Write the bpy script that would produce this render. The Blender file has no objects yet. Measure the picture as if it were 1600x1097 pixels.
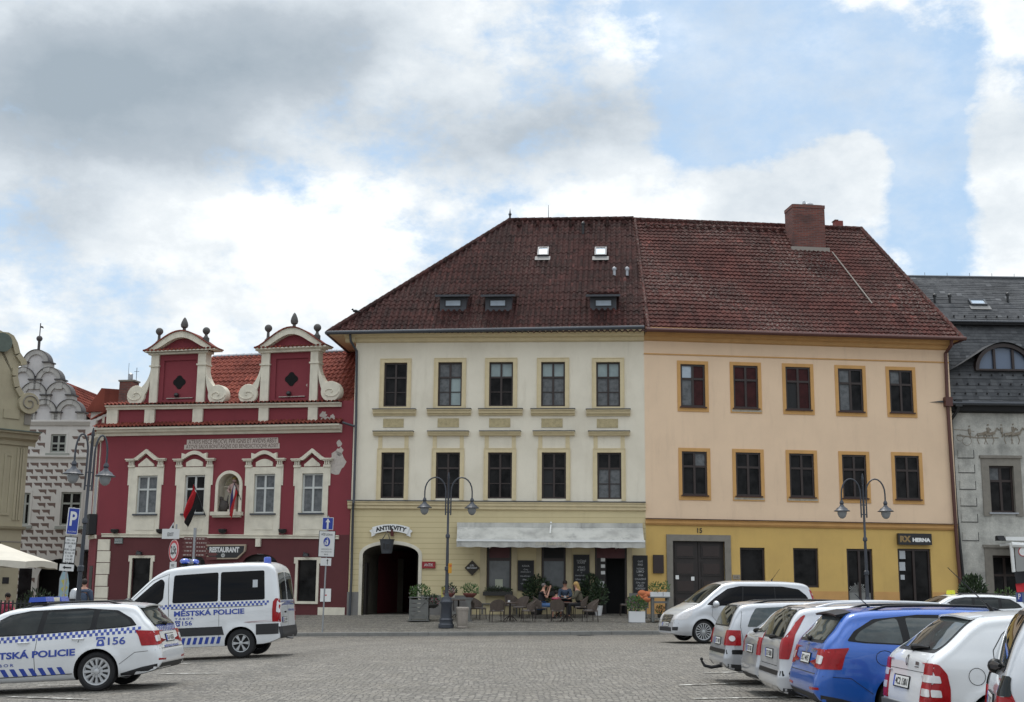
import bpy, bmesh, math, random
from mathutils import Vector, Matrix
from mathutils.bvhtree import BVHTree
import numpy as np
random.seed(7)
R = math.radians
S = bpy.context.scene
col = S.collection
# ------------------------------------------------------------------ camera
FPX, PITCH, ROLL, CAMZ = 1994.0, 10.6, 0.009, 1.6
cd = bpy.data.cameras.new('camera'); cam = bpy.data.objects.new('camera', cd); col.objects.link(cam)
cd.sensor_width = 36; cd.lens = 36*FPX/1600; cd.clip_start = .1; cd.clip_end = 3000
CM = Matrix.Translation((0, 0, CAMZ)) @ Matrix.Rotation(R(90+PITCH), 4, 'X') @ Matrix.Rotation(ROLL, 4, 'Z')
cam.matrix_world = CM
S.camera = cam
S.render.resolution_x = 1024; S.render.resolution_y = 702
def ray(x, y):
    return (CM.to_3x3() @ Vector((x-800, -(y-548.5), -FPX))).normalized()
def atY(x, y, Y):
    d = ray(x, y); t = Y/d.y; return Vector((d.x*t, Y, CAMZ+d.z*t))
def nodes(m):
    m.use_nodes = True; nt = m.node_tree; return nt, nt.nodes, nt.links
# ------------------------------------------------------------------ world
SUN_EL, SUN_AZ = 64, -15     # azimuth from +Y towards +X
W = bpy.data.worlds.new('World'); S.world = W; W.use_nodes = True
nt = W.node_tree; N = nt.nodes; L = nt.links
for n in list(N): N.remove(n)
def nd(N, t, **k):
    n = N.new(t)
    for a, b in k.items(): setattr(n, a, b)
    return n
def mathn(N, L, op, a, b=None, c=None, clamp=False):
    n = N.new('ShaderNodeMath'); n.operation = op; n.use_clamp = clamp
    for i, v in enumerate((a, b, c)):
        if v is None: continue
        if isinstance(v, (int, float)): n.inputs[i].default_value = v
        else: L.new(v, n.inputs[i])
    return n.outputs[0]
def mixc(N, L, f, a, b, bt='MIX'):
    n = N.new('ShaderNodeMix'); n.data_type = 'RGBA'; n.blend_type = bt
    for i, v in ((0, f), (6, a), (7, b)):
        if isinstance(v, (int, float)): n.inputs[i].default_value = v
        elif isinstance(v, tuple): n.inputs[i].default_value = (*v, 1) if len(v) == 3 else v
        else: L.new(v, n.inputs[i])
    return n.outputs[2]
def ramp(N, L, v, a, b, smooth=True):
    n = N.new('ShaderNodeMapRange'); n.interpolation_type = 'SMOOTHSTEP' if smooth else 'LINEAR'
    n.inputs[1].default_value = a; n.inputs[2].default_value = b
    L.new(v, n.inputs[0]); return n.outputs[0]
sky = nd(N, 'ShaderNodeTexSky', sky_type='NISHITA', sun_disc=False)
sky.sun_elevation = R(SUN_EL); sky.sun_rotation = R(SUN_AZ); sky.air_density = 1.2; sky.dust_density = 1.5
tc = nd(N, 'ShaderNodeTexCoord'); sp = nd(N, 'ShaderNodeSeparateXYZ'); L.new(tc.outputs['Generated'], sp.inputs[0])
yc = mathn(N, L, 'MAXIMUM', sp.outputs[1], .08)
PX = mathn(N, L, 'DIVIDE', sp.outputs[0], yc); PZ = mathn(N, L, 'DIVIDE', sp.outputs[2], yc)
def nz(scale, det=8, rough=.6, off=(0, 0, 0), sc=(1, 1, 1.6), dist=0):
    mp = nd(N, 'ShaderNodeMapping'); L.new(tc.outputs['Generated'], mp.inputs[0])
    mp.inputs[1].default_value = off; mp.inputs[3].default_value = sc
    t = nd(N, 'ShaderNodeTexNoise'); t.inputs['Scale'].default_value = scale; t.inputs['Detail'].default_value = det
    t.inputs['Roughness'].default_value = rough; t.inputs['Distortion'].default_value = dist
    L.new(mp.outputs[0], t.inputs['Vector']); return t.outputs[0]
n_big = nz(3.2, 9, .62, (.3, .1, 0)); n_med = nz(10, 10, .62, (2, 1, 5)); n_fine = nz(26, 8, .65, (7, 3, 1))
def blob(cx, cy, rx, ry):       # ellipse in the picture given in pixels, turned into sky directions
    d = ray(cx, cy); ux, uz = d.x/d.y, d.z/d.y
    ax = mathn(N, L, 'DIVIDE', mathn(N, L, 'SUBTRACT', PX, ux), rx/FPX)
    az = mathn(N, L, 'DIVIDE', mathn(N, L, 'SUBTRACT', PZ, uz), ry/FPX)
    q = mathn(N, L, 'ADD', mathn(N, L, 'MULTIPLY', ax, ax), mathn(N, L, 'MULTIPLY', az, az))
    return mathn(N, L, 'EXPONENT', mathn(N, L, 'MULTIPLY', q, -1))
def acc(lst):
    o = None
    for b, w in lst:
        v = mathn(N, L, 'MULTIPLY', b, w)
        o = v if o is None else mathn(N, L, 'ADD', o, v)
    return o
# where blue shows (negative cover) and where cloud stands
cov = acc([(blob(1330, 120, 300, 130), -.62), (blob(1180, 40, 260, 130), -.42), (blob(1480, 330, 90, 130), -.42), (blob(1090, 230, 60, 60), -.35), (blob(1000, 150, 90, 120), .3),
           (blob(1325, 240, 75, 70), .55), (blob(1250, 290, 60, 45), .4), (blob(1440, 300, 50, 120), -.35), (blob(1200, 170, 150, 60), -.5), (blob(1440, 180, 60, 120), -.35), (blob(1570, 270, 65, 170), .75), (blob(1140, 300, 60, 45), .45), (blob(1440, 50, 50, 45), .30), (blob(1330, 20, 55, 50), .30),
           (blob(1590, 20, 60, 60), .5),
           (blob(60, 420, 220, 60), -.10), (blob(430, 560, 200, 50), -.10), (blob(200, 100, 500, 150), .3)])
cov = mathn(N, L, 'ADD', cov, mathn(N, L, 'MULTIPLY', mathn(N, L, 'SUBTRACT', n_big, .47), .7))
cov = mathn(N, L, 'ADD', cov, mathn(N, L, 'MULTIPLY', mathn(N, L, 'SUBTRACT', n_med, .5), 1.25))
cov = mathn(N, L, 'ADD', cov, mathn(N, L, 'MULTIPLY', mathn(N, L, 'SUBTRACT', n_fine, .5), .75))
mask = ramp(N, L, cov, -.30, .12)
wisp = mathn(N, L, 'MULTIPLY', ramp(N, L, mathn(N, L, 'ADD', n_big, mathn(N, L, 'MULTIPLY', mathn(N, L, 'SUBTRACT', n_fine, .5), .5)), .38, .78), .55)
mask = mathn(N, L, 'MAXIMUM', mask, wisp)
dark = acc([(blob(230, 110, 320, 110), .9), (blob(480, 60, 230, 90), .35), (blob(60, 170, 190, 90), .35), (blob(770, 215, 170, 80), .5), (blob(500, 330, 260, 90), -.25), (blob(430, 180, 80, 60), -.15), (blob(620, 120, 60, 60), -.2), (blob(300, 235, 200, 45), .30),
            (blob(960, 170, 130, 80), .25), (blob(60, 350, 120, 60), .22), (blob(200, 470, 220, 50), .12), (blob(1010, 60, 90, 60), -.3), (blob(760, 60, 120, 60), -.15)])
dark = mathn(N, L, 'ADD', dark, mathn(N, L, 'MULTIPLY', mathn(N, L, 'SUBTRACT', n_med, .5), -1.15))
dark = mathn(N, L, 'ADD', dark, mathn(N, L, 'MULTIPLY', mathn(N, L, 'SUBTRACT', n_big, .52), 1.0))
darkm = ramp(N, L, dark, -.16, 1.0, False)
cr = nd(N, 'ShaderNodeValToRGB'); L.new(darkm, cr.inputs[0])
e = cr.color_ramp.elements
e[0].position = 0; e[0].color = (.72, .745, .76, 1); e[1].position = 1; e[1].color = (.265, .315, .362, 1)
q = cr.color_ramp.elements.new(.12); q.color = (.60, .635, .66, 1)
q = cr.color_ramp.elements.new(.3); q.color = (.50, .545, .585, 1)
q = cr.color_ramp.elements.new(.6); q.color = (.35, .395, .44, 1)
hz = ramp(N, L, PZ, .02, .34)
blue = mixc(N, L, hz, (.48, .57, .66), (.31, .45, .62))
skyb = mixc(N, L, 1.0, sky.outputs[0], (.1, .1, .1), 'MULTIPLY')
blue = mixc(N, L, .75, skyb, blue)
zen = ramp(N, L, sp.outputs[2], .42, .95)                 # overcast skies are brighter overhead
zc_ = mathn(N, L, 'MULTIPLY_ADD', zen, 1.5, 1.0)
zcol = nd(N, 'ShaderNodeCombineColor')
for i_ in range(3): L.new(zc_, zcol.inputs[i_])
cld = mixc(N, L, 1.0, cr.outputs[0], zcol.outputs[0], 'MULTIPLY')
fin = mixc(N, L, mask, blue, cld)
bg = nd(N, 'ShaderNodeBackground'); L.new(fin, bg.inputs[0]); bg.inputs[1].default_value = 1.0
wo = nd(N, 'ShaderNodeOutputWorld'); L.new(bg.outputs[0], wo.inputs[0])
# ------------------------------------------------------------------ sun (thin cloud in front of it)
sd = bpy.data.lights.new('sun', 'SUN'); sd.energy = 1.3; sd.angle = R(14); sd.color = (1, .95, .88)
so = bpy.data.objects.new('sun', sd); col.objects.link(so)
sv = Vector((math.sin(R(SUN_AZ))*math.cos(R(SUN_EL)), math.cos(R(SUN_AZ))*math.cos(R(SUN_EL)), math.sin(R(SUN_EL))))
so.rotation_euler = sv.to_track_quat('Z', 'Y').to_euler(); so.location = (0, 0, 60)
S.view_settings.view_transform = 'Standard'; S.view_settings.look = 'None'; S.view_settings.gamma = 1
S.view_settings.exposure = 0.55
# ------------------------------------------------------------------ materials
MATS = {}; TM = {}
def mat(name, c, rough=.7, metal=0, var=0, vs=1.5, bump=0, bs=40, coat=0, spec=.5, streak=0, fine=0, c2=None, alpha=None):
    if name in MATS: return MATS[name]
    m = bpy.data.materials.new(name); nt, N, L = nodes(m); b = N['Principled BSDF']; MATS[name] = m
    b.inputs['Roughness'].default_value = rough; b.inputs['Metallic'].default_value = metal
    b.inputs['Base Color'].default_value = (*c, 1); b.inputs['Specular IOR Level'].default_value = spec
    b.inputs['Coat Weight'].default_value = coat; b.inputs['Coat Roughness'].default_value = .04
    m.diffuse_color = (*c, 1)
    if var or bump or streak or fine:
        tc = N.new('ShaderNodeTexCoord'); src = tc.outputs['Object']
        cur = None
        def noise(sc, det, scale=(1, 1, 1), ro=.6):
            mp = N.new('ShaderNodeMapping'); mp.inputs[3].default_value = scale; L.new(src, mp.inputs[0])
            t = N.new('ShaderNodeTexNoise'); t.inputs['Scale'].default_value = sc; t.inputs['Detail'].default_value = det
            t.inputs['Roughness'].default_value = ro; L.new(mp.outputs[0], t.inputs['Vector']); return t.outputs[0]
        cc = c
        dk = c2 or tuple(v*.45 for v in c)
        if var:
            f = ramp(N, L, noise(vs, 6), .35, .75); f = mathn(N, L, 'MULTIPLY', f, var)
            cc = mixc(N, L, f, cc, dk)
        if streak:
            f = ramp(N, L, noise(2.2, 7, (1, 1, .16), .7), .5, .8); f = mathn(N, L, 'MULTIPLY', f, streak)
            cc = mixc(N, L, f, cc, dk)
        if fine:
            f = ramp(N, L, noise(vs*14, 4), .3, .8); f = mathn(N, L, 'MULTIPLY', f, fine)
            cc = mixc(N, L, f, cc, tuple(v*.5 for v in c))
        if not isinstance(cc, tuple): L.new(cc, b.inputs['Base Color'])
        if bump:
            bn = N.new('ShaderNodeBump'); bn.inputs['Strength'].default_value = bump; bn.inputs['Distance'].default_value = .02
            L.new(noise(bs, 5), bn.inputs['Height']); L.new(bn.outputs[0], b.inputs['Normal'])
    return m
cream = mat('cream_plaster', (.73, .67, .55), .9, var=.34, vs=.5, bump=.3, bs=22, streak=.42, c2=(.44, .385, .29))
yel = mat('pale_yellow_plaster', (.60, .505, .30), .9, var=.2, vs=.5, bump=.25, streak=.16, c2=(.28, .22, .12))
yel2 = mat('yellow_trim', (.62, .515, .32), .85, var=.2, vs=3, streak=.2)
peach = mat('peach_plaster', (.76, .56, .385), .9, var=.22, vs=.45, bump=.3, streak=.36, c2=(.46, .33, .23))
ochre = mat('ochre_plaster', (.61, .405, .13), .9, var=.3, vs=.6, bump=.3, streak=.36, c2=(.36, .235, .09))
orange = mat('orange_trim', (.56, .31, .11), .85, var=.2, vs=2, streak=.2)
redp = mat('crimson_plaster', (.20, .032, .042), .9, var=.22, vs=.6, bump=.25, streak=.2, c2=(.10, .02, .026))
redd = mat('maroon_plaster', (.10, .025, .027), .9, var=.2, vs=.8, bump=.25, streak=.2)
white = mat('ivory_stucco', (.66, .61, .50), .85, var=.28, vs=2.2, bump=.3, streak=.4, c2=(.27, .25, .20))
greyp = mat('weathered_grey_plaster', (.54, .525, .475), .95, var=.75, vs=1.1, bump=.6, bs=14, streak=.6, fine=.45, c2=(.13, .13, .12))
plinth = mat('grey_plinth', (.20, .19, .18), .9, var=.3, vs=2, bump=.3)
stone = mat('grey_stone', (.22, .20, .17), .9, var=.35, vs=3, bump=.4)
beige = mat('beige_plaster', (.36, .32, .22), .9, var=.4, vs=.7, bump=.3, streak=.4, c2=(.22, .19, .13))
wood = mat('dark_brown_wood', (.028, .016, .013), .45, var=.3, vs=5)
woodb = mat('door_wood', (.022, .016, .014), .6, var=.4, vs=6, bump=.2)
black = mat('black_paint', (.012, .012, .013), .4)
blackm = mat('black_matt', (.015, .015, .016), .8)
metal = mat('dark_grey_metal', (.06, .065, .075), .45, metal=.3, var=.2, vs=8)
brownm = mat('brown_gutter', (.045, .018, .014), .4, metal=.2)
brownl = mat('reddish_gutter', (.09, .035, .028), .5, metal=.2)
zinc = mat('zinc', (.35, .36, .38), .4, metal=.6)
winwhite = mat('white_window_paint', (.48, .49, .47), .5)
whitep = mat('white_paint', (.72, .72, .70), .5)
slate_leadless = None
def glass_mat(name, c, rough=.12, spec=.09, vs=3, var=.6, c2=(.01, .01, .01), curtain=None):
    m = mat(name, c, rough, spec=spec, var=var, vs=vs, c2=c2)
    return m
gl_dark = glass_mat('dark_window_glass', (.020, .019, .019), c2=(.002, .002, .002), vs=1.7, var=1)
gl_grey = glass_mat('curtained_window_glass', (.15, .155, .16), c2=(.045, .05, .052), vs=6)
gl_light = glass_mat('pale_blind_glass', (.30, .36, .36), c2=(.2, .24, .25), vs=2)
gl_red = glass_mat('painted_roof_reflection_glass', (.055, .016, .016), c2=(.012, .006, .006), vs=2.5)  # dark red roof reflection is painted into the pane colour
gl_sky = glass_mat('painted_sky_reflection_glass', (.42, .48, .54), c2=(.3, .35, .4), vs=3)  # pale base colour stands in for reflected sky
# cobbles
def cobble(name, base, size, mortar=.35):
    m = bpy.data.materials.new(name); nt, N, L = nodes(m); b = N['Principled BSDF']
    tc = N.new('ShaderNodeTexCoord'); mp = N.new('ShaderNodeMapping'); L.new(tc.outputs['Object'], mp.inputs[0])
    nzw = N.new('ShaderNodeTexNoise'); nzw.inputs['Scale'].default_value = .35; L.new(tc.outputs['Object'], nzw.inputs['Vector'])
    ad = N.new('ShaderNodeVectorMath'); ad.operation = 'MULTIPLY_ADD'; L.new(nzw.outputs['Color'], ad.inputs[0])
    ad.inputs[1].default_value = (.5, .5, 0); L.new(mp.outputs[0], ad.inputs[2])
    v = N.new('ShaderNodeTexVoronoi'); v.inputs['Scale'].default_value = 1/size; v.inputs['Randomness'].default_value = .55; L.new(ad.outputs[0], v.inputs['Vector'])
    ve = N.new('ShaderNodeTexVoronoi'); ve.feature = 'DISTANCE_TO_EDGE'; ve.inputs['Scale'].default_value = 1/size; ve.inputs['Randomness'].default_value = .55; L.new(ad.outputs[0], ve.inputs['Vector'])
    s = N.new('ShaderNodeSeparateColor'); L.new(v.outputs['Color'], s.inputs[0])
    c1 = mixc(N, L, s.outputs[0], tuple(x*.55 for x in base), tuple(x*1.5 for x in base))
    n2 = N.new('ShaderNodeTexNoise'); n2.inputs['Scale'].default_value = .45; n2.inputs['Detail'].default_value = 8; n2.inputs['Roughness'].default_value = .7; L.new(tc.outputs['Object'], n2.inputs['Vector'])
    c1 = mixc(N, L, mathn(N, L, 'MULTIPLY', ramp(N, L, n2.outputs[0], .35, .7), .55), c1, (base[0]*.62, base[1]*.60, base[2]*.56))
    n3 = N.new('ShaderNodeTexNoise'); n3.inputs['Scale'].default_value = 2.3; n3.inputs['Detail'].default_value = 6; L.new(tc.outputs['Object'], n3.inputs['Vector'])
    c1 = mixc(N, L, mathn(N, L, 'MULTIPLY', ramp(N, L, n3.outputs[0], .45, .75), .35), c1, (base[0]*1.35, base[1]*1.3, base[2]*1.15))
    mp5 = N.new('ShaderNodeMapping'); mp5.inputs[3].default_value = (1.1, 3.4, 1); mp5.inputs[2].default_value = (0, 0, .12); L.new(tc.outputs['Object'], mp5.inputs[0])
    n5 = N.new('ShaderNodeTexNoise'); n5.inputs['Scale'].default_value = 1.7; n5.inputs['Detail'].default_value = 9; n5.inputs['Roughness'].default_value = .78; L.new(mp5.outputs[0], n5.inputs['Vector'])
    c1 = mixc(N, L, mathn(N, L, 'MULTIPLY', ramp(N, L, n5.outputs[0], .54, .66), .6), c1, tuple(x*.35 for x in base))
    ed = ramp(N, L, ve.outputs['Distance'], .0, .11)
    c1 = mixc(N, L, ed, tuple(x*mortar for x in base), c1)
    L.new(c1, b.inputs['Base Color']); b.inputs['Roughness'].default_value = .75
    bn = N.new('ShaderNodeBump'); bn.inputs['Strength'].default_value = .8; bn.inputs['Distance'].default_value = .02; L.new(ed, bn.inputs['Height']); L.new(bn.outputs[0], b.inputs['Normal'])
    return m
cob = cobble('granite_setts', (.160, .147, .127), .10)
pave = cobble('small_mosaic_paving', (.215, .195, .165), .07, .5)
# tiled roofs: colour varies per tile, relief is real
def tile_mat(name, a, b_, lich, amt, tw=.28, th=.34, vs=.25):
    m = bpy.data.materials.new(name); nt, N, L = nodes(m); b = N['Principled BSDF']
    tc = N.new('ShaderNodeTexCoord'); w = N.new('ShaderNodeTexWhiteNoise'); w.noise_dimensions = '3D'
    sn = N.new('ShaderNodeVectorMath'); sn.operation = 'SNAP'; sn.inputs[1].default_value = (tw, th, 100); L.new(tc.outputs['Object'], sn.inputs[0]); L.new(sn.outputs[0], w.inputs['Vector'])
    c = mixc(N, L, w.outputs['Value'], a, b_); c = mixc(N, L, mathn(N, L, 'GREATER_THAN', w.outputs['Value'], .985), c, tuple(x*1.55 for x in b_))
    n = N.new('ShaderNodeTexNoise'); n.inputs['Scale'].default_value = vs; n.inputs['Detail'].default_value = 5; L.new(tc.outputs['Object'], n.inputs['Vector'])
    n2 = N.new('ShaderNodeTexNoise'); n2.inputs['Scale'].default_value = 9; n2.inputs['Detail'].default_value = 4; n2.inputs['Roughness'].default_value = .75; L.new(tc.outputs['Object'], n2.inputs['Vector'])
    f = mathn(N, L, 'MULTIPLY', ramp(N, L, n.outputs[0], .35, .65), ramp(N, L, n2.outputs[0], .47, .66)); f = mathn(N, L, 'MULTIPLY', f, amt)
    c = mixc(N, L, f, c, lich)
    n4 = N.new('ShaderNodeTexNoise'); n4.inputs['Scale'].default_value = .5; n4.inputs['Detail'].default_value = 6; L.new(tc.outputs['Object'], n4.inputs['Vector'])
    c = mixc(N, L, mathn(N, L, 'MULTIPLY', ramp(N, L, n4.outputs[0], .4, .7), .5), c, tuple(x*.45 for x in a))
    L.new(c, b.inputs['Base Color']); b.inputs['Roughness'].default_value = .85; b.inputs['Specular IOR Level'].default_value = .12
    return m
t_cream = tile_mat('dark_brown_tiles', (.024, .011, .010), (.062, .023, .020), (.13, .095, .085), .6)
t_orange = tile_mat('weathered_red_tiles', (.045, .016, .014), (.098, .034, .028), (.21, .18, .16), .95)
t_red = tile_mat('bright_red_tiles', (.15, .040, .030), (.25, .070, .048), (.12, .05, .04), .5)
t_slate = tile_mat('grey_slate', (.055, .057, .061), (.095, .097, .101), (.18, .18, .18), .4, .25, .2)
def brick_mat():
    m = bpy.data.materials.new('red_brick'); nt, N, L = nodes(m); b = N['Principled BSDF']
    tc = N.new('ShaderNodeTexCoord'); sp = N.new('ShaderNodeSeparateXYZ'); L.new(tc.outputs['Object'], sp.inputs[0])
    cb = N.new('ShaderNodeCombineXYZ'); L.new(mathn(N, L, 'ADD', sp.outputs[0], sp.outputs[1]), cb.inputs[0]); L.new(sp.outputs[2], cb.inputs[1])
    t = N.new('ShaderNodeTexBrick'); L.new(cb.outputs[0], t.inputs['Vector']); t.inputs['Scale'].default_value = 1
    t.inputs['Brick Width'].default_value = .29; t.inputs['Row Height'].default_value = .085; t.inputs['Mortar Size'].default_value = .012
    t.inputs['Color1'].default_value = (.20, .060, .042, 1); t.inputs['Color2'].default_value = (.11, .036, .03, 1); t.inputs['Mortar'].default_value = (.13, .10, .09, 1)
    n = N.new('ShaderNodeTexNoise'); n.inputs['Scale'].default_value = 1.2; n.inputs['Detail'].default_value = 6; L.new(tc.outputs['Object'], n.inputs['Vector'])
    L.new(mixc(N, L, mathn(N, L, 'MULTIPLY', ramp(N, L, n.outputs[0], .42, .7), .6), t.outputs[0], (.05, .03, .028)), b.inputs['Base Color'])
    b.inputs['Roughness'].default_value = .9; return m
brick = brick_mat()
# ------------------------------------------------------------------ object helpers
def tag(o, label=None, cat=None, group=None, kind=None):
    if label: o['label'] = label
    if cat: o['category'] = cat
    if group: o['group'] = group
    if kind: o['kind'] = kind
    return o
def empty(name, loc=(0, 0, 0), rz=0, label=None, cat=None, group=None):
    o = bpy.data.objects.new(name, None); col.objects.link(o); o.location = loc; o.rotation_euler = (0, 0, rz)
    o.empty_display_size = .3
    return tag(o, label, cat, group)
def copy_tree(o, parent=None):
    c = o.copy(); col.objects.link(c)
    if parent is not None: c.parent = parent
    for ch in [x for x in o.children]: copy_tree(ch, c)
    return c
class MB:
    def __init__(s): s.v = []; s.f = []; s.m = []; s.mats = []; s.sm = []
    def mi(s, m):
        if m not in s.mats: s.mats.append(m)
        return s.mats.index(m)
    def add(s, vs, fs, m, smooth=False):
        o = len(s.v); s.v += [tuple(v) for v in vs]; k = s.mi(m)
        for f in fs: s.f.append([i+o for i in f]); s.m.append(k); s.sm.append(smooth)
    def box(s, x0, x1, y0, y1, z0, z1, m):
        vs = [(x, y, z) for x in (x0, x1) for y in (y0, y1) for z in (z0, z1)]
        s.add(vs, [(0, 1, 3, 2), (4, 6, 7, 5), (0, 4, 5, 1), (2, 3, 7, 6), (0, 2, 6, 4), (1, 5, 7, 3)], m); return s
    def quad(s, pts, m): s.add(pts, [tuple(range(len(pts)))], m); return s
    def prism(s, poly, y0, y1, m, ax='y'):      # poly in (x,z) extruded along y ; ax 'x': (y,z) along x ; 'z': (x,y) along z
        n = len(poly)
        P = {'y': lambda a, b, t: (a, t, b), 'x': lambda a, b, t: (t, a, b), 'z': lambda a, b, t: (a, b, t)}[ax]
        vs = [P(a, b, y0) for a, b in poly]+[P(a, b, y1) for a, b in poly]
        fs = [tuple(range(n)), tuple(range(2*n-1, n-1, -1))]+[(i, i+n, (i+1) % n+n, (i+1) % n) for i in range(n)]
        s.add(vs, fs, m); return s
    def tube(s, pts, r, m, n=8, cap=True):
        pts = [Vector(p) for p in pts]; rs = r if isinstance(r, (list, tuple)) else [r]*len(pts)
        vs = []; up = None
        for i, p in enumerate(pts):
            d = (pts[min(i+1, len(pts)-1)]-pts[max(i-1, 0)]).normalized()
            if up is None: up = d.orthogonal().normalized()
            else:
                up = up-d*up.dot(d); up = up.normalized() if up.length > 1e-6 else d.orthogonal().normalized()
            w = d.cross(up)
            for k in range(n):
                a = 2*math.pi*k/n; vs.append(p+(up*math.cos(a)+w*math.sin(a))*rs[i])
        fs = [(i*n+k, i*n+(k+1) % n, (i+1)*n+(k+1) % n, (i+1)*n+k) for i in range(len(pts)-1) for k in range(n)]
        if cap: fs += [tuple(range(n-1, -1, -1)), tuple((len(pts)-1)*n+k for k in range(n))]
        s.add(vs, fs, m, True); return s
    def lathe(s, prof, m, c=(0, 0, 0), n=20, ax='z', cap=True):
        vs = []
        for r_, h in prof:
            for k in range(n):
                a = 2*math.pi*k/n; x, y = r_*math.cos(a), r_*math.sin(a)
                p = (x, y, h) if ax == 'z' else ((x, h, y) if ax == 'y' else (h, x, y))
                vs.append((p[0]+c[0], p[1]+c[1], p[2]+c[2]))
        np_ = len(prof)
        fs = [(i*n+k, i*n+(k+1) % n, (i+1)*n+(k+1) % n, (i+1)*n+k) for i in range(np_-1) for k in range(n)]
        if cap: fs += [tuple(range(n-1, -1, -1)), tuple((np_-1)*n+k for k in range(n))]
        s.add(vs, fs, m, True); return s
    def ball(s, c, r, m, n=12, sc=(1, 1, 1)):
        prof = [(max(1e-4, math.sin(math.pi*i/n))*r, -math.cos(math.pi*i/n)*r) for i in range(n+1)]
        o = len(s.v); s.lathe(prof, m, n=n+4)
        for i in range(o, len(s.v)):
            v = s.v[i]; s.v[i] = (v[0]*sc[0]+c[0], v[1]*sc[1]+c[1], v[2]*sc[2]+c[2])
        return s
    def build(s, name, parent=None, loc=None, sharp=35, fix=True):
        me = bpy.data.meshes.new(name); me.from_pydata(s.v, [], s.f)
        for m in s.mats: me.materials.append(m)
        me.polygons.foreach_set('material_index', s.m); me.polygons.foreach_set('use_smooth', s.sm)
        if fix:
            bm = bmesh.new(); bm.from_mesh(me); bmesh.ops.recalc_face_normals(bm, faces=bm.faces); bm.to_mesh(me); bm.free()
        if any(s.sm): me.set_sharp_from_angle(angle=R(sharp))
        me.update()
        o = bpy.data.objects.new(name, me); col.objects.link(o)
        if parent is not None:
            o.parent = parent
            if parent.name in TM: o.matrix_parent_inverse = TM[parent.name].inverted()
        if loc is not None: o.location = loc
        return o
def split_build(mb, name, parent=None, loc=None):
    """one object per connected piece"""
    n = len(mb.v); par = list(range(n))
    def fd(i):
        while par[i] != i: par[i] = par[par[i]]; i = par[i]
        return i
    for f in mb.f:
        for i in f[1:]: par[fd(i)] = fd(f[0])
    groups = {}
    for k, f in enumerate(mb.f): groups.setdefault(fd(f[0]), []).append(k)
    out = []
    for g in groups.values():
        b = MB(); mp = {}
        for k in g:
            for i in mb.f[k]:
                if i not in mp: mp[i] = len(b.v); b.v.append(mb.v[i])
            b.f.append([mp[i] for i in mb.f[k]]); b.m.append(b.mi(mb.mats[mb.m[k]])); b.sm.append(mb.sm[k])
        out.append(b.build(name, parent, loc))
    return out
def text_polys(txt, size=1.0, bold=0.0, align='CENTER', space=1.0, ext=False):
    cu = bpy.data.curves.new('t', 'FONT'); cu.body = txt; cu.size = size; cu.align_x = align; cu.align_y = 'CENTER'
    cu.offset = bold; cu.space_character = space; cu.resolution_u = 3
    o = bpy.data.objects.new('t', cu); col.objects.link(o)
    dg = bpy.context.evaluated_depsgraph_get(); me = bpy.data.meshes.new_from_object(o.evaluated_get(dg))
    vs = [(v.co.x, v.co.y) for v in me.vertices]; fs = [tuple(p.vertices) for p in me.polygons]
    bpy.data.objects.remove(o); bpy.data.curves.remove(cu); bpy.data.meshes.remove(me)
    return vs, fs
def text(name, txt, m, parent, loc, w=None, h=None, bold=0, y=0, arc=None, space=1.0, rz=0):
    """flat lettering facing local -y ; w,h fit the block"""
    vs, fs = text_polys(txt, 1, bold, space=space)
    xs = [v[0] for v in vs]; zs = [v[1] for v in vs]
    cx, cz = (max(xs)+min(xs))/2, (max(zs)+min(zs))/2
    sx = w/(max(xs)-min(xs)) if w else None; sz = h/(max(zs)-min(zs)) if h else None
    sx = sx or sz; sz = sz or sx
    out = []
    for x, z in vs:
        x = (x-cx)*sx; z = (z-cz)*sz
        if arc: a = x/arc; x, z = (arc+z)*math.sin(a), (arc+z)*math.cos(a)-arc
        out.append((loc[0]+x*math.cos(rz), loc[1]+y+x*math.sin(rz), loc[2]+z))
    b = MB(); b.add(out, fs, m); return b.build(name, parent, fix=False)
class Fac:
    """vertical plane; local x along it, local y into the building"""
    def __init__(s, ox, oy, deg): s.o = Vector((ox, oy, 0)); s.a = R(deg); s.U = Vector((math.cos(s.a), math.sin(s.a), 0)); s.Nn = Vector((-math.sin(s.a), math.cos(s.a), 0))
    def px(s, x, y, off=0):
        d = ray(x, y); o = s.o+s.Nn*off; c = Vector((0, 0, CAMZ))
        t = (o-c).dot(s.Nn)/d.dot(s.Nn); p = c+d*t
        return ((p-s.o).dot(s.U), p.z)
    def rect(s, x0, x1, y0, y1, off=0):
        xm, ym = (x0+x1)/2, (y0+y1)/2
        u0 = s.px(x0, ym, off)[0]; u1 = s.px(x1, ym, off)[0]; z1 = s.px(xm, y0, off)[1]; z0 = s.px(xm, y1, off)[1]
        return u0, u1, z0, z1
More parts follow.
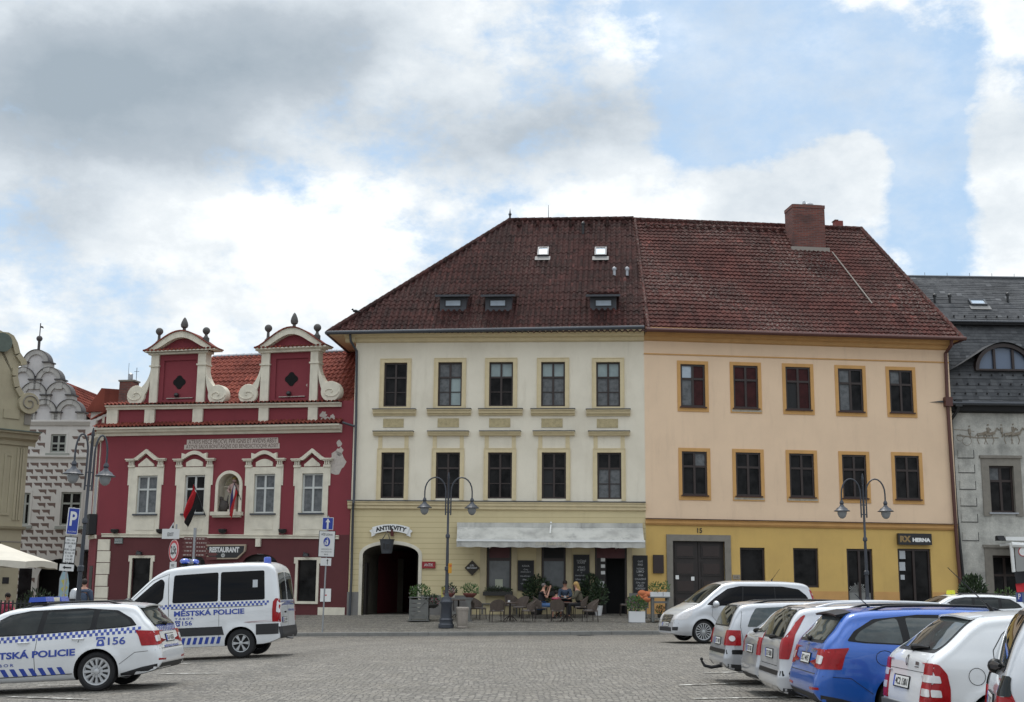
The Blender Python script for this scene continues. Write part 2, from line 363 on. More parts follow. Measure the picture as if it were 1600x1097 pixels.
def wall(b, u0, u1, z0, z1, holes, m, y=0, depth=.25, rm=None, thick=None):
    us = sorted({u0, u1, *[v for h in holes for v in h[:2] if u0 < v < u1]}); zs = sorted({z0, z1, *[v for h in holes for v in h[2:4] if z0 < v < z1]})
    for i in range(len(us)-1):
        for j in range(len(zs)-1):
            cu, cz = (us[i]+us[i+1])/2, (zs[j]+zs[j+1])/2
            if any(h[0] < cu < h[1] and h[2] < cz < h[3] for h in holes): continue
            b.quad([(us[i], y, zs[j]), (us[i+1], y, zs[j]), (us[i+1], y, zs[j+1]), (us[i], y, zs[j+1])], m)
    rm = rm or m
    for h in holes:
        a, c, d, e = h[:4]
        b.quad([(a, y, d), (a, y+depth, d), (a, y+depth, e), (a, y, e)], rm); b.quad([(c, y, d), (c, y, e), (c, y+depth, e), (c, y+depth, d)], rm)
        b.quad([(a, y, e), (a, y+depth, e), (c, y+depth, e), (c, y, e)], rm); b.quad([(a, y, d), (c, y, d), (c, y+depth, d), (a, y+depth, d)], rm)
def band(b, p0, p1, prof, m, ret=0):
    """moulding running from p0=(u,z) to p1 ; prof = [(out,dz)...] from top to bottom, closed at the wall"""
    pr = [(0, prof[0][1])]+list(prof)+[(0, prof[-1][1])]
    n = len(pr); vs = []
    for (u, z) in (p0, p1): vs += [(u, -o, z+d) for o, d in pr]
    fs = [tuple(range(n)), tuple(range(2*n-1, n-1, -1))]+[(i, i+n, (i+1) % n+n, (i+1) % n) for i in range(n)]
    b.add(vs, fs, m)
def casement(root, r, y, m, panes, cross=.70, bars='T', fw=.07, name='window', low_bar=True, inner=None):
    """window frame at depth y with sub-part glass. panes: list of 2-4 glass materials (tl,tr,bl,br)"""
    u0, u1, z0, z1 = r; b = MB(); um = (u0+u1)/2; zc = z0+(z1-z0)*cross; f = fw
    b.box(u0, u0+f, y, y+.07, z0, z1, m); b.box(u1-f, u1, y, y+.07, z0, z1, m); b.box(u0+f, u1-f, y, y+.07, z0, z0+f, m); b.box(u0+f, u1-f, y, y+.07, z1-f, z1, m)
    b.box(um-f*.6, um+f*.6, y-.004, y+.07, z0+f, z1-f, m); b.box(u0+f, um-f*.6, y-.008, y+.07, zc-f*.55, zc+f*.55, m); b.box(um+f*.6, u1-f, y-.008, y+.07, zc-f*.55, zc+f*.55, m)
    if low_bar:
        zl = (z0+zc)/2
        b.box(u0+f, um-f*.6, y+.01, y+.06, zl-.018, zl+.018, m); b.box(um+f*.6, u1-f, y+.01, y+.06, zl-.018, zl+.018, m)
    w = b.build(name, root)
    g = MB(); k = [(u0+f, um, zc, z1-f), (um, u1-f, zc, z1-f), (u0+f, um, z0+f, zc), (um, u1-f, z0+f, zc)]
    for (a, c, d, e), pm in zip(k, panes): g.quad([(a, y+.04, d), (c, y+.04, d), (c, y+.04, e), (a, y+.04, e)], pm)
    g.build('glass', w); return w
# ------------------------------------------------------------------ terrain
def sst(a, b, x): t = min(1, max(0, (x-a)/(b-a))); return t*t*(3-2*t)
CRX = atY(1010, 921, 53.5).x
CREAM = Fac(CRX, 53.5, -5.2); ORANGE = Fac(CRX, 53.5, 7.2)
cul = CREAM.px(548, 800)[0]
_p = CREAM.o+CREAM.U*cul; RED = Fac(_p.x, _p.y, -15.0)
def kerbY(X): return 48.2-.055*X if X < 9 else 47.7+(X-9)*.13
def faceY(X):
    if X < _p.x: return _p.y+(_p.x-X)*math.tan(R(15))
    if X < CRX: return 53.5+(CRX-X)*math.tan(R(5.2))
    return 53.5+(X-CRX)*math.tan(R(7.2))
def ground_z(X, Y):
    g1 = -.05*math.log1p(math.exp(min(50, -(X+3.5))))+.06
    g1 -= .06*sst(-1, 5, X)*(1-sst(24, 36, Y))
    g2 = .016*max(-14, min(16, X))-.05
    return g1+(g2-g1)*sst(34, 46, Y)
def walk_z(X, Y):
    k, f = kerbY(X), faceY(X); v = (Y-k)/(f-k)
    Xc = max(-14, min(16, X))
    return (ground_z(X, k)+.11)*(1-min(1, v))+(.60+.014*Xc)*min(1, v)
def gz(X, Y): return walk_z(X, Y) if Y > kerbY(X) else ground_z(X, Y)
def onground(x, y):      # point on the ground seen at a pixel
    d = ray(x, y); t = 5.0
    for i in range(4000):
        p = Vector((0, 0, CAMZ))+d*t
        if p.z <= gz(p.x, p.y): break
        t += .03
    return Vector((p.x, p.y, gz(p.x, p.y)))
def grid(name, xs, ys, zf, m, kind='structure'):
    vs = [(x, y, zf(x, y)) for y in ys for x in xs]; n = len(xs)
    fs = [(j*n+i, j*n+i+1, (j+1)*n+i+1, (j+1)*n+i) for j in range(len(ys)-1) for i in range(n-1)]
    b = MB(); b.add(vs, fs, m, True); return tag(b.build(name, sharp=60), kind=kind)
xs = [-900, -300, -100, -50]+[x for x in range(-36, 37, 1)]+[50, 100, 300, 900]
ys = [-300, -60, -20]+[y for y in range(-8, 50, 1)]+[60, 100, 300, 1500]
grid('square', xs, ys, lambda x, y: ground_z(max(-12, min(16, x)), y)-(0 if y < kerbY(x)+1.3 else .25), cob)
# pavement sheet between kerb and houses, running on into the passage
vv = [0, .15, .3, .5, .7, .85, 1.0, 1.25, 3.5]
b = MB(); n = len(vv); XS = [x*.75 for x in range(-52, 60)]; vs = []
for X in XS:
    k, f = kerbY(X)+.16, faceY(X)
    for v in vv: Y = k+(f-k)*v; vs.append((X, Y, walk_z(X, Y)))
b.add(vs, [(i*n+j, (i+1)*n+j, (i+1)*n+j+1, i*n+j+1) for i in range(len(XS)-1) for j in range(n-1)], pave, True)
tag(b.build('pavement', sharp=60), kind='structure')
kerbm = mat('kerb_granite', (.21, .205, .19), .8, var=.4, vs=2, bump=.4, fine=.3)
b = MB()
for i in range(len(XS)-1):
    X0, X1 = XS[i]+.006, XS[i+1]-.006; vs = []
    for X in (X0, X1):
        k = kerbY(X); z = walk_z(X, k+.16)+.012
        vs += [(X, k, z-.2), (X, k, z-.02), (X, k+.02, z), (X, k+.17, z), (X, k+.17, z-.2)]
    b.add(vs, [(0, 1, 6, 5), (1, 2, 7, 6), (2, 3, 8, 7), (3, 4, 9, 8), (0, 4, 3, 2, 1), (5, 6, 7, 8, 9)], kerbm)
tag(b.build('kerb'), kind='structure')
# worn white bay lines between the setts
linem = bpy.data.materials.new('worn_line_paint'); nt_, N_, L_ = nodes(linem)
tc_ = N_.new('ShaderNodeTexCoord'); t_ = N_.new('ShaderNodeTexNoise'); t_.inputs['Scale'].default_value = 7; t_.inputs['Detail'].default_value = 5; L_.new(tc_.outputs['Object'], t_.inputs['Vector'])
N_['Principled BSDF'].inputs['Roughness'].default_value = .8
L_.new(mixc(N_, L_, ramp(N_, L_, t_.outputs[0], .36, .54), (.55, .54, .50), (.165, .155, .14)), N_['Principled BSDF'].inputs['Base Color'])
def bay(p, q, w=.11):
    P, Q = onground(*p), onground(*q); n = 24; b = MB(); d = (Q-P).normalized(); s = Vector((-d.y, d.x, 0))*w/2; vs = []
    for i in range(n+1):
        c = P+(Q-P)*(i/n)
        for k in (-1, 1): e = c+s*k; vs.append((e.x, e.y, gz(e.x, e.y)+.016))
    b.add(vs, [(2*i, 2*i+1, 2*i+3, 2*i+2) for i in range(n)], linem); tag(b.build('bay_line'), kind='structure')
for p, q in (((1060, 1072), (1290, 1062)), ((1085, 1093), (1330, 1088)), ((1100, 1053), (1200, 1049)), ((60, 1072), (250, 1071)), ((15, 1090), (140, 1094)),
             ((250, 1054), (345, 1053)), ((268, 1038), (300, 1037.5)), ((358, 1025), (400, 1024))): bay(p, q)
b = MB()
for i in range(12):
    a0, a1 = 2*math.pi*i/12, 2*math.pi*(i+1)/12
gp = onground(915, 993)
b.lathe([(.33, 0), (.33, .012), (.29, .016), (.27, .010), (0.02, .010)], mat('cast_iron', (.05, .05, .05), .6, metal=.5, bump=.4), n=24)
o = b.build('drain_cover'); o.location = (gp.x, gp.y, gp.z-.002); tag(o, 'round iron drain cover set in the cobbles by the kerb', 'drain cover')
# ------------------------------------------------------------------ roofs
def tile_plane(name, root, O, U, Sd, poly, m, tw=.26, th=.34, amp=.028, step=.03, sub=5):
    """poly: convex, in (u,s) of the plane"""
    U = U.normalized(); Nn = U.cross(Sd).normalized(); Sd = Nn.cross(U).normalized()
    u0 = min(p[0] for p in poly); u1 = max(p[0] for p in poly); s0 = min(p[1] for p in poly); s1 = max(p[1] for p in poly)
    nu = int((u1-u0)/tw*sub)+2; ns = int((s1-s0)/th)+2; vs = []
    rr = random.Random(3)
    wob = [rr.uniform(-.008, .008) for _ in range(ns)]
    for j in range(ns):
        for e in (0, 1):
            for i in range(nu+1):
                u = u0+i*tw/sub; ph = (i % sub)/sub
                h = amp*math.sin(2*math.pi*ph)+(step if e == 0 else 0)+wob[j]*math.sin(i*.05+j)
                vs.append((u, s0+j*th+(e*(th-.004)), h+.028*math.sin(u*.55+1)*math.sin((s0+j*th)*.6)))
    n = nu+1
    fs = [(j*n+i, j*n+i+1, (j+1)*n+i+1, (j+1)*n+i) for j in range(2*ns-1) for i in range(nu)]
    me = bpy.data.meshes.new(name); me.from_pydata(vs, [], fs)
    bm = bmesh.new(); bm.from_mesh(me)
    cx = sum(p[0] for p in poly)/len(poly); cy = sum(p[1] for p in poly)/len(poly)
    for i in range(len(poly)):
        a = Vector((*poly[i], 0)); c = Vector((*poly[(i+1) % len(poly)], 0)); d = (c-a); nn = Vector((-d.y, d.x, 0)).normalized()
        if nn.dot(Vector((cx, cy, 0))-a) > 0: nn = -nn
        bmesh.ops.bisect_plane(bm, geom=bm.verts[:]+bm.edges[:]+bm.faces[:], plane_co=a, plane_no=nn, clear_outer=True)
    for f in bm.faces: f.smooth = False
    bm.to_mesh(me); bm.free(); me.materials.append(m)
    o = bpy.data.objects.new(name, me); col.objects.link(o); o.parent = root
    M = Matrix((U, Sd, Nn)).transposed().to_4x4(); M.translation = O; o.matrix_local = M; TM[o.name] = M.copy()
    return o
def loc(F, p): d = Vector(p)-F.o; return Vector((d.dot(F.U), d.dot(F.Nn), p[2]))
def roof_plane(F, eL, eR, pitch, over):
    """eave through two pixels at overhang over; returns O,U,S and a pixel->(u,s) function, all in the facade's local frame"""
    a = F.px(*eL, -over); c = F.px(*eR, -over)
    O = Vector((a[0], -over, a[1])); U = (Vector((c[0], -over, c[1]))-O).normalized()
    Sd = Vector((0, math.cos(R(pitch)), math.sin(R(pitch)))); Nn = U.cross(Sd).normalized(); Sd = Nn.cross(U)
    cam_l = loc(F, (0, 0, CAMZ))
    def pr(x, y):
        d = ray(x, y); dl = Vector((d.dot(F.U), d.dot(F.Nn), d.z)); t = (O-cam_l).dot(Nn)/dl.dot(Nn); p = cam_l+dl*t-O
        return (p.dot(U), p.dot(Sd))
    return O, U, Sd, pr
def P3(O, U, Sd, q): return O+U*q[0]+Sd*q[1]
# ------------------------------------------------------------------ CREAM HOUSE
F = CREAM
A = empty('cream_house', F.o, F.a, 'cream and pale yellow three-storey house with brown tiled roof and café ground floor', 'house')
zs0 = F.px(780, 960)[1]-.6; ztop = F.px(780, 524)[1]; ur = .012; ul = cul
zmid = F.px(780, 789)[1]
def meas(off, sc, lst): return [(off[0]+a/sc, off[0]+b_/sc, off[1]+c/sc, off[1]+d/sc) for a, b_, c, d in lst]
up = meas((500, 520), 3.077, [(307, 418, 143, 355), (567, 682, 140, 353), (813, 928, 140, 353), (1063, 1178, 141, 354), (1328, 1443, 143, 357)])
lo = meas((500, 520), 3.077, [(293, 405, 575, 795), (556, 672, 575, 796), (807, 923, 575, 797), (1066, 1183, 575, 798), (1333, 1449, 577, 800)])
zt_u = sum(F.rect(*r)[3] for r in up)/5; zb_u = sum(F.rect(*r)[2] for r in up)/5
zt_l = sum(F.rect(*r)[3] for r in lo)/5; zb_l = sum(F.rect(*r)[2] for r in lo)/5
hu = []; 
for rs, zb, zt in ((up, zb_u, zt_u), (lo, zb_l, zt_l)):
    for r in rs:
        q = F.rect(*r); dz = (q[2]-zb+q[3]-zt)/2*.6
        hu.append((q[0], q[1], zb+dz, zt+dz))
b = MB(); wall(b, ul, ur, zmid, ztop, hu, cream, depth=.22, rm=yel2)
DEP = 13.5
b.quad([(ul, 0, zs0), (ul, DEP, zs0), (ul, DEP, ztop), (ul, 0, ztop)], cream); b.quad([(ul, DEP, zs0), (ur, DEP, zs0), (ur, DEP, ztop), (ul, DEP, ztop)], cream)
b.build('upper_wall', A)
# ground floor with arch + shop openings
ax0, ax1 = F.px(566, 900)[0], F.px(653.5, 900)[0]; asp = F.px(610, 868)[1]; atop = F.px(612, 850.5)[1]; axm = (ax0+ax1)/2
sh = [F.rect(760.3, 799, 850, 924), F.rect(845.8, 884, 850, 924), F.rect(929.5, 979.7, 850, 960)]
sh[2] = (sh[2][0], sh[2][1], zs0, sh[2][3])
b = MB(); wall(b, ul, ur, zs0, zmid, [(ax0, ax1, zs0, atop)]+sh, yel, depth=.35)
def arc(n=20, e=0.0): return [(axm+(axm-ax0+e)*math.cos(math.pi*i/n), asp+(atop-asp+e)*math.sin(math.pi*i/n)**.9) for i in range(n+1)]
A_ = arc()
for i in range(len(A_)-1):
    (x0, z0), (x1, z1) = A_[i], A_[i+1]; b.quad([(x0, 0, z0), (x0, 0, atop), (x1, 0, atop), (x1, 0, z1)], yel)
# fine horizontal rustication joints as shallow grooves cut proud of courses
bo = b.build('ground_floor_wall', A)
gm = mat('plaster_joint', (.44, .36, .20), .95)
b = MB(); nrow = 15; zt2 = F.px(780, 800)[1]; zb2 = F.px(780, 925)[1]
def clear(u0, u1, z, holes):
    seg = [(u0, u1)]
    for h in holes:
        if h[2]-.08 < z < h[3]+.08:
            ns = []
            for a, c in seg:
                if h[1] <= a or h[0] >= c: ns.append((a, c)); continue
                if h[0] > a: ns.append((a, h[0]))
                if h[1] < c: ns.append((h[1], c))
            seg = ns
    return seg
for i in range(1, nrow):
    z = zb2+(zt2-zb2)*i/nrow
    hw = (axm-ax0+.16)
    if z > asp: k = min(1, (z-asp)/(atop-asp+.16)); hw = hw*math.sqrt(max(0, 1-k*k)) if k < 1 else 0
    hs = [(axm-hw, axm+hw, -9, 99)] if hw > 0 else []
    for a, c in clear(ul+.02, sh[0][0]-.55, z, hs): b.box(a, c, -.003, .02, z-.011, z+.011, gm)
    for a, c in clear(sh[2][1]+.5, ur-.02, z, []):
        if z > sh[0][3]: b.box(a, c, -.003, .02, z-.011, z+.011, gm)
    if z > sh[0][3]+.2: b.box(sh[0][0]-.54, sh[2][1]+.49, -.003, .02, z-.011, z+.011, gm)
b.build('rustication', A)
b = MB(); o_, i_ = arc(20, .15), arc(20, 0); n = len(o_)
o_ = [(ax1+.13, zs0)]+o_+[(ax0-.13, zs0)]; i_ = [(ax1, zs0)]+i_+[(ax0, zs0)]
for k in range(len(o_)-1):
    q = [o_[k], o_[k+1], i_[k+1], i_[k]]
    b.prism(q, -.04, .0, white)
b.build('arch_surround', A)
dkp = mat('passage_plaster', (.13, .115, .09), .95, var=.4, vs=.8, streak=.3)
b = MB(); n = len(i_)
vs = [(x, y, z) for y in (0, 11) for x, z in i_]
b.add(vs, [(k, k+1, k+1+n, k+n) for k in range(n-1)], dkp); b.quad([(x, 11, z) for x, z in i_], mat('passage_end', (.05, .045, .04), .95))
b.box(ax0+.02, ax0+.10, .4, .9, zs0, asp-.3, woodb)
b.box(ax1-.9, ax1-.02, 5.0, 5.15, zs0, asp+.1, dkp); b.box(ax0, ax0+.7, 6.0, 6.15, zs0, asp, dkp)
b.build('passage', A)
b = MB(); zpl = F.px(560, 925)[1]
b.box(ul-.03, ax0-.13, -.05, 0, zs0, zpl, plinth); b.box(ax1+.13, sh[0][0]-.6, -.05, 0, zs0, zpl-.1, plinth); split_build(b, 'plinth', A)
def z_at(F, x, y): return F.px(x, y)[1]
b = MB(); band(b, (ul-.12, z_at(F, 545, 783)), (ur, z_at(F, 1011, 786)), [(.20, 0), (.20, -.05), (.16, -.06), (.16, -.16), (.10, -.2), (.10, -.30), (.04, -.34)], yel2)
b.build('string_course', A)
b = MB(); band(b, (ul-.14, z_at(F, 545, 783)+.004), (ur, z_at(F, 1011, 786)+.004), [(.23, .035), (.23, 0)], metal); b.build('string_course_flashing', A)
b = MB(); z1c, z2c = z_at(F, 560, 519.5), z_at(F, 1010, 517)
band(b, (ul-.45, z1c), (ur, z2c), [(.52, -.02), (.52, -.12), (.40, -.16), (.34, -.26), (.16, -.30), (.13, -.42), (.05, -.46)], yel2)
bb = MB(); b.prism([(-.5, z1c-.02), (-.5, z1c-.12), (-.36, z1c-.2), (-.05, z1c-.46), (0, z1c-.46), (0, z1c-.02)], 0, 1, yel2)
# side cornice: rebuilt as a band running back along the left wall
b.v = b.v[:-12]; b.f = b.f[:-8]; b.m = b.m[:-8]; b.sm = b.sm[:-8]
pr = [(0, -.02), (-.5, -.02), (-.5, -.12), (-.36, -.2), (-.16, -.30), (-.05, -.46), (0, -.46)]
vs = [(ul+a, y, z1c+d) for y in (-.30, DEP) for a, d in pr]; n = len(pr)
b.add(vs, [tuple(range(n)), tuple(range(2*n-1, n-1, -1))]+[(i, i+n, (i+1) % n+n, (i+1) % n) for i in range(n)], yel2)
b.build('cornice', A)
# windows
gu = [(gl_dark,)*4, (gl_grey, gl_grey, gl_grey, gl_light), (gl_light, gl_light, gl_dark, gl_dark), (gl_light, gl_light, gl_grey, gl_grey), (gl_light, gl_light, gl_grey, gl_grey)]
gl_ = [(gl_dark,)*4, (gl_dark,)*4, (gl_dark,)*4, (gl_dark, gl_dark, blackm, gl_dark), (gl_dark, gl_dark, gl_grey, gl_grey)]
panel = mat('relief_panel', (.46, .38, .22), .9, var=.5, vs=6, bump=.8, bs=18)
for k, (h, g) in enumerate(zip(hu, gu+gl_)):
    w = casement(A, h, .10, wood, g, cross=.66, low_bar=True)
    u0, u1, z0, z1 = h; t = .15
    s = MB(); s.box(u0-t, u0, -.035, .0, z0-t*.5, z1+t, yel2); s.box(u1, u1+t, -.035, .0, z0-t*.5, z1+t, yel2); s.box(u0, u1, -.035, 0, z1, z1+t, yel2)
    s.box(u0-t-.03, u0-t, -.05, 0, z0-t*.5, z1+t, yel2); s.box(u1+t, u1+t+.03, -.05, 0, z0-t*.5, z1+t, yel2); s.box(u0-t-.03, u1+t+.03, -.05, 0, z1+t, z1+t+.03, yel2)
    if k < 5: s.box(u0, u1, -.035, 0, z0-t*.5, z0-.0, yel2)
    s.build('window_surround', w)
    if k < 5:
        s = MB(); band(s, (u0-.42, z0-.14), (u1+.42, z0-.14), [(.22, 0), (.22, -.05), (.17, -.08), (.15, -.17), (.08, -.2), (.06, -.26)], yel2)
        band(s, (u0-.44, z0-.138), (u1+.44, z0-.138), [(.25, .03), (.25, 0)], metal); s.build('sill', w)
        s = MB(); s.box(u0+.02, u1-.10, -.02, 0, z0-.90, z0-.52, panel); s.build('relief_panel', w)
    else:
        zl = z1+.88
        s = MB(); band(s, (u0-.36, zl), (u1+.36, zl), [(.22, 0), (.22, -.05), (.17, -.08), (.12, -.17)], yel2); band(s, (u0-.38, zl+.002), (u1+.38, zl+.002), [(.25, .03), (.25, 0)], metal); s.build('window_hood', w)
        s = MB(); s.box(u0-t, u0+.02, -.022, 0, z1+t+.04, zl-.17, yel2); s.box(u1-.02, u1+t, -.022, 0, z1+t+.04, zl-.17, yel2); split_build(s, 'frieze_strip', w)
# shop fronts behind the awning
shopg = mat('shop_glass', (.13, .135, .135), .06, var=.6, vs=1.5, spec=.4, c2=(.05, .05, .05))
mar = mat('maroon_board', (.075, .012, .014), .5, var=.2)
for k in (0, 1):
    u0, u1, z0, z1 = sh[k]; s = MB(); zt = z_at(F, 780, 874)
    s.box(u0, u0+.09, .1, .2, z0, z1, wood); s.box(u1-.09, u1, .1, .2, z0, z1, wood); s.box(u0+.09, u1-.09, .1, .2, z0, z0+.12, wood); s.box(u0+.09, u1-.09, .11, .2, zt-.06, zt+.06, wood)
    s.box(u0+.09, u1-.09, .13, .2, zt+.06, z1, mar if k == 0 else blackm)
    w = s.build('shop_window', A); s = MB(); s.quad([(u0+.09, .16, z0+.12), (u1-.09, .16, z0+.12), (u1-.09, .16, zt-.06), (u0+.09, .16, zt-.06)], shopg); s.build('glass', w)
    if k == 0: s = MB(); um = (u0+u1)/2; s.box(um-.17, um+.15, .150, .155, zt-1.15, zt-.82, mat('notice_paper', (.45, .46, .36), .8)); s.build('paper_notice', w)
    s = MB(); s.box(u0-.05, u1+.05, -.08, .1, z0-.07, z0, stone); s.build('sill', w)
u0, u1, z0, z1 = sh[2]; s = MB(); um = F.px(946, 900)[0]; zt = z_at(F, 950, 872)
s.box(u0, u0+.08, .06, .2, z0, z1, wood); s.box(u1-.08, u1, .06, .2, z0, z1, wood); s.box(u0+.08, u1-.08, .08, .2, zt, z1, mar); s.box(u0+.08, um, .10, .2, z0, zt, woodb)
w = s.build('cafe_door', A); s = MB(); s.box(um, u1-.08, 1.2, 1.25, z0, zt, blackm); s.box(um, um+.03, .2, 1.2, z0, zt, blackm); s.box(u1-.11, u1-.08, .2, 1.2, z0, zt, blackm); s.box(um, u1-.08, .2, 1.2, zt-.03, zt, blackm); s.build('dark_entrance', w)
s = MB(); zc = z_at(F, 935, 912); s.box(u0+.14, um-.05, .085, .10, zc-.16, zc+.10, whitep)
for d in (.45, .72, .98): s.box(u0+.25, u0+.42, .085, .10, zc+d-.07, zc+d+.07, whitep)
s.build('paper_notice', w)
s = MB()
for x0, x1 in ((750, 759.8), (799.5, 808), (838, 845.5), (884.5, 893.5), (921.5, 929), (980, 988)):
    a, c = F.px(x0, 890)[0], F.px(x1, 890)[0]; s.box(a, c, -.04, 0, zs0, sh[0][3]+.05, mat('pilaster_plaster', (.50, .42, .27), .9, var=.3, streak=.3))
split_build(s, 'pilaster', A)
# roof
PR = {}
O, U, Sd, pr = roof_plane(F, (512, 521), (1011, 518.5), 45, .62)
poly = [pr(512, 521), pr(1011, 518.5), pr(989, 343), pr(797, 343)]
sr = (poly[2][1]+poly[3][1])/2; poly = [(poly[0][0], 0), (poly[1][0], 0), (poly[2][0], sr), (poly[3][0], sr)]
rf = tile_plane('roof', A, O, U, Sd, poly, t_cream, tw=.25, th=.32, amp=.045, step=.016)
PRc = (O, U, Sd, pr)
T = P3(O, U, Sd, poly[3]); T2 = P3(O, U, Sd, poly[2]); E0 = P3(O, U, Sd, poly[0]); hgt = T.z-E0.z
yb = 2*T.y-E0.y
b = MB(); Bk = Vector((E0.x, yb, E0.z)); b.quad([E0, T, Bk], t_cream); b.quad([T, T2, Vector((ur, yb, E0.z)), Bk], t_cream)
b.quad([E0+Vector((0, 0, -.03)), Bk, Vector((ur, yb, E0.z)), Vector((ur, E0.y, E0.z-.03))], yel2)
b.build('roof_back', rf)
def ridge(b, p, q, m, r=.13, n=None):
    p, q = Vector(p), Vector(q); L_ = (q-p).length; n = n or int(L_/.38); d = (q-p).normalized()
    for i in range(n):
        a = p+(q-p)*(i/n); c = p+(q-p)*((i+1.08)/n); b.tube([a, c], [r*.92, r*1.06], m, 8)
b = MB(); ridge(b, E0+Vector((0, 0, .03)), T, t_cream); ridge(b, T, T2, t_cream); b.build('ridge_tiles', rf)
b = MB(); b.tube([E0+Vector((-.02, -.06, .02)), Vector((ur, E0.y-.06, z2c+.02))], .085, metal, 8); b.tube([E0+Vector((-.04, -.06, .02)), Vector((E0.x-.04, yb, E0.z))], .085, metal, 8)
b.build('gutter', A)
def fpt(F, x, y, off=0): u, z = F.px(x, y, off); return Vector((u, off, z))
b = MB(); b.tube([fpt(F, 547, 521, -.5), fpt(F, 548, 533, -.45), fpt(F, 557.5, 549, -.12), fpt(F, 556.5, 650, -.12), fpt(F, 553, 780, -.12), fpt(F, 552, 786, -.3), fpt(F, 551.5, 797, -.14), fpt(F, 549, 905, -.14), fpt(F, 546, 962, -.14)], .055, metal, 8); b.build('downpipe', A)
b = MB(); b.tube([fpt(F, 535, 660, -.3), fpt(F, 554, 666, -.12)], .05, metal, 8); b.build('branch_pipe', A)
# roof windows, dormers, vents
def on_plane(P, q, h=0): O, U, Sd, _ = P; return O+U*q[0]+Sd*q[1]+U.cross(Sd)*h
def skylight(root, P, x0, x1, y0, y1, gm_, frame):
    _, _, _, pr = P; a = pr(x0, y1); c = pr(x1, y0); f = .07
    s = MB()
    for (p, q, r, t) in ((a[0], c[0], a[1], a[1]+f), (a[0], c[0], c[1]-f, c[1]), (a[0], a[0]+f, a[1]+f, c[1]-f), (c[0]-f, c[0], a[1]+f, c[1]-f)):
        vs = [on_plane(P, (u, v), h) for h in (-.02, .14) for u, v in ((p, r), (q, r), (q, t), (p, t))]
        s.add(vs, [(0, 1, 2, 3), (7, 6, 5, 4), (0, 4, 5, 1), (1, 5, 6, 2), (2, 6, 7, 3), (3, 7, 4, 0)], frame)
    w = s.build('skylight', root); s = MB(); s.quad([on_plane(P, q, .11) for q in ((a[0]+f, a[1]+f), (c[0]-f, a[1]+f), (c[0]-f, c[1]-f), (a[0]+f, c[1]-f))], gm_); s.build('glass', w)
    s = MB(); s.quad([on_plane(P, q, .062) for q in ((a[0]-.1, a[1]-.35), (c[0]+.1, a[1]-.35), (c[0]+.1, a[1]-.02), (a[0]-.1, a[1]-.02))], mat('lead_apron', (.16, .155, .15), .6)); s.build('apron', w)
skyref = mat('tilted_skylight_glass', (.55, .60, .64), .12, metal=.7)
skylight(A, PRc, 839.5, 858, 389.5, 402, skyref, metal); skylight(A, PRc, 929, 948, 389.5, 402, skyref, metal)
dm = mat('dormer_lead', (.045, .047, .055), .55, var=.4, vs=3)
def dormer(root, P, x0, x1, yt, yb_, wx0, wx1, wy0, wy1):
    O, U, Sd, pr = P; a = pr(x0, yb_); c = pr(x1, yb_); t = pr((x0+x1)/2, yt-24)
    base = on_plane(P, (a[0], a[1])); u0 = base.x; u1 = u0+c[0]-a[0]; bz = base.z; by = base.y
    front_y = by+.05; H_ = .64
    s = MB()
    s.box(u0, u1, front_y, front_y+.06, bz, bz+H_, dm)
    # cheeks
    for uu in (u0, u1-.05): s.prism([(front_y+.06, bz), (front_y+.06, bz+H_), (front_y+.8, bz+H_+.12)], uu, uu+.05, dm, 'x')
    d = s.build('dormer', root)
    top = H_+.02
    s = MB(); q = [(u0-.18, front_y-.28, bz+top), (u1+.18, front_y-.28, bz+top), (u1+.10, front_y+.95, bz+top+.40), (u0-.10, front_y+.95, bz+top+.40)]
    Uu = Vector((1, 0, 0)); So = (Vector(q[3])-Vector(q[0])); So.x = 0; Ln = So.length
    tile_plane('dormer_roof', d, Vector(((u0+u1)/2, front_y-.28, bz+top)), Uu, So, [(-(u1-u0)/2-.18, 0), ((u1-u0)/2+.18, 0), ((u1-u0)/2+.1, Ln), (-(u1-u0)/2-.1, Ln)], t_cream)
    s.quad([(v[0], v[1], v[2]-.03) for v in q], blackm); s.box(u0-.18, u1+.18, front_y-.30, front_y-.27, bz+top-.07, bz+top+.02, dm); s.build('eaves_board', d)
    u_a = u0+(u1-u0)*(wx0-x0)/(x1-x0); u_b = u0+(u1-u0)*(wx1-x0)/(x1-x0); za = bz+.38*H_; zb_ = bz+.74*H_
    s = MB(); f = .05; s.box(u_a-f, u_b+f, front_y-.03, front_y, za-f, za, black); s.box(u_a-f, u_b+f, front_y-.03, front_y, zb_, zb_+f, black); s.box(u_a-f, u_a, front_y-.03, front_y, za, zb_, black); s.box(u_b, u_b+f, front_y-.03, front_y, za, zb_, black)
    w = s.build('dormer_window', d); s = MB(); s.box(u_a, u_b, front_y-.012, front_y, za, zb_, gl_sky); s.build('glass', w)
dormer(A, PRc, 687, 728, 457, 486, 696, 719, 467, 479); dormer(A, PRc, 758, 799, 457, 486, 766, 789, 466, 478); dormer(A, PRc, 922, 963, 457, 486, 931, 955, 467, 479)
def vent(root, P, x, y, h, r, m, name='vent_pipe'):
    p = on_plane(P, P[3](x, y)); s = MB(); s.tube([p, p+Vector((0, 0, h))], r, m, 8); s.lathe([(r*1.5, h-.08), (r*1.5, h+.02), (.01, h+.08)], m, c=p, n=10); return s.build(name, root)
vent(A, PRc, 911, 366, .55, .06, black); vent(A, PRc, 960, 431, .35, .07, zinc); vent(A, PRc, 980, 431, .35, .07, zinc)
s = MB(); s.tube([T, T+Vector((0, 0, .25))], .05, metal); s.ball(T+Vector((0, 0, .3)), .08, metal, 8); s.lathe([(.05, .3), (.001, .62)], metal, c=T, n=6); s.build('roof_finial', A)
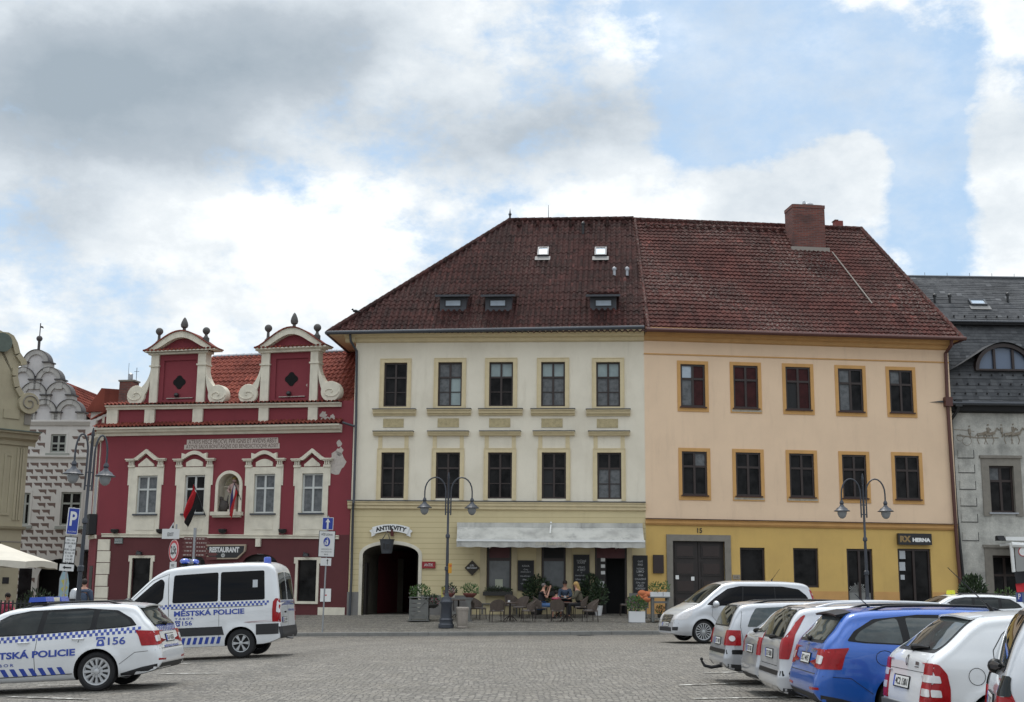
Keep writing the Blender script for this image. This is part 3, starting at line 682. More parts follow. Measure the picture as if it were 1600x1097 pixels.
q = on_plane(PRc, (PRc[3](857, 343)[0], sr)); s = MB(); s.tube([q, q+Vector((0, 0, .75))], [.02, .01], metal, 5); s.build('lightning_rod', A)
snow = MB()
for i in range(7):
    q = on_plane(PRc, (poly[3][0]+.5+i*.85, sr-.55), .06); snow.prism([(q.y-.12, q.z-.05), (q.y+.12, q.z+.14), (q.y-.12, q.z+.10)], q.x-.13, q.x+.13, t_cream, 'x')
split_build(snow, 'vent_tile', rf)
# bird perched on the hip
h = E0+(T-E0)*.135
s = MB(); s.ball(h+Vector((0, 0, .24)), .08, blackm, 8, (1.5, .8, .8)); s.ball(h+Vector((-.12, 0, .31)), .045, blackm, 8); s.tube([h+Vector((.08, 0, .23)), h+Vector((.24, 0, .2))], [.04, .012], blackm, 6); s.tube([h+Vector((-.15, 0, .31)), h+Vector((-.21, 0, .30))], [.015, .003], blackm, 5)
s.tube([h+Vector((0, -.02, .02)), h+Vector((0, -.02, .2))], .01, blackm, 4); s.tube([h+Vector((0, .02, .02)), h+Vector((0, .02, .2))], .01, blackm, 4)
bd = s.build('bird'); bd.matrix_world = A.matrix_world; bd.location = F.o; bd.rotation_euler = (0, 0, F.a); tag(bd, 'small dark bird perched on the left hip of the brown tiled roof', 'bird')
# ------------------------------------------------------------------ ORANGE HOUSE
F = ORANGE
B = empty('peach_house', F.o, F.a, 'peach and ochre three-storey house with orange window frames and big brick chimney', 'house')
ul2, ur2 = -.012, F.px(1487, 650)[0]
ztop = F.px(1250, 530)[1]; zmid = F.px(1250, 817)[1]; zs0 = -.3
up = meas((1000, 520), 3.077, [(195, 313, 152, 357), (449, 568, 158, 364), (701, 820, 165, 371), (954, 1072, 173, 380), (1200, 1312, 180, 385)])
lo = meas((1000, 520), 3.077, [(202, 323, 571, 782), (461, 581, 576, 786), (719, 838, 581, 791), (973, 1090, 587, 796), (1227, 1345, 591, 802)])
hu = [F.rect(*r) for r in up]+[F.rect(*r) for r in lo]
b = MB(); wall(b, ul2, ur2, zmid, ztop, hu, peach, depth=.10, rm=orange)
DEP2 = 13.5
b.quad([(ur2, 0, zs0), (ur2, DEP2, zs0), (ur2, DEP2, ztop), (ur2, 0, ztop)], peach); b.quad([(ul2, DEP2, zs0), (ur2, DEP2, zs0), (ur2, DEP2, ztop), (ul2, DEP2, ztop)], peach)
b.build('upper_wall', B)
gate = F.rect(1051.4, 1133, 845.6, 958); op = [F.rect(1156.7, 1195.7, 855.7, 918), F.rect(1240, 1279.3, 856.5, 918), F.rect(1324, 1364.5, 857.6, 935), F.rect(1404, 1455.6, 857.5, 938)]
gate = (gate[0], gate[1], zs0, gate[3]); op[2] = (*op[2][:2], zs0, op[2][3]); op[3] = (*op[3][:2], zs0, op[3][3])
b = MB(); wall(b, ul2, ur2, zs0, zmid, [gate]+op, ochre, depth=.2); b.build('ground_floor_wall', B)
b = MB()
for a, c in ((ul2, gate[0]-.25), (gate[1]+.25, op[2][0]), (op[2][1], op[3][0]), (op[3][1], ur2)):
    z = F.px(1300, 924)[1]; b.box(a, c, -.012, 0, zs0, z, orange)
split_build(b, 'plinth', B)
b = MB(); band(b, (ul2, F.px(1013, 811)[1]), (ur2-.05, F.px(1484, 820)[1]), [(.14, 0), (.14, -.03), (.10, -.05), (.10, -.16), (.05, -.24)], orange); b.build('string_course', B)
b = MB(); band(b, (ul2, F.px(1013, 811)[1]+.003), (ur2-.05, F.px(1484, 820)[1]+.003), [(.17, .03), (.17, 0)], brownm); b.build('string_course_flashing', B)
b = MB(); za, zb = F.px(1012, 514.5)[1], F.px(1478, 530)[1]
band(b, (ul2, za), (ur2-.05, zb), [(.50, 0), (.50, -.10), (.38, -.14), (.32, -.28), (.14, -.34), (.10, -.46), (.03, -.50)], mat('cornice_orange', (.52, .30, .12), .85, var=.25, vs=2, streak=.3)); b.build('cornice', B)
b = MB(); band(b, (ul2, F.px(1012, 552)[1]), (ur2, F.px(1475, 565.5)[1]), [(.03, 0), (.03, -.05)], orange); b.build('frieze_moulding', B)
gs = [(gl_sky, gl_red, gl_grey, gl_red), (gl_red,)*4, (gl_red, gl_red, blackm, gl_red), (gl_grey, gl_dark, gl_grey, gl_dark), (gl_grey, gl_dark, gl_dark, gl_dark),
      (gl_dark, gl_grey, gl_dark, gl_dark), (gl_dark,)*4, (gl_dark,)*4, (gl_dark,)*4, (gl_dark,)*4]
pw = mat('worn_sill', (.45, .40, .32), .8, var=.5, vs=8)
for k, (h, g) in enumerate(zip(hu, gs)):
    w = casement(B, h, .03, wood if k else wood, g, cross=.66, low_bar=False, fw=.08)
    u0, u1, z0, z1 = h; t = .145; s = MB(); s.box(u0-t, u0, -.025, 0, z0-.2, z1+t, orange); s.box(u1, u1+t, -.025, 0, z0-.2, z1+t, orange); s.box(u0, u1, -.025, 0, z1, z1+t, orange); s.box(u0, u1, -.025, 0, z0-.2, z0-.04, orange)
    s.build('window_surround', w); s = MB(); s.box(u0-.05, u1+.05, -.09, .04, z0-.04, z0+.01, brownm); s.build('sill', w)
    if k in (1, 6, 7): s = MB(); s.box(u0-.1, u1+.12, -.031, -.025, z0-.15, z0-.06, pw); s.build('bare_plaster_patch', w)
# gate
u0, u1, z0, z1 = gate; s = MB(); t = .26; s.box(u0-t, u0, -.06, .1, z0, z1+t, stone); s.box(u1, u1+t, -.06, .1, z0, z1+t, stone); s.box(u0, u1, -.06, .1, z1, z1+t, stone)
g = MB(); um = (u0+u1)/2; g.box(u0, um-.01, .12, .2, z0, z1, woodb); g.box(um+.01, u1, .12, .2, z0, z1, woodb)
for a in (u0, um+.01):
    wd = (u1-u0)/2
    for i in range(5):
        zz = z1-.12-i*.72
        g.box(a+.12, a+wd-.14, .09, .12, zz-.58, zz, woodb); g.box(a+.2, a+wd-.22, .075, .09, zz-.5, zz-.08, wood)
gt = g.build('gate', B); s.build('stone_surround', gt)
zc = F.px(1060, 902)[1]; s = MB(); s.box(um-.98, um-.84, .070, .075, zc-.08, zc+.08, whitep); s.box(um-.32, um-.18, .070, .075, zc-.13, zc+.03, whitep); s.build('sticker', gt)
for k in (0, 1):
    u0, u1, z0, z1 = op[k]; s = MB(); f = .08; s.box(u0, u0+f, .1, .17, z0, z1, wood); s.box(u1-f, u1, .1, .17, z0, z1, wood); s.box(u0+f, u1-f, .1, .17, z1-f, z1, wood); s.box(u0+f, u1-f, .1, .17, z0, z0+f, wood)
    w = s.build('shop_window', B); s = MB(); s.quad([(u0+f, .15, z0+f), (u1-f, .15, z0+f), (u1-f, .15, z1-f), (u0+f, .15, z1-f)], gl_dark); s.build('glass', w)
for k in (2, 3):
    u0, u1, z0, z1 = op[k]; s = MB(); f = .09; um = (u0+u1)/2
    s.box(u0, u0+f, .08, .17, z0, z1, wood); s.box(u1-f, u1, .08, .17, z0, z1, wood); s.box(u0+f, u1-f, .08, .17, z1-f, z1, wood); s.box(um-.05, um+.05, .08, .17, z0, z1-f, wood)
    w = s.build('door', B); s = MB(); s.quad([(u0+f, .14, z0), (u1-f, .14, z0), (u1-f, .14, z1-f), (u0+f, .14, z1-f)], gl_dark); s.build('glass', w)
    if k == 3:
        s = MB()
        for px_, py_, w_, h_ in ((1411, 867, .26, .34), (1411, 885, .26, .36), (1411.5, 902, .18, .2)):
            uu, zz = F.px(px_, py_); s.box(uu-w_/2, uu+w_/2, .07, .08, zz-h_/2, zz+h_/2, mat('pale_notice', (.42, .44, .46), .7))
        s.build('paper_notice', w)
    else:
        uu, zz = F.px(1342, 915); s = MB()
        for i in range(16):
            a = math.pi*(i+.5)/16; r = .55*random.uniform(.6, 1); s.prism([(uu, zz-.3), (uu+math.cos(a+.06)*r, zz-.3+math.sin(a+.06)*r), (uu+math.cos(a-.06)*r, zz-.3+math.sin(a-.06)*r)], .130, .134, mat('frosted_film', (.20, .20, .19), .6))
        s.box(u0+f, u1-f, .132, .136, z0, zz-.3, mat('frosted_film', (.2, .2, .19), .6)); s.build('window_film', w)
# roof
O, U, Sd, pr = roof_plane(F, (1009, 515.5), (1504, 529.5), 45, .58)
c_ = [pr(1009, 515.5), pr(1504, 529.5), pr(1345, 357.5), pr(988, 343)]
sr2 = (c_[2][1]+c_[3][1])/2; c_ = [(c_[0][0], 0), (c_[1][0], 0), (c_[2][0], c_[2][1]), (c_[3][0], c_[3][1])]
# slight flare (bellcast) at the eaves is left out on purpose of the main sheet and added as a low strip at the right corner
rf2 = tile_plane('roof', B, O, U, Sd, c_, t_orange, tw=.22, th=.30, amp=.022, step=.04, sub=4); PRo = (O, U, Sd, pr)
Tl, Tr, El, Er = P3(O, U, Sd, c_[3]), P3(O, U, Sd, c_[2]), P3(O, U, Sd, c_[0]), P3(O, U, Sd, c_[1])
yb = 2*Tr.y-Er.y
b = MB(); b.quad([Er, Vector((Er.x, yb, Er.z)), Tr], t_orange); b.quad([Tr, Vector((Er.x, yb, Er.z)), Vector((El.x, yb, Er.z)), Tl], t_orange)
b.quad([Er-Vector((0, 0, .03)), El-Vector((0, 0, .03)), Vector((El.x, yb, Er.z-.03)), Vector((Er.x, yb, Er.z-.03))], orange); b.build('roof_back', rf2)
b = MB(); ridge(b, Er, Tr, t_orange, .12); ridge(b, Tr, Tl, t_orange, .12); b.build('ridge_tiles', rf2)
b = MB(); b.tube([El+Vector((0, -.07, .0)), Er+Vector((.12, -.07, .0))], .09, brownl, 8); b.tube([Er+Vector((.05, -.05, 0)), Vector((Er.x+.05, yb, Er.z))], .09, brownl, 8); b.build('gutter', B)
# flashing line + edge step
b = MB(); pa, pb = on_plane(PRo, pr(1300, 396), .07), on_plane(PRo, pr(1362, 476), .07); b.tube([pa, pb], .03, mat('mortar', (.27, .24, .21), .9), 6); b.build('mortar_fillet', rf2)
b = MB(); pa, pb = on_plane(PRo, (c_[0][0]+.12, 0), .05), on_plane(PRo, (c_[3][0]+.12, c_[3][1]), .05); b.tube([pa, pb], .07, t_orange, 6); b.build('verge_tiles', rf2)
b = MB(); 
for i in range(18):
    x = 1010+i*12
    q = on_plane(PRo, (pr(x, 350)[0], sr2-.6), .05); b.prism([(q.y-.1, q.z-.05), (q.y+.1, q.z+.12), (q.y-.1, q.z+.08)], q.x-.11, q.x+.11, t_orange, 'x')
split_build(b, 'vent_tile', rf2)
# chimney : front face pixels 1240..1288 , side 1227..1240
pb = on_plane(PRo, pr(1262, 390)); yf = pb.y; ca = F.px(1239, 350, yf)[0]; cb = F.px(1289, 350, yf)[0]; ct = F.px(1262, 320, yf)[1]
b = MB(); b.box(ca, cb, yf, yf+1.1, pb.z-.35, ct-.16, brick); b.box(ca-.02, cb+.02, yf-.02, yf+1.12, ct-.16, ct, brick)
ch = b.build('chimney', rf2)
b = MB(); b.box(ca+.1, cb-.1, yf+.1, yf+1.0, ct, ct+.05, mat('mortar', (.27, .24, .21), .9)); 
b.ball(((ca+cb)/2+.15, yf+.3, ct+.10), .14, zinc, 8, (1.6, 1, .7)); b.lathe([(.03, .05), (.10, .12), (.06, .26), (.0, .3)], zinc, c=((ca+cb)/2-.1, yf+.3, ct), n=8)
cc = b.build('chimney_cap', ch)
b = MB(); b.box(ca-.15, cb+.15, yf-.12, yf, pb.z-.25, pb.z+.1, mat('mortar', (.27, .24, .21), .9)); b.build('chimney_flashing', ch)
u_, z_ = F.px(1309, 347, Tr.y+1.2); b = MB(); b.box(u_-.2, u_+.2, Tr.y+1, Tr.y+1.4, z_-1.5, z_+.02, mat('red_render', (.2, .05, .04), .8)); b.box(u_-.24, u_-.05, Tr.y+.97, Tr.y+1.42, z_+.02, z_+.06, brick); b.build('small_chimney', rf2)
# right-hand corner pipes
Gp = Er
b = MB(); b.tube([fpt(F, 1487, 531, -.55), fpt(F, 1486, 540, -.5), fpt(F, 1477.5, 552, -.12), fpt(F, 1480, 620, -.12), fpt(F, 1485, 700, -.12), fpt(F, 1495, 850, -.12), fpt(F, 1501.5, 925, -.12)], .075, brownl, 10)
p = fpt(F, 1481, 628, -.12); b.box(p.x-.16, p.x+.16, -.26, 0, p.z-.2, p.z+.2, brownl); b.build('downpipe', B)
text('house_number', '15', black, B, (F.px(1093, 829)[0], -.03, F.px(1093, 829)[1]), h=.2, bold=.02)
# ------------------------------------------------------------------ RED HOUSE
F = RED
C_ = empty('crimson_house', F.o, F.a, 'crimson baroque house with two curved gables, ivory stucco and a restaurant below', 'house')
ul3 = F.px(157, 750)[0]; ur3 = -.02; zs0 = -.4
zmid = F.px(340, 836)[1]; ztop = F.px(340, 672)[1]; zat = F.px(340, 634)[1]
fr = [(214, 245.4, 743, 803), (288.6, 319.8, 742.4, 802.5), (397, 429.5, 740.7, 802.5), (472, 504.7, 740, 801.7)]
hu = [F.rect(*r) for r in fr]; za = sum(h[2] for h in hu)/4; zb = sum(h[3] for h in hu)/4; hu = [(h[0], h[1], (za+h[2])/2, (zb+h[3])/2) for h in hu]
nu0, nu1, nz0, nz1 = F.rect(341.5, 374.5, 740, 800); nr = (nu1-nu0)/2; nc = (nu0+nu1)/2; nzs = nz1-nr
b = MB(); wall(b, ul3, ur3, zmid, ztop, hu+[(nu0, nu1, nz0, nz1)], redp, depth=.16, rm=white)
for i in range(12):
    a0, a1 = math.pi*i/12, math.pi*(i+1)/12
    x0, z0, x1, z1 = nc+nr*math.cos(a0), nzs+nr*math.sin(a0), nc+nr*math.cos(a1), nzs+nr*math.sin(a1)
    b.quad([(x0, 0, z0), (x0, 0, nz1), (x1, 0, nz1), (x1, 0, z1)], redp)
b.quad([(ur3, 0, zs0), (ur3, 10, zs0), (ur3, 10, ztop), (ur3, 0, ztop)], redp); b.quad([(ul3, 0, zs0), (ul3, 10, zs0), (ul3, 10, ztop), (ul3, 0, ztop)], redp)
b.build('upper_wall', C_)
low = [F.rect(205, 234, 872, 950), F.rect(465, 494.5, 875, 939.5)]; archs = [(278, 319, 866), (377.5, 432, 865.5)]
b = MB(); ah = [F.rect(x0, x1, y0, 955) for x0, x1, y0 in archs]; wall(b, ul3, ur3, zs0, zmid, low+[(h[0], h[1], zs0, h[3]) for h in ah], redd, depth=.25)
for h in ah:
    um = (h[0]+h[1])/2; hw = (h[1]-h[0])/2; rise = .42
    for i in range(14):
        a0, a1 = math.pi*i/14, math.pi*(i+1)/14; P_ = lambda a: (um+hw*math.cos(a), h[3]-rise+rise*math.sin(a))
        (x0, z0), (x1, z1) = P_(a0), P_(a1); b.quad([(x0, 0, z0), (x0, 0, h[3]), (x1, 0, h[3]), (x1, 0, z1)], redd)
b.build('ground_floor_wall', C_)
for h in ah:
    g = MB(); g.box(h[0]+.002, h[1]-.002, .24, .3, zs0, h[3]-.002, woodb); d = g.build('arched_doorway', C_)
    g = MB(); um = (h[0]+h[1])/2
    for i in range(3): a = h[0]+.15+i*(h[1]-h[0]-.1)/3; g.box(a, a+(h[1]-h[0])/3-.15, .23, .24, h[3]-.75, h[3]-.25, gl_dark)
    g.build('glass', d)
for k, h in enumerate(low):
    g = MB(); f = .12; t = .11; g.box(h[0]-t, h[0], -.05, .02, h[2]-t, h[3]+t, white); g.box(h[1], h[1]+t, -.05, .02, h[2]-t, h[3]+t, white); g.box(h[0], h[1], -.05, .02, h[3], h[3]+t, white); g.box(h[0], h[1], -.05, .02, h[2]-t, h[2], white)
    g.box(h[0]-t-.07, h[0]-t, -.05, 0, h[3]-.15, h[3]+t, white); g.box(h[1]+t, h[1]+t+.07, -.05, 0, h[3]-.15, h[3]+t, white)
    w = g.build('ground_window', C_); g = MB(); g.box(h[0], h[1], .1, .12, h[2], h[3], gl_dark)
    g.build('glass', w)
    g = MB(); g.tube([(h[0]+.35, -.02, h[3]+.25), (h[0]+.35, -.25, h[3]+.3)], .03, black); g.lathe([(.16, 0), (.13, .12), (.03, .16)], black, c=(h[0]+.45, -.25, h[3]+.14), n=10); g.build('wall_lamp', w)
# bands
def bnd(name, x0, y0, x1, y1, prof, m, ext0=0, ext1=0):
    b = MB(); p, q = F.px(x0, y0), F.px(x1, y1); band(b, (p[0]-ext0, p[1]), (q[0]+ext1, q[1]), prof, m); return b.build(name, C_)
bnd('string_course', 160, 833.5, 530, 836.5, [(.10, 0), (.10, -.04), (.06, -.06), (.06, -.16)], white)
bnd('cornice', 155, 669, 535, 662, [(.42, -.04), (.42, -.12), (.30, -.15), (.26, -.24), (.12, -.28), (.08, -.38)], white, ext0=.1)
bnd('attic_band', 168, 633.5, 534, 628, [(.22, -.03), (.22, -.09), (.12, -.12), (.10, -.22)], white)
def tile_strip(name, x0, y0, x1, y1, d0, d1, rise, parent=None):
    p, q = F.px(x0, y0), F.px(x1, y1); O = Vector((p[0], -d0, p[1])); U = Vector((q[0]-p[0], 0, q[1]-p[1])); Ln = U.length; Sd = Vector((0, d0+d1, rise))
    return tile_plane(name, parent or C_, O, U, Sd, [(0, 0), (Ln, 0), (Ln, Sd.length), (0, Sd.length)], t_red, tw=.2, th=.25, amp=.04)
tile_strip('cornice_tiles', 153, 669.5, 536, 662.5, .48, .05, .22); tile_strip('attic_tiles', 166, 634, 535, 628.5, .30, .3, .16)
# attic wall
b = MB(); zc1 = F.px(340, 630)[1]; b.box(ul3+.1, ur3, .02, .4, ztop-.1, zc1-.06, redp); b.build('attic_wall', C_)
b = MB()
for x0, x1 in ((168, 185), (227, 242.5), (302, 317.5), (405, 420), (482, 496.5)):
    xm = (x0+x1)/2; a, c = F.px(x0, 650)[0], F.px(x1, 650)[0]; zt = F.px(xm, 633.5-(xm-168)*.016+5)[1]; zbm = F.px(xm, 667-(xm-155)*.018)[1]; b.box(a, c, -.08, .02, zbm, zt, white)
split_build(b, 'attic_pilaster', C_)
peel = mat('peeled_plaster', (.45, .40, .36), .95, var=.4, vs=9)
def blot(cx, cy, r, n=14, sy=1, y=-.006, seed=0):
    rr = random.Random(seed); u, z = F.px(cx, cy); s = MB(); s.prism([(u+math.cos(2*math.pi*i/n)*r*rr.uniform(.55, 1.1), z+math.sin(2*math.pi*i/n)*r*sy*rr.uniform(.55, 1.1)) for i in range(n)], y, 0.018, peel); return s
for i, a in enumerate(((527, 722, .42, 1.4, -.006), (531, 706, .2, 1.2, -.006), (505, 648, .18, 1, .01), (510, 655, .3, .4, .01), (519, 652, .16, 1, .01), (481, 602, .11, .9, .02), (530, 693, .14, 1.2, -.006))):
    blot(a[0], a[1], a[2], sy=a[3], y=a[4], seed=i).build('peeled_patch', C_)
# big windows with stucco surrounds
def win_red(k, h, xs0, xs1, kind):
    w = casement(C_, h, .06, winwhite, (gl_grey if k != 1 else gl_dark,)*4, cross=.64, low_bar=False, fw=.075)
    for o in list(w.children): pass
    u0, u1, z0, z1 = h; a, c = F.px(xs0, 770)[0], F.px(xs1, 770)[0]; zt = F.px((xs0+xs1)/2, 730)[1]; zb = zmid+.0
    s = MB(); um = (a+c)/2
    s.box(a, u0, -.05, 0, zb, zt, white); s.box(u1, c, -.05, 0, zb, zt, white); s.box(u0, u1, -.05, 0, z1, zt, white); s.box(u0, u1, -.05, 0, zb, z0-.02, white)
    s.box(a-.08, a, -.04, 0, zt-.8, zt, white); s.box(c, c+.08, -.04, 0, zt-.8, zt, white)      # ears
    s.box(u0+.02, u1-.02, -.065, -.05, zb+.22, z0-.28, white)
    s.build('window_surround', w)
    s = MB(); s.box(u0-.1, u1+.1, -.14, 0, z0-.07, z0, metal); s.build('sill', w)
    s = MB(); zp = zt+.22
    for e in (-1, 1):
        cx = um+e*((c-a)/2-.08)
        s.box(cx-.16, cx+.16, -.10, 0, zt, zt+.10, white)
        for j in (-1, 0, 1): s.box(cx+j*.085-.025, cx+j*.085+.025, -.12, 0, zt+.10, zt+.26, white)
        s.box(cx-.24 if e < 0 else cx-.16, cx+.16 if e < 0 else cx+.24, -.17, 0, zt+.26, zt+.32, white)
        s.box(cx-.27 if e < 0 else cx-.18, cx+.18 if e < 0 else cx+.27, -.21, 0, zt+.32, zt+.37, white)
    W_ = (c-a)/2-.22
    if kind == 'tri': top = [(-W_, .30), (-W_, .40), (-W_*.85, .44), (0, .80), (W_*.85, .44), (W_, .40), (W_, .30)]; inn = [(W_*.72, .30), (0, .62), (-W_*.72, .30)]
    else:
        top = [(-W_, .30), (-W_, .62), (-W_*.7, .56)]+[(-W_*.7+1.4*W_*i/10, .56+.16*math.sin(math.pi*i/10)) for i in range(1, 10)]+[(W_*.7, .56), (W_, .62), (W_, .30)]
        inn = [(W_*.72-1.44*W_*i/10, .40+.16*math.sin(math.pi*i/10)) for i in range(11)]
    n = len(top); m_ = len(inn)
    # band following the top, then tympanum slab
    s.prism([(um+x, zt+z) for x, z in top]+[(um+x, zt+z) for x, z in inn], -.15, 0, white)
    s.prism([(um+x*.92, zt+.12+(z-.30)*.9) for x, z in inn]+[(um-W_*.66, zt+.03), (um+W_*.66, zt+.03)], -.07, 0, white)
    s.build('window_pediment', w)
for k, (h, xs0, xs1, kd) in enumerate(zip(hu, (201.5, 276, 385, 461), (252, 329, 439, 513), ('tri', 'arc', 'arc', 'tri'))): win_red(k, h, xs0, xs1, kd)
# niche and statues
s = MB(); n = 16; out = [(nc+(nr+.13)*math.cos(math.pi*i/n), nzs+(nr+.13)*math.sin(math.pi*i/n)) for i in range(n+1)]; inn = [(nc+nr*math.cos(math.pi*i/n), nzs+nr*math.sin(math.pi*i/n)) for i in range(n+1)]
out = [(nu1+.13, nz0)]+out+[(nu0-.13, nz0)]; inn = [(nu1, nz0)]+inn+[(nu0, nz0)]
for k in range(len(out)-1): s.prism([out[k], out[k+1], inn[k+1], inn[k]], -.07, 0, white)
s.box(nu0-.22, nu1+.22, -.3, 0, nz0-.16, nz0, white); s.box(nu0-.14, nu1+.14, -.22, 0, nz0-.24, nz0-.16, white)
for k in range(len(inn)-1): s.quad([(inn[k][0], 0, inn[k][1]), (inn[k+1][0], 0, inn[k+1][1]), (inn[k+1][0], .55, inn[k+1][1]), (inn[k][0], .55, inn[k][1])], white)
s.quad([(x, .55, z) for x, z in inn], white)
s.box(nu0, nu1, .44, .55, nzs-.06, nzs, white)
ni = s.build('niche', C_)
s = MB()
for i in range(9):
    a0 = math.pi*(i+.08)/9; a1 = math.pi*(i+.92)/9; am = (a0+a1)/2; r = nr*.75
    s.prism([(nc, nzs+.03), (nc+r*math.cos(a0), nzs+.03+r*math.sin(a0)*.8), (nc+r*1.08*math.cos(am), nzs+.03+r*1.08*math.sin(am)*.8), (nc+r*math.cos(a1), nzs+.03+r*math.sin(a1)*.8)], .42, .55, mat('shell_stucco', (.36, .32, .22), .9, var=.3, vs=9))
s.build('shell', ni)
ROT = Matrix.Rotation(F.a, 4, 'Z')
def place_on(o, F_): o.location = F_.o; o.rotation_euler = (0, 0, F_.a)
gilt = mat('gilt', (.33, .24, .08), .5, metal=.5, var=.4, vs=8); skin_s = mat('painted_stone', (.42, .28, .25), .8, var=.4, vs=9); dst = mat('dark_stone', (.07, .06, .055), .9, var=.5, vs=9)
s = MB(); z0 = nz0; cx = nc+.10; s.box(cx-.2, cx+.2, .12, .42, z0, z0+.12, white)
s.lathe([(.19, .12), (.17, .4), (.15, .7), (.13, .95), (.19, 1.10), (.17, 1.22), (.06, 1.29)], skin_s, c=(cx, .27, z0), n=12); s.ball((cx, .26, z0+1.38), .095, skin_s, 8)
for e in (-1, 1): s.tube([(cx+e*.18, .26, z0+1.17), (cx+e*.26, .2, z0+.95), (cx+e*.12, .1, z0+.85)], [.06, .05, .035], skin_s, 6)
st = s.build('saint_statue'); place_on(st, F); tag(st, 'small painted saint statue with gilt halo standing in the shell niche', 'statue')
s = MB(); s.lathe([(.001, 0), (.34, 0), (.36, .03), (.001, .03)], gilt, ax='y', c=(cx, .44, z0+1.15), n=20)
for v in range(len(s.v)): s.v[v] = (s.v[v][0], s.v[v][1], z0+1.15+(s.v[v][2]-z0-1.15)*1.35)
s.build('halo', st); s = MB(); s.lathe([(.11, 0), (.12, .05), (.07, .10), (.0, .12)], gilt, c=(cx, .26, z0+1.45), n=8); s.build('crown', st)
s = MB(); cx = nc-.36; s.ball((cx, .25, z0+.26), .24, dst, 8, (1.0, .8, 1.1)); s.ball((cx-.13, .2, z0+.6), .10, dst, 8, (1.3, .9, .9)); s.tube([(cx-.05, .24, z0+.4), (cx-.12, .21, z0+.6)], [.12, .08], dst, 8); s.tube([(cx+.15, .25, z0+.35), (cx+.2, .25, z0+.75)], [.05, .015], dst, 6); s.tube([(cx-.1, .15, z0+.2), (cx-.22, .08, z0+.02)], [.07, .05], dst, 6)
s.tube([(cx-.22, .2, z0+.64), (cx-.3, .2, z0+.60)], [.05, .02], dst, 6)
g = s.build('stone_beast'); place_on(g, F); tag(g, 'dark crouching stone animal left of the saint in the niche', 'statue')
# inscription
inm = mat('inscription_ground', (.50, .43, .38), .9, var=.2, vs=2); inl = mat('inscription_letters', (.13, .09, .08), .9)
s = MB(); r1 = F.rect(292.5, 435, 684.3, 693.2); r2 = F.rect(289, 437, 693.2, 702.2)
p0, p1, p2, p3 = F.px(292.5, 687.2), F.px(434.5, 683.6), F.px(435, 692.7), F.px(292, 695.2)
s.prism([p0, p1, p2, p3], -.02, 0, inm); q0, q1, q2, q3 = F.px(288.5, 695.2), F.px(437, 692.6), F.px(437, 700.7), F.px(288, 702.4)
s.prism([q0, q1, q2, q3], -.021, 0, inm); s.build('inscription_panel', C_)
def stext(name, txt, m, x0, y0, x1, y1, h, y):
    a, c = F.px(x0, y0), F.px(x1, y1); o = text(name, txt, m, C_, (0, 0, 0), w=c[0]-a[0], h=h, bold=.01)
    sl = (c[1]-a[1])/(c[0]-a[0])
    for v in o.data.vertices: v.co.z += (a[1]+c[1])/2+v.co.x*sl; v.co.x += (a[0]+c[0])/2; v.co.y = y
stext('inscription', 'ATRIVS HISCE PROCVL FVR IGNIS ET AVIDVS ABSIT', inl, 295, 691, 433, 688, .2, -.024)
stext('inscription', 'ATQVE SALVS BONITASQVE DEI BENEDICTIOQVE ADSIT', inl, 291, 698.8, 435, 696.5, .2, -.025)
# quoins at the left end, plinth
s = MB(); a, c = F.px(152, 880)[0], F.px(172, 880)[0]
for i in range(7):
    zt = zmid-.18-i*.52; s.box(a if i % 2 else a, c-(0 if i % 3 else .05), -.06, 0, zt-.49, zt, white)
split_build(s, 'quoin', C_)
s = MB(); s.box(F.px(497, 950)[0], ur3-.1, -.04, 0, zs0, F.px(510, 949)[1], white); s.build('plinth', C_)
s = MB(); u_, z_ = F.px(509, 930); s.box(u_-.24, u_+.24, -.03, 0, z_-.27, z_+.27, whitep); s.build('meter_door', C_); text('meter_mark', '-', mat('sign_red', (.5, .02, .03), .5), C_, (u_, -.034, z_), w=.12, h=.05)
s = MB(); u_, z_ = F.px(404.5, 848); s.box(u_-.11, u_+.11, -.12, 0, z_-.17, z_+.17, white); s.build('alarm_box', C_)
for x in (183, 254, 351, 444.5):
    s = MB(); u_, z_ = F.px(x, 830); s.lathe([(.05, -.12), (.16, -.06), (.19, .06), (.17, .08), (.01, .08)], black, c=(u_, -.2, z_), n=12); s.tube([(u_, 0, z_), (u_, -.2, z_)], .03, black); s.build('wall_light', C_)
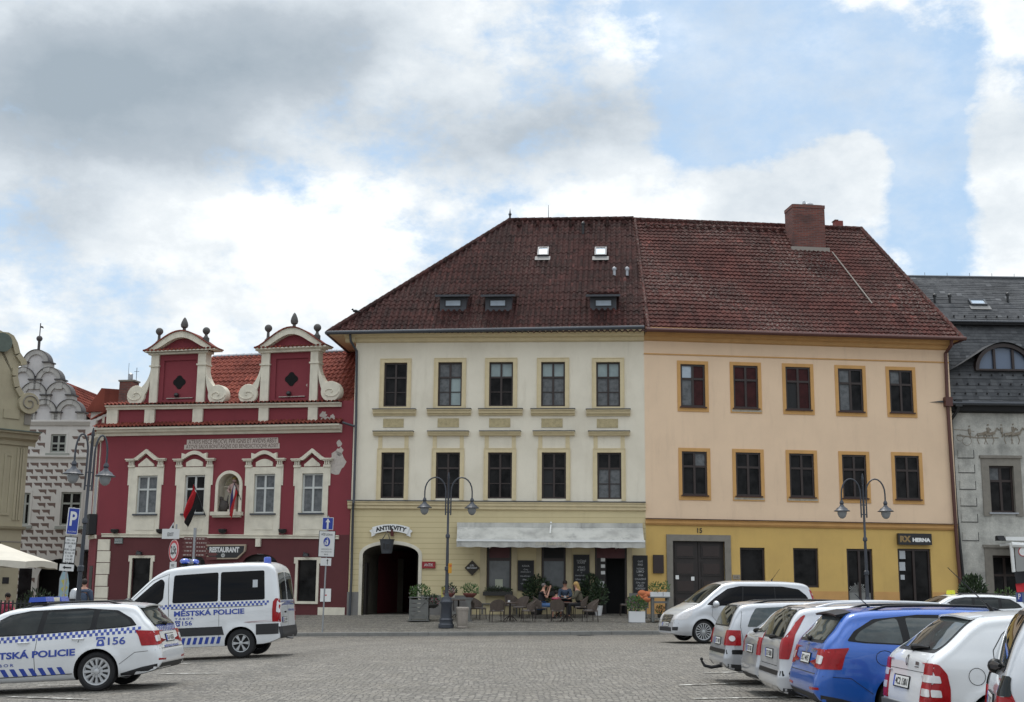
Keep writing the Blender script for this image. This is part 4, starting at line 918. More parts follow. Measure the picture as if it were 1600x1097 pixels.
# gables
def gable(xc, yb_, e_y, top_y, pl, prt, qf, rec, balls, spike, vol):
    """all arguments in picture pixels; e_y = underside/top of entablature"""
    px = F.px; g = MB(); zb = px(xc, yb_)[1]; ze = px(xc, e_y[1])[1]; zt_ = px(xc, e_y[0])[1]
    a0, a1 = px(pl[0], 590)[0], px(pl[1], 590)[0]; b0, b1 = px(prt[0], 590)[0], px(prt[1], 590)[0]
    g.box(a1, b0, .06, .4, zb, ze, redp)
    # recessed panel border
    r0, r1, r2, r3 = F.rect(*rec)
    for q in ((a1, r0, zb, ze), (r1, b0, zb, ze), (r0, r1, r3, ze), (r0, r1, zb, r2)): g.box(q[0], q[1], .0, .06, q[2], q[3], redp)
    gb = g.build('gable', C_)
    g = MB(); g.box(a0, a1, -.10, .4, zb, ze, white); g.box(b0, b1, -.10, .4, zb, ze, white)
    g.box(a0-.06, a1+.04, -.15, .4, ze-.55, ze-.48, white); g.box(b0-.04, b1+.06, -.15, .4, ze-.55, ze-.48, white); split_build(g, 'gable_pilaster', gb)
    g = MB(); qu, qz = px(*qf); rr = .17
    pts = []
    for k in range(4):
        for j in range(7):
            a = k*math.pi/2-math.pi/2*.8+math.pi*.8*j/6; pts.append((qu+math.cos(k*math.pi/2)*rr+math.cos(a)*rr*.85, qz+math.sin(k*math.pi/2)*rr+math.sin(a)*rr*.85))
    g.prism(pts, .045, .07, mat('void_black', (.004, .004, .004), 1)); g.build('quatrefoil_opening', gb)
    g = MB(); u_, z_ = px(qf[0]-3, rec[3]-4); g.lathe([(.06, 0), (.12, .08), (.09, .18), (.01, .2)], black, c=(u_, -.05, z_), n=10); g.box(r0+.2, r1-.1, -.02, .05, z_-.05, z_-.02, peel); g.build('floodlight', gb)
    # entablature and segmental pediment
    e0, e1 = px(xc-56.5, e_y[0])[0], px(xc+56.5, e_y[0])[0]; zt_ = zt_
    g = MB(); bl, bc = (a0-.12, ze), (b1+.12, ze)
    g.box(bl[0], bc[0], -.18, .4, ze, ze+.10, white); g.box(bl[0]-.12, bc[0]+.12, -.26, .4, ze+.10, zt_-.05, white); g.box(e0+.05, e1-.05, -.34, .4, zt_-.05, zt_, white)
    za_ = px(xc, top_y)[1]; um = (e0+e1)/2; hw = (e1-e0)/2; rise = za_-zt_
    def cur(t, k=1.0, dz=0): x = -1+2*t; s_ = (1-abs(x)**1.9)**1.0; return (um+hw*k*x, zt_+dz+(rise-dz)*(.5+.5*math.cos(math.pi*x))**.72)
    n = 18; out = [cur(i/n) for i in range(n+1)]; inn = [(um+hw*.72*(-1+2*i/n), zt_+.02+(rise-.30)*(.5+.5*math.cos(math.pi*(-1+2*i/n)*.93))**.8) for i in range(n+1)]
    for i in range(n): g.prism([out[i], out[i+1], inn[i+1], inn[i]], -.30, .4, white)
    g.build('pediment', gb)
    g = MB()
    for i in range(n): g.prism([inn[i], inn[i+1], (inn[i+1][0], zt_), (inn[i][0], zt_)], -.02, .4, redp)
    g.build('tympanum', gb)
    g = MB()
    for i in range(n):
        (x0, z0), (x1, z1) = out[i], out[i+1]; g.prism([(x0, z0+.002), (x1, z1+.002), (x1, z1+.055), (x0, z0+.055)], -.36, .4, t_red)
    for i in range(int((e1-e0)/.2)): x = e0+.05+i*.2; g.tube([(x, -.40, zt_+.02), (x, -.25, zt_+.05)], .05, t_red, 6)
    g.build('pediment_tiles', gb)
    sm = mat('lichen_stone', (.10, .095, .09), .9, var=.5, vs=7, bump=.4)
    for bx, by in balls:
        u_, z_ = px(bx, by); t = (u_-um)/hw; zb_ = zt_+rise*(.5+.5*math.cos(math.pi*t))**.72-.05
        g = MB(); g.lathe([(.15, 0), (.15, .22), (.11, .25), (.07, .32), (.06, z_-zb_-.18), (.10, z_-zb_-.14)], sm, c=(u_, 0, zb_), n=4+8); g.ball((u_, 0, z_), .17, sm, 10); g.build('ball_finial', gb)
    u_, z0_ = px(*spike[0]); z1_ = px(*spike[1])[1]; H_ = z1_-z0_
    g = MB(); g.lathe([(.18, 0), (.18, .10*H_), (.08, .16*H_), (.07, .28*H_), (.15, .36*H_), (.17, .5*H_), (.14, .68*H_), (.07, .9*H_), (.01, H_)], sm, c=(u_, 0, z0_), n=12); g.build('spike_finial', gb)
    for (vx, vy, sgn, xtop, ytop) in vol:       # sgn: -1 volute left of the pilaster
        vu, vz = px(vx, vy); rad = .46; edge = a0 if sgn < 0 else b1; zt2 = px(xtop, ytop)[1]
        g = MB(); n2 = 14; oc = []; ic = []
        o0 = (vu+sgn*rad, vz+.05)
        for i in range(n2+1):
            t = i/n2; x = edge+(vu+sgn*rad*.9-edge)*(1-math.cos(t*math.pi/2)) ; z = zt2+(vz+.12-zt2)*math.sin(t*math.pi/2); oc.append((x, z)); ic.append((edge+(x-edge)*.62, z-.34-.12*t))
        for i in range(n2): g.prism([oc[i], oc[i+1], ic[i+1], ic[i]], -.08, .3, white)
        g.prism([(edge, zt2-.2)]+[c for c in ic]+[(vu, vz-.4), (edge, zb)], .02, .25, redp)
        g.lathe([(.01, -.10), (rad*.96, -.10), (rad, -.07), (rad, .3), (.01, .3)], white, ax='y', c=(vu, 0, vz), n=22)
        # raised spiral
        sp_ = [(vu+sgn*math.cos(a)*rad*(.88-.105*a), -.11, vz-math.sin(a)*rad*.62*(.9-.105*a)) for a in [i*.42 for i in range(18)]]
        g.tube(sp_, .028, white, 5); g.build('volute', gb)
gable(286.5, 632, (548.5, 553.5), 519.5, (236.5, 248.5), (309.5, 322), (279.3, 597), (255.5, 305.5, 563, 625), ((249.3, 518), (322.5, 517)), ((287.7, 520), (287.7, 496)), ((213.8, 618.5, -1, 236, 572), (340.4, 617.5, 1, 322, 566)))
gable(459, 628.5, (544, 550.5), 514, (408.7, 421.5), (485.5, 497.5), (454.6, 592), (430.5, 480.5, 560, 622.5), ((419.5, 513), (496, 512)), ((459.5, 515), (459.5, 488.5)), ((388.5, 616.5, -1, 408, 562), (517.5, 612, 1, 497.5, 560)))
# main roof
O = Vector((F.px(225, 632, .45)[0], .45, zc1-.05)); U = Vector((1, 0, .0)); Sd = Vector((0, math.cos(R(43)), math.sin(R(43))))
cl = loc(F, (0, 0, CAMZ)); Nn_ = U.cross(Sd)
def prr(x, y):
    d = ray(x, y); dl = Vector((d.dot(F.U), d.dot(F.Nn), d.z)); t = (O-cl).dot(Nn_)/dl.dot(Nn_); p = cl+dl*t-O; return (p.dot(U), p.dot(Sd))
s1, s2 = prr(335, 556), prr(540, 550); sm_ = (s1[1]+s2[1])/2
rp = [(0, 0), (ur3-O.x-.02, 0), (ur3-O.x-.02, sm_+.03), (s1[0], sm_)]
rf3 = tile_plane('roof', C_, O, U, Sd, rp, t_red, tw=.24, th=.33, amp=.035)
top = P3(O, U, Sd, rp[3]); b = MB(); b.quad([O, top, Vector((O.x, 2*top.y-O.y, O.z))], t_red); b.quad([top, P3(O, U, Sd, rp[2]), Vector((ur3, 2*top.y-O.y, O.z)), Vector((O.x, 2*top.y-O.y, O.z))], t_red); b.build('roof_back', C_)
b = MB(); ridge(b, top, P3(O, U, Sd, rp[2]), zinc, .09); b.build('ridge_flashing', C_)
# chamfered corner bay on the left
CH = Fac(*(F.o+F.U*ul3).xy, -62); w3 = 1.75
b = MB(); R1 = CH
ch_ = empty('corner_wing', R1.o, R1.a, 'narrow crimson side front with balcony box at the left corner of the gabled crimson house', 'house wing')
b.quad([(-w3, 0, zs0), (0, 0, zs0), (0, 0, ztop+.02), (-w3, 0, ztop+.02)], redp); b.quad([(-w3, 0, zs0), (-w3, 6, zs0), (-w3, 6, ztop), (-w3, 0, ztop)], redp); wv = b.build('wall', ch_)
b = MB(); band(b, (-w3-.1, ztop-.15), (.1, ztop-.05), [(.3, 0), (.3, -.12), (.1, -.3)], white); b.build('cornice', ch_)
b = MB(); band(b, (-w3, zmid+.02), (0, zmid+.02), [(.08, 0), (.06, -.16)], white); b.build('string_course', ch_)
b = MB(); b.box(-w3*.78, -w3*.70, -.03, 0, zmid, ztop-.3, white); b.box(-w3*.28, -w3*.22, -.03, 0, zmid, ztop-.3, white); split_build(b, 'pilaster', ch_)
b = MB(); b.box(-w3*.66, -w3*.3, -.02, .03, zmid+.5, zmid+2.7, gl_dark); b.build('window', ch_)
b = MB(); b.box(-w3*.85, -w3*.05, -.35, -.02, zmid+.05, zmid+.95, blackm); b.build('balcony_box', ch_)
b = MB(); b.box(-w3*.62, -w3*.2, -.02, .03, zs0, zs0+2.9, woodb); b.build('door', ch_)
b = MB(); b.box(-w3-.05, 0, .0, .35, ztop, ztop+.75, redp); b.box(-w3-.06, -w3+.2, -.06, 0, ztop, ztop+.75, white); b.box(-.3, 0, -.06, 0, ztop, ztop+.75, white); b.build('attic_wall', ch_)
O = Vector((-w3-.15, -.4, ztop+.02)); tile_plane('cornice_tiles', ch_, O, Vector((1, 0, 0)), Vector((0, .5, .22)), [(0, 0), (w3+.3, 0), (w3+.3, .5), (0, .5)], t_red, tw=.2, th=.25, amp=.04)
O = Vector((-w3-.15, -.3, ztop+.77)); tile_plane('attic_tiles', ch_, O, Vector((1, 0, 0)), Vector((0, .8, .45)), [(0, 0), (w3+.3, 0), (w3+.3, .9), (0, .9)], t_red, tw=.2, th=.25, amp=.04)
# ------------------------------------------------------------------ SGRAFFITO HOUSE
F = Fac(atY(90, 800, 70).x, 70, -3.5)
D = empty('sgraffito_house', F.o, F.a, 'pink and white sgraffito house with shell-shaped stepped gable and ball spike', 'house')
sgw = mat('sgraffito_white', (.56, .535, .50), .9, var=.25, vs=.8, streak=.2); sgb = mat('sgraffito_brown', (.15, .105, .09), .9, var=.3, vs=2)
u0, u1 = F.px(25, 700)[0], F.px(139, 700)[0]; zb, zt = -.6, F.px(90, 658)[1]
wins = [F.rect(79, 103, 678.5, 707), F.rect(94.5, 126, 769, 821), F.rect(30, 46, 770, 820)]
aw = F.rect(58, 126, 873, 950); aw = (aw[0], aw[1], zb, aw[3])
b = MB(); wall(b, u0, u1, zb, zt, wins+[aw], sgw, depth=.2); b.quad([(u1, 0, zb), (u1, 14, zb), (u1, 14, zt), (u1, 0, zt)], sgw)
am, ahw = (aw[0]+aw[1])/2, (aw[1]-aw[0])/2
for i in range(14):
    a0, a1 = math.pi*i/14, math.pi*(i+1)/14; P_ = lambda a: (am+ahw*math.cos(a), aw[3]-ahw*.95+ahw*.95*math.sin(a)); (x0, z0), (x1, z1) = P_(a0), P_(a1)
    b.quad([(x0, 0, z0), (x0, 0, aw[3]), (x1, 0, aw[3]), (x1, 0, z1)], sgw)
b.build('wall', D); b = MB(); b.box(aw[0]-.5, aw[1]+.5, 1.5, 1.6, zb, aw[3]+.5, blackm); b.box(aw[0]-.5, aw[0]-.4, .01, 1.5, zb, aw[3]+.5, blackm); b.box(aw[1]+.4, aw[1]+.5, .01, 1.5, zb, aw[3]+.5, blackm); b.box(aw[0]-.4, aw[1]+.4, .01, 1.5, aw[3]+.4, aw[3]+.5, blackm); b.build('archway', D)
b = MB(); zmid_ = F.px(90, 714)[1]; band(b, (u0, zmid_+.1), (u1+.1, zmid_+.06), [(.12, 0), (.12, -.08), (.05, -.14)], sgw); band(b, (u0, zt+.05), (u1+.15, zt+.05), [(.2, 0), (.2, -.1), (.06, -.3)], sgw); b.build('string_course', D)
b = MB(); rw, rh = .555, .366; z = zt-.45; row = 0
while z > zb+1.0:
    x = u0+(.28 if row % 2 else 0)
    while x < u1-rw+.1:
        cx, cz = x+rw/2, z-rh/2
        ok = not any(w[0]-.35 < cx < w[1]+.35 and w[2]-.25 < cz < w[3]+.25 for w in wins) and abs(z-zmid_) > .2
        if z < aw[3]+.3 and (cx-am)**2+((cz-(aw[3]-ahw*.95))*1.0)**2 < (ahw+.3)**2: ok = False
        if cz < aw[3]-ahw and aw[0]-.3 < cx < aw[1]+.3: ok = False
        if ok:
            j = random.uniform(-.02, .02); xb = min(x+rw-.04, u1-.02)
            b.add([(x+.03+j, -.004, z-.02), (xb, -.004, z-.02), (xb, -.004, z-rh+.05), (xb-.13, -.004, z-.18), (x+.16, -.004, z-.18)], [(0, 1, 2, 3, 4)], sgb)
        x += rw
    z -= rh; row += 1
b.build('sgraffito_pattern', D, fix=False)
gw = mat('grey_window_paint', (.28, .29, .26), .6)
for k, w_ in enumerate(wins):
    w = casement(D, w_, .05, gw, (gl_dark,)*4, cross=.5 if k == 0 else .66, low_bar=(k == 0), fw=.09)
    s = MB(); t = .12; s.box(w_[0]-t, w_[0], -.02, 0, w_[2]-t, w_[3]+t, sgw); s.box(w_[1], w_[1]+t, -.02, 0, w_[2]-t, w_[3]+t, sgw); s.box(w_[0], w_[1], -.02, 0, w_[3], w_[3]+t, sgw); s.box(w_[0]-t-.1, w_[1]+t+.1, -.1, 0, w_[2]-t-.08, w_[2]-.04, gw); s.build('window_surround', w)
shell = mat('gable_plaster', (.52, .50, .49), .9, var=.35, vs=.9, streak=.35); rimm = mat('gable_rim', (.40, .385, .36), .9, var=.4, vs=2); capm = mat('dark_capping', (.07, .065, .065), .8)
def zpx(y): return F.px(90, y)[1]
gb = MB(); tiers = [((31, 69, 109), 645, 19.5), ((14, 53.5, 93), 618, 19.5), ((36, 77), 594, 19.0), ((57.5,), 567, 19.5)]
body = MB(); rims = MB(); caps = MB()
sc_ = (F.px(110, 640)[0]-F.px(70, 640)[0])/40
for ti, (cxs, yc_, r) in enumerate(tiers):
    yb__ = tiers[ti-1][1]-8 if ti else 658
    for cx in cxs:
        u_ = F.px(cx, yc_)[0]; z_ = zpx(yc_); rr = r*sc_; n = 16
        zl = zpx(yb__)-.05
        body.prism([(u_+rr*math.cos(math.pi*i/n), z_+rr*math.sin(math.pi*i/n)) for i in range(n+1)]+[(u_-rr, zl), (u_+rr, zl)], -.02-.01*ti, .45, shell)
        arc_ = [(u_+(rr+.02)*math.cos(math.pi*i/n), z_+(rr+.02)*math.sin(math.pi*i/n)) for i in range(n+1)]; ar2 = [(u_+(rr-.24)*math.cos(math.pi*i/n), z_+(rr-.24)*math.sin(math.pi*i/n)) for i in range(n+1)]
        for i in range(n): rims.prism([arc_[i], arc_[i+1], ar2[i+1], ar2[i]], -.13, .46, rimm)
        for i in range(n): 
            a, c = arc_[i], arc_[i+1]; caps.prism([a, c, (u_+(c[0]-u_)*1.035, z_+(c[1]-z_)*1.035), (u_+(a[0]-u_)*1.035, z_+(a[1]-z_)*1.035)], -.18, .48, capm)
        for e in (-1, 1):
            rims.box(u_+e*(rr-.06)-.18, u_+e*(rr-.06)+.18, -.14-.008*ti, .45, z_-.52, z_-.02, rimm); caps.box(u_+e*(rr-.06)-.26, u_+e*(rr-.06)+.26, -.22-.008*ti, .47, z_-.02, z_+.05, capm)
gg = body.build('gable', D); rims.build('gable_rim', gg); caps.build('gable_capping', gg)
p = Vector((F.px(58, 545)[0], .2, zpx(545))); s = MB(); s.tube([p, p+Vector((0, 0, .5))], .08, capm, 8); s.tube([p+Vector((0, 0, .5)), p+Vector((0, 0, 1.5))], .03, capm, 6); s.ball(p+Vector((0, 0, .62)), .17, capm, 8); s.prism([(p.x+.02, p.z+1.25), (p.x+.2, p.z+1.2), (p.x+.15, p.z+1.32), (p.x+.02, p.z+1.35)], .18, .22, capm); s.build('ball_spike', D)
p0 = F.px(60, 567); zr = F.px(98, 590, .4)[1]; ue = F.px(139, 660, .4)
O = Vector((ue[0]+.35, .3, ue[1]-.1)); Rg = Vector((p0[0]+.5, .3, zr)); Sd = Rg-O; 
tile_plane('roof', D, O, Vector((0, 1, 0)), Sd, [(0, 0), (16, 0), (16, Sd.length), (0, Sd.length)], t_red, tw=.24, th=.36, amp=.04, step=.06)
b = MB(); b.quad([(O.x, .3, O.z), (O.x, 16.3, O.z), (2*Rg.x-O.x, 16.3, O.z), (2*Rg.x-O.x, .3, O.z)], sgw); b.quad([Rg, (Rg.x, 16.3, Rg.z), (2*Rg.x-O.x, 16.3, O.z), (2*Rg.x-O.x, .3, O.z)], t_red); ridge(b, Rg, (Rg.x, 16.3, Rg.z), t_red, .12); b.build('roof_far_side', D)
# small chimney further back with metal cowl
Fb = Fac(atY(195, 610, 64).x, 64, -10); s = MB(); r = Fb.rect(186, 208, 596, 625)
s.box(r[0], r[1], 0, .6, r[2]-2.5, r[3], brick); s.box(r[0]-.05, r[1]+.05, -.05, .65, r[3], r[3]+.08, stone)
c_h = s.build('brick_chimney'); place_on(c_h, Fb); tag(c_h, 'small brown brick chimney with metal cowl left of the crimson gables', 'chimney')
s = MB(); um = (r[0]+r[1])/2+.05; s.lathe([(.10, 0), (.12, .1), (.11, .3), (.13, .32), (.02, .42)], zinc, c=(um, .3, r[3]+.08), n=10); s.build('cowl', c_h)
s = MB(); s.tube([(r[1]-.02, .3, r[3]+.05), (r[1]-.02, .3, r[3]+.75)], .015, metal, 4); s.tube([(r[1]-.15, .3, r[3]+.55), (r[1]+.12, .3, r[3]+.55)], .012, metal, 4); s.tube([(r[0]+.3, .3, r[3]+.05), (r[0]+.3, .3, r[3]+1.0)], .01, metal, 4); s.build('aerial', c_h)
s = MB(); rb = Fb.rect(160, 190, 600, 640); s.prism([(rb[0]-1.2, rb[2]), (rb[0]-.4, rb[3]-.1), (rb[1]+.3, rb[3]-.25), (rb[1]+1.4, rb[2])], .6, 6, t_red)
s.prism([(rb[0]-1.0, rb[2]-4), (rb[0]-1.0, rb[2]), (rb[1]+1.2, rb[2]), (rb[1]+1.2, rb[2]-4)], .8, 5.8, sgw)
bh = s.build('rear_outbuilding'); place_on(bh, Fb); tag(bh, 'low red tiled outbuilding roof between the sgraffito house and the crimson gables', 'outbuilding')
# ------------------------------------------------------------------ OCHRE GABLED HOUSE, far left
F = Fac(atY(51, 800, 60).x, 60, 47)
E = empty('ochre_gabled_house', F.o, F.a, 'weathered sand-coloured baroque house with scrolled gable at the far left edge', 'house')
sil = [(-40, 470), (-10, 512), (3, 519), (12, 520), (20, 525), (26, 536), (30, 552), (40, 566), (40, 570), (31, 571), (27, 576), (26, 588), (29, 604), (36, 616), (49, 624), (52, 631), (50, 637), (48.5, 646)]
pts = [F.px(x, y) for x, y in sil]; zg = pts[-1][1]; ue = pts[-1][0]; ub = F.px(-40, 640)[0]
b = MB(); b.prism(pts+[(ub, zg), (ub, pts[0][1])], 0, .5, beige); gg = b.build('gable', E)
b = MB(); line = pts[1:-1]
for i in range(len(line)-1):
    a, c = Vector(line[i]), Vector(line[i+1]); d = (c-a).normalized(); nn = Vector((d.y, -d.x))*.26
    if i == 8: continue
    b.prism([tuple(a), tuple(c), tuple(c+nn*(1 if i < 8 else 1)), tuple(a+nn)], -.12-.002*i, .52+.002*i, beige)
cu_, cz_ = F.px(46, 631); b.lathe([(.01, -.2), (.5, -.2), (.5, .5), (.01, .5)], beige, ax='y', c=(cu_-.1, 0, cz_), n=18); sp_ = [(cu_-.1+math.cos(a)*.42*(1-a/11), -.22, cz_+math.sin(a)*.42*(1-a/11)) for a in [i*.45 for i in range(20)]]; b.tube(sp_, .035, stone, 5)
cu_, cz_ = F.px(5, 536); b.lathe([(.01, -.2), (.45, -.2), (.45, .5), (.01, .5)], mat('green_copper', (.10, .125, .105), .8, var=.4, vs=3), ax='y', c=(cu_-.1, 0, cz_), n=18)
b.build('scroll', gg)
b = MB(); b.box(ub, ue, 0, .4, -.8, zg, beige); b.quad([(ue, .4, -.8), (ue, 9, -.8), (ue, 9, zg), (ue, .4, zg)], beige); b.build('wall', E)
b = MB(); z1 = F.px(30, 676)[1]
band(b, (ub, z1), (ue+.3, z1), [(.5, 0), (.5, -.08), (.35, -.12), (.3, -.3), (.1, -.4), (.08, -.6)], beige); band(b, (ub, z1+.005), (ue+.35, z1+.005), [(.56, .05), (.56, 0)], mat('green_copper', (.10, .125, .105), .8, var=.4, vs=3)); b.build('cornice', E)
b = MB(); z2 = F.px(25, 823)[1]; band(b, (ub, z2), (ue+.1, z2), [(.2, 0), (.15, -.1), (.05, -.15)], beige); band(b, (ub, F.px(25, 846)[1]), (ue+.05, F.px(25, 846)[1]), [(.02, 0), (.02, -.05)], stone); b.build('string_course', E)
b = MB(); 
for x0, x1 in ((24, 27.5), (29, 31), (33, 36)):
    a, c = F.px(x0, 740)[0], F.px(x1, 740)[0]; b.box(a, c, -.05, 0, z2+.3, z1-.7, beige)
a, c = F.px(5, 740)[0], F.px(19, 740)[0]; t = .12; za_, zb_ = z2+.5, z1-1.0
for q in ((a, a+t, za_, zb_), (c-t, c, za_, zb_), (a+t, c-t, zb_-t, zb_), (a+t, c-t, za_, za_+t)): b.box(q[0], q[1], -.04, 0, q[2], q[3], beige)
r = F.rect(5, 30, 640, 654); b.box(r[0], r[1], -.05, 0, r[2], r[3], beige); r = F.rect(38, 48, 640, 664); b.box(r[0], r[1], -.06, 0, r[2], r[3], stone)
split_build(b, 'stucco_panel', E)
b = MB(); r = F.rect(3.5, 13.5, 902, 912); b.box(r[0], r[1], -.03, 0, r[2], r[3], black); b.build('dark_plaque', E)
b = MB(); r = F.rect(29, 49, 888, 925); b.box(r[0], r[1], -.02, .0, -.8, r[3], gl_dark); b.build('doorway', E)
# ------------------------------------------------------------------ GREY HOUSE, far right
pe = ORANGE.o+ORANGE.U*ur2
F = Fac(pe.x+.02, pe.y+.35, 1.0)
G = empty('grey_house', F.o, F.a, 'weathered grey plastered house with slate mansard roof and arched dormer', 'house')
zt = F.px(1545, 637)[1]; ww = [F.rect(1546.7, 1585, 728, 801), F.rect(1552, 1592, 868, 930)]; L_G = 14
b = MB(); wall(b, 0, L_G, -.3, zt, ww, greyp, depth=.2, rm=stone); b.quad([(L_G, 0, -.3), (L_G, 12, -.3), (L_G, 12, zt), (L_G, 0, zt)], greyp); b.build('wall', G)
for k, h in enumerate(ww):
    w = casement(G, h, .14, wood, (gl_grey if k == 0 else gl_dark, gl_dark, gl_dark, gl_dark), cross=.68 if k == 0 else .5, low_bar=False, fw=.09)
    s = MB(); t = .33; s.box(h[0]-t, h[0], -.05, 0, h[2]-.15, h[3]+t, stone); s.box(h[1], h[1]+t, -.05, 0, h[2]-.15, h[3]+t, stone); s.box(h[0], h[1], -.05, 0, h[3], h[3]+t, stone)
    s.box(h[0]-t-.06, h[1]+t+.06, -.10, 0, h[3]+t, h[3]+t+.12, stone); s.box(h[0]-.1, h[1]+.1, -.09, 0, h[2]-.06, h[2]-.0, zinc); s.build('window_surround', w)
b = MB()
for i, y in enumerate((709, 732, 758, 784, 809, 838)):
    u_, z_ = F.px(1510+i*1.5, y); b.box(u_-.38, u_+.30, -.025, 0, z_-.17, z_+.17, greyp); b.box(u_-.40, u_+.33, -.02, 0, z_-.20, z_-.17, black); b.box(u_+.30, u_+.33, -.02, 0, z_-.17, z_+.17, black)
split_build(b, 'quoin', G)
frs = mat('faded_sepia_paint', (.20, .165, .125), .95, var=.7, vs=5, c2=(.33, .31, .27))
b = MB(); lb = lambda pts, r: b.tube([(F.px(x, y)[0], -.002, F.px(x, y)[1]) for x, y in pts], r, frs, 4)
def ring(cx, cy, r): lb([(cx+r*math.cos(2*math.pi*i/14), cy+r*math.sin(2*math.pi*i/14)) for i in range(15)], .012)
ring(1511, 689, 7); ring(1500, 684, 5); lb([(1495, 680), (1512, 682), (1526, 684), (1560, 684)], .03)
for hx in (1535, 1548, 1577, 1588):
    lb([(hx-8, 679), (hx, 678), (hx+6, 676)], .085); lb([(hx+5, 677), (hx+10, 669), (hx+13, 672)], .05); lb([(hx+2, 680), (hx+5, 688), (hx+3, 694)], .02); lb([(hx-6, 680), (hx-8, 687), (hx-5, 694)], .02); lb([(hx-8, 678), (hx-12, 683)], .025)
for hx, hy in ((1514, 670), (1543, 668), (1564, 668), (1582, 667)): lb([(hx, hy), (hx+1, hy+8)], .07); lb([(hx, hy-5), (hx+.5, hy-3)], .045); lb([(hx+1, hy+8), (hx+3, hy+14)], .035)
lb([(1490, 671), (1505, 672), (1522, 674)], .015); b.build('faded_mural', G)
zr1 = None
O = Vector((0, -.45, F.px(1545, 630, -.45)[1])); 
def slope_to(y_px, pitch, O):
    cl = loc(F, (0, 0, CAMZ)); Sd = Vector((0, math.cos(R(pitch)), math.sin(R(pitch)))); Nn = Vector((1, 0, 0)).cross(Sd); d = ray(1545, y_px); dl = Vector((d.dot(F.U), d.dot(F.Nn), d.z)); t = (O-cl).dot(Nn)/dl.dot(Nn); return Sd, (cl+dl*t-O).dot(Sd)
Sd, sl = slope_to(508, 58, O)
ms = tile_plane('lower_roof', G, O, Vector((1, 0, 0)), Sd, [(-1.0, 0), (L_G+.5, 0), (L_G+.5, sl), (-1.0, sl)], t_slate, tw=.25, th=.2, amp=.006, step=.012, sub=2)
O2 = O+Sd*sl+Vector((0, -.25, .12)); Sd2, sl2 = slope_to(434, 42, O2)
tile_plane('upper_roof', G, O2, Vector((1, 0, 0)), Sd2, [(-1.5, 0), (L_G+.5, 0), (L_G+.5, sl2), (-1.5, sl2)], t_slate, tw=.3, th=.18, amp=.004, step=.01, sub=2)
Tt = O2+Sd2*sl2; b = MB(); b.quad([(-1.5, Tt.y, Tt.z), (L_G+.5, Tt.y, Tt.z), (L_G+.5, 2*Tt.y, O.z), (-1.5, 2*Tt.y, O.z)], t_slate); b.box(-1.5, L_G+.5, O2.y-.02, O2.y+.3, O2.z-.16, O2.z-.005, blackm); b.tube([(-1.5, Tt.y, Tt.z), (L_G+.5, Tt.y, Tt.z)], .08, metal, 6)
for i in range(14): b.tube([(-1.2+i*1.1, Tt.y, Tt.z), (-1.2+i*1.1, Tt.y, Tt.z+.22)], .012, metal, 4)
b.build('roof_ridge', G)
b = MB(); band(b, (-.2, O.z-.02), (L_G, O.z-.02), [(.35, -.08), (.3, -.3), (.05, -.36)], blackm); b.build('eaves', G)
b = MB(); b.tube([(-.3, -.5, O.z-.02), (L_G, -.5, O.z-.02)], .09, metal, 8); b.tube([(-1.5, O2.y-.1, O2.z-.03), (L_G, O2.y-.1, O2.z-.03)], .05, metal, 6); b.build('gutter', G)
# snow hooks
b = MB()
for r_ in range(3):
    for i in range(30):
        p = O+Sd*(.5+r_*.55)+Vector((.2+i*.48+(r_ % 2)*.24, 0, 0)); b.box(p.x-.02, p.x+.02, p.y-.1, p.y, p.z, p.z+.07, blackm)
for i in range(30): p = O2+Sd2*.35+Vector((-.8+i*.5, 0, 0)); b.box(p.x-.02, p.x+.02, p.y-.1, p.y, p.z, p.z+.08, blackm)
b.build('snow_hook', G)
PG = (O2, Vector((1, 0, 0)), Sd2, None)
def prg(x, y):
    cl = loc(F, (0, 0, CAMZ)); Nn = Vector((1, 0, 0)).cross(Sd2); d = ray(x, y); dl = Vector((d.dot(F.U), d.dot(F.Nn), d.z)); t = (O2-cl).dot(Nn)/dl.dot(Nn); p = cl+dl*t-O2; return (p.x, p.dot(Sd2))
PG = (O2, Vector((1, 0, 0)), Sd2, prg)
vent(G, PG, 1461, 474, .4, .06, black); vent(G, PG, 1484.5, 474, .4, .06, black); vent(G, PG, 1575, 472, .4, .06, black); skylight(G, PG, 1517, 1537, 471, 479, skyref, metal)
# eyebrow dormer
uc, zc = F.px(1567, 578, .6); hw = 1.15; hh = 1.0; dy = .55
b = MB(); n = 18; out = [(uc+(hw+.16)*math.cos(math.pi*i/n), zc+(hh+.16)*math.sin(math.pi*i/n)) for i in range(n+1)]; inn = [(uc+hw*math.cos(math.pi*i/n), zc+hh*math.sin(math.pi*i/n)) for i in range(n+1)]
for i in range(n): b.prism([out[i], out[i+1], inn[i+1], inn[i]], dy-.2, dy+.1, wood)
b.box(uc-hw-.16, uc+hw+.16, dy-.2, dy+.1, zc-.08, zc, wood)
for x in (-.42, .42): b.box(uc+x-.05, uc+x+.05, dy-.12, dy+.05, zc, zc+hh*.9, wood)
d = b.build('arched_dormer', G); b = MB(); b.prism(inn, dy, dy+.03, mat('dormer_glass', (.12, .155, .22), .1)); b.build('glass', d)
b = MB(); vs = []
prof = [(uc+(hw+.2)*1.9*math.cos(math.pi*i/24), zc-.35+(hh+.56)*math.sin(math.pi*i/24)**1.8) for i in range(25)]
fr_ = [(uc+(hw+.2)*(math.cos(math.pi*i/24)*(1+.9*(1-math.sin(math.pi*i/24))**1.5)), zc-.12+(hh+.33)*math.sin(math.pi*i/24)**1.15) for i in range(25)]
for (x, z) in fr_: vs += [(x, dy-.3-.0, z), (x, dy+2.6, z+.25)]
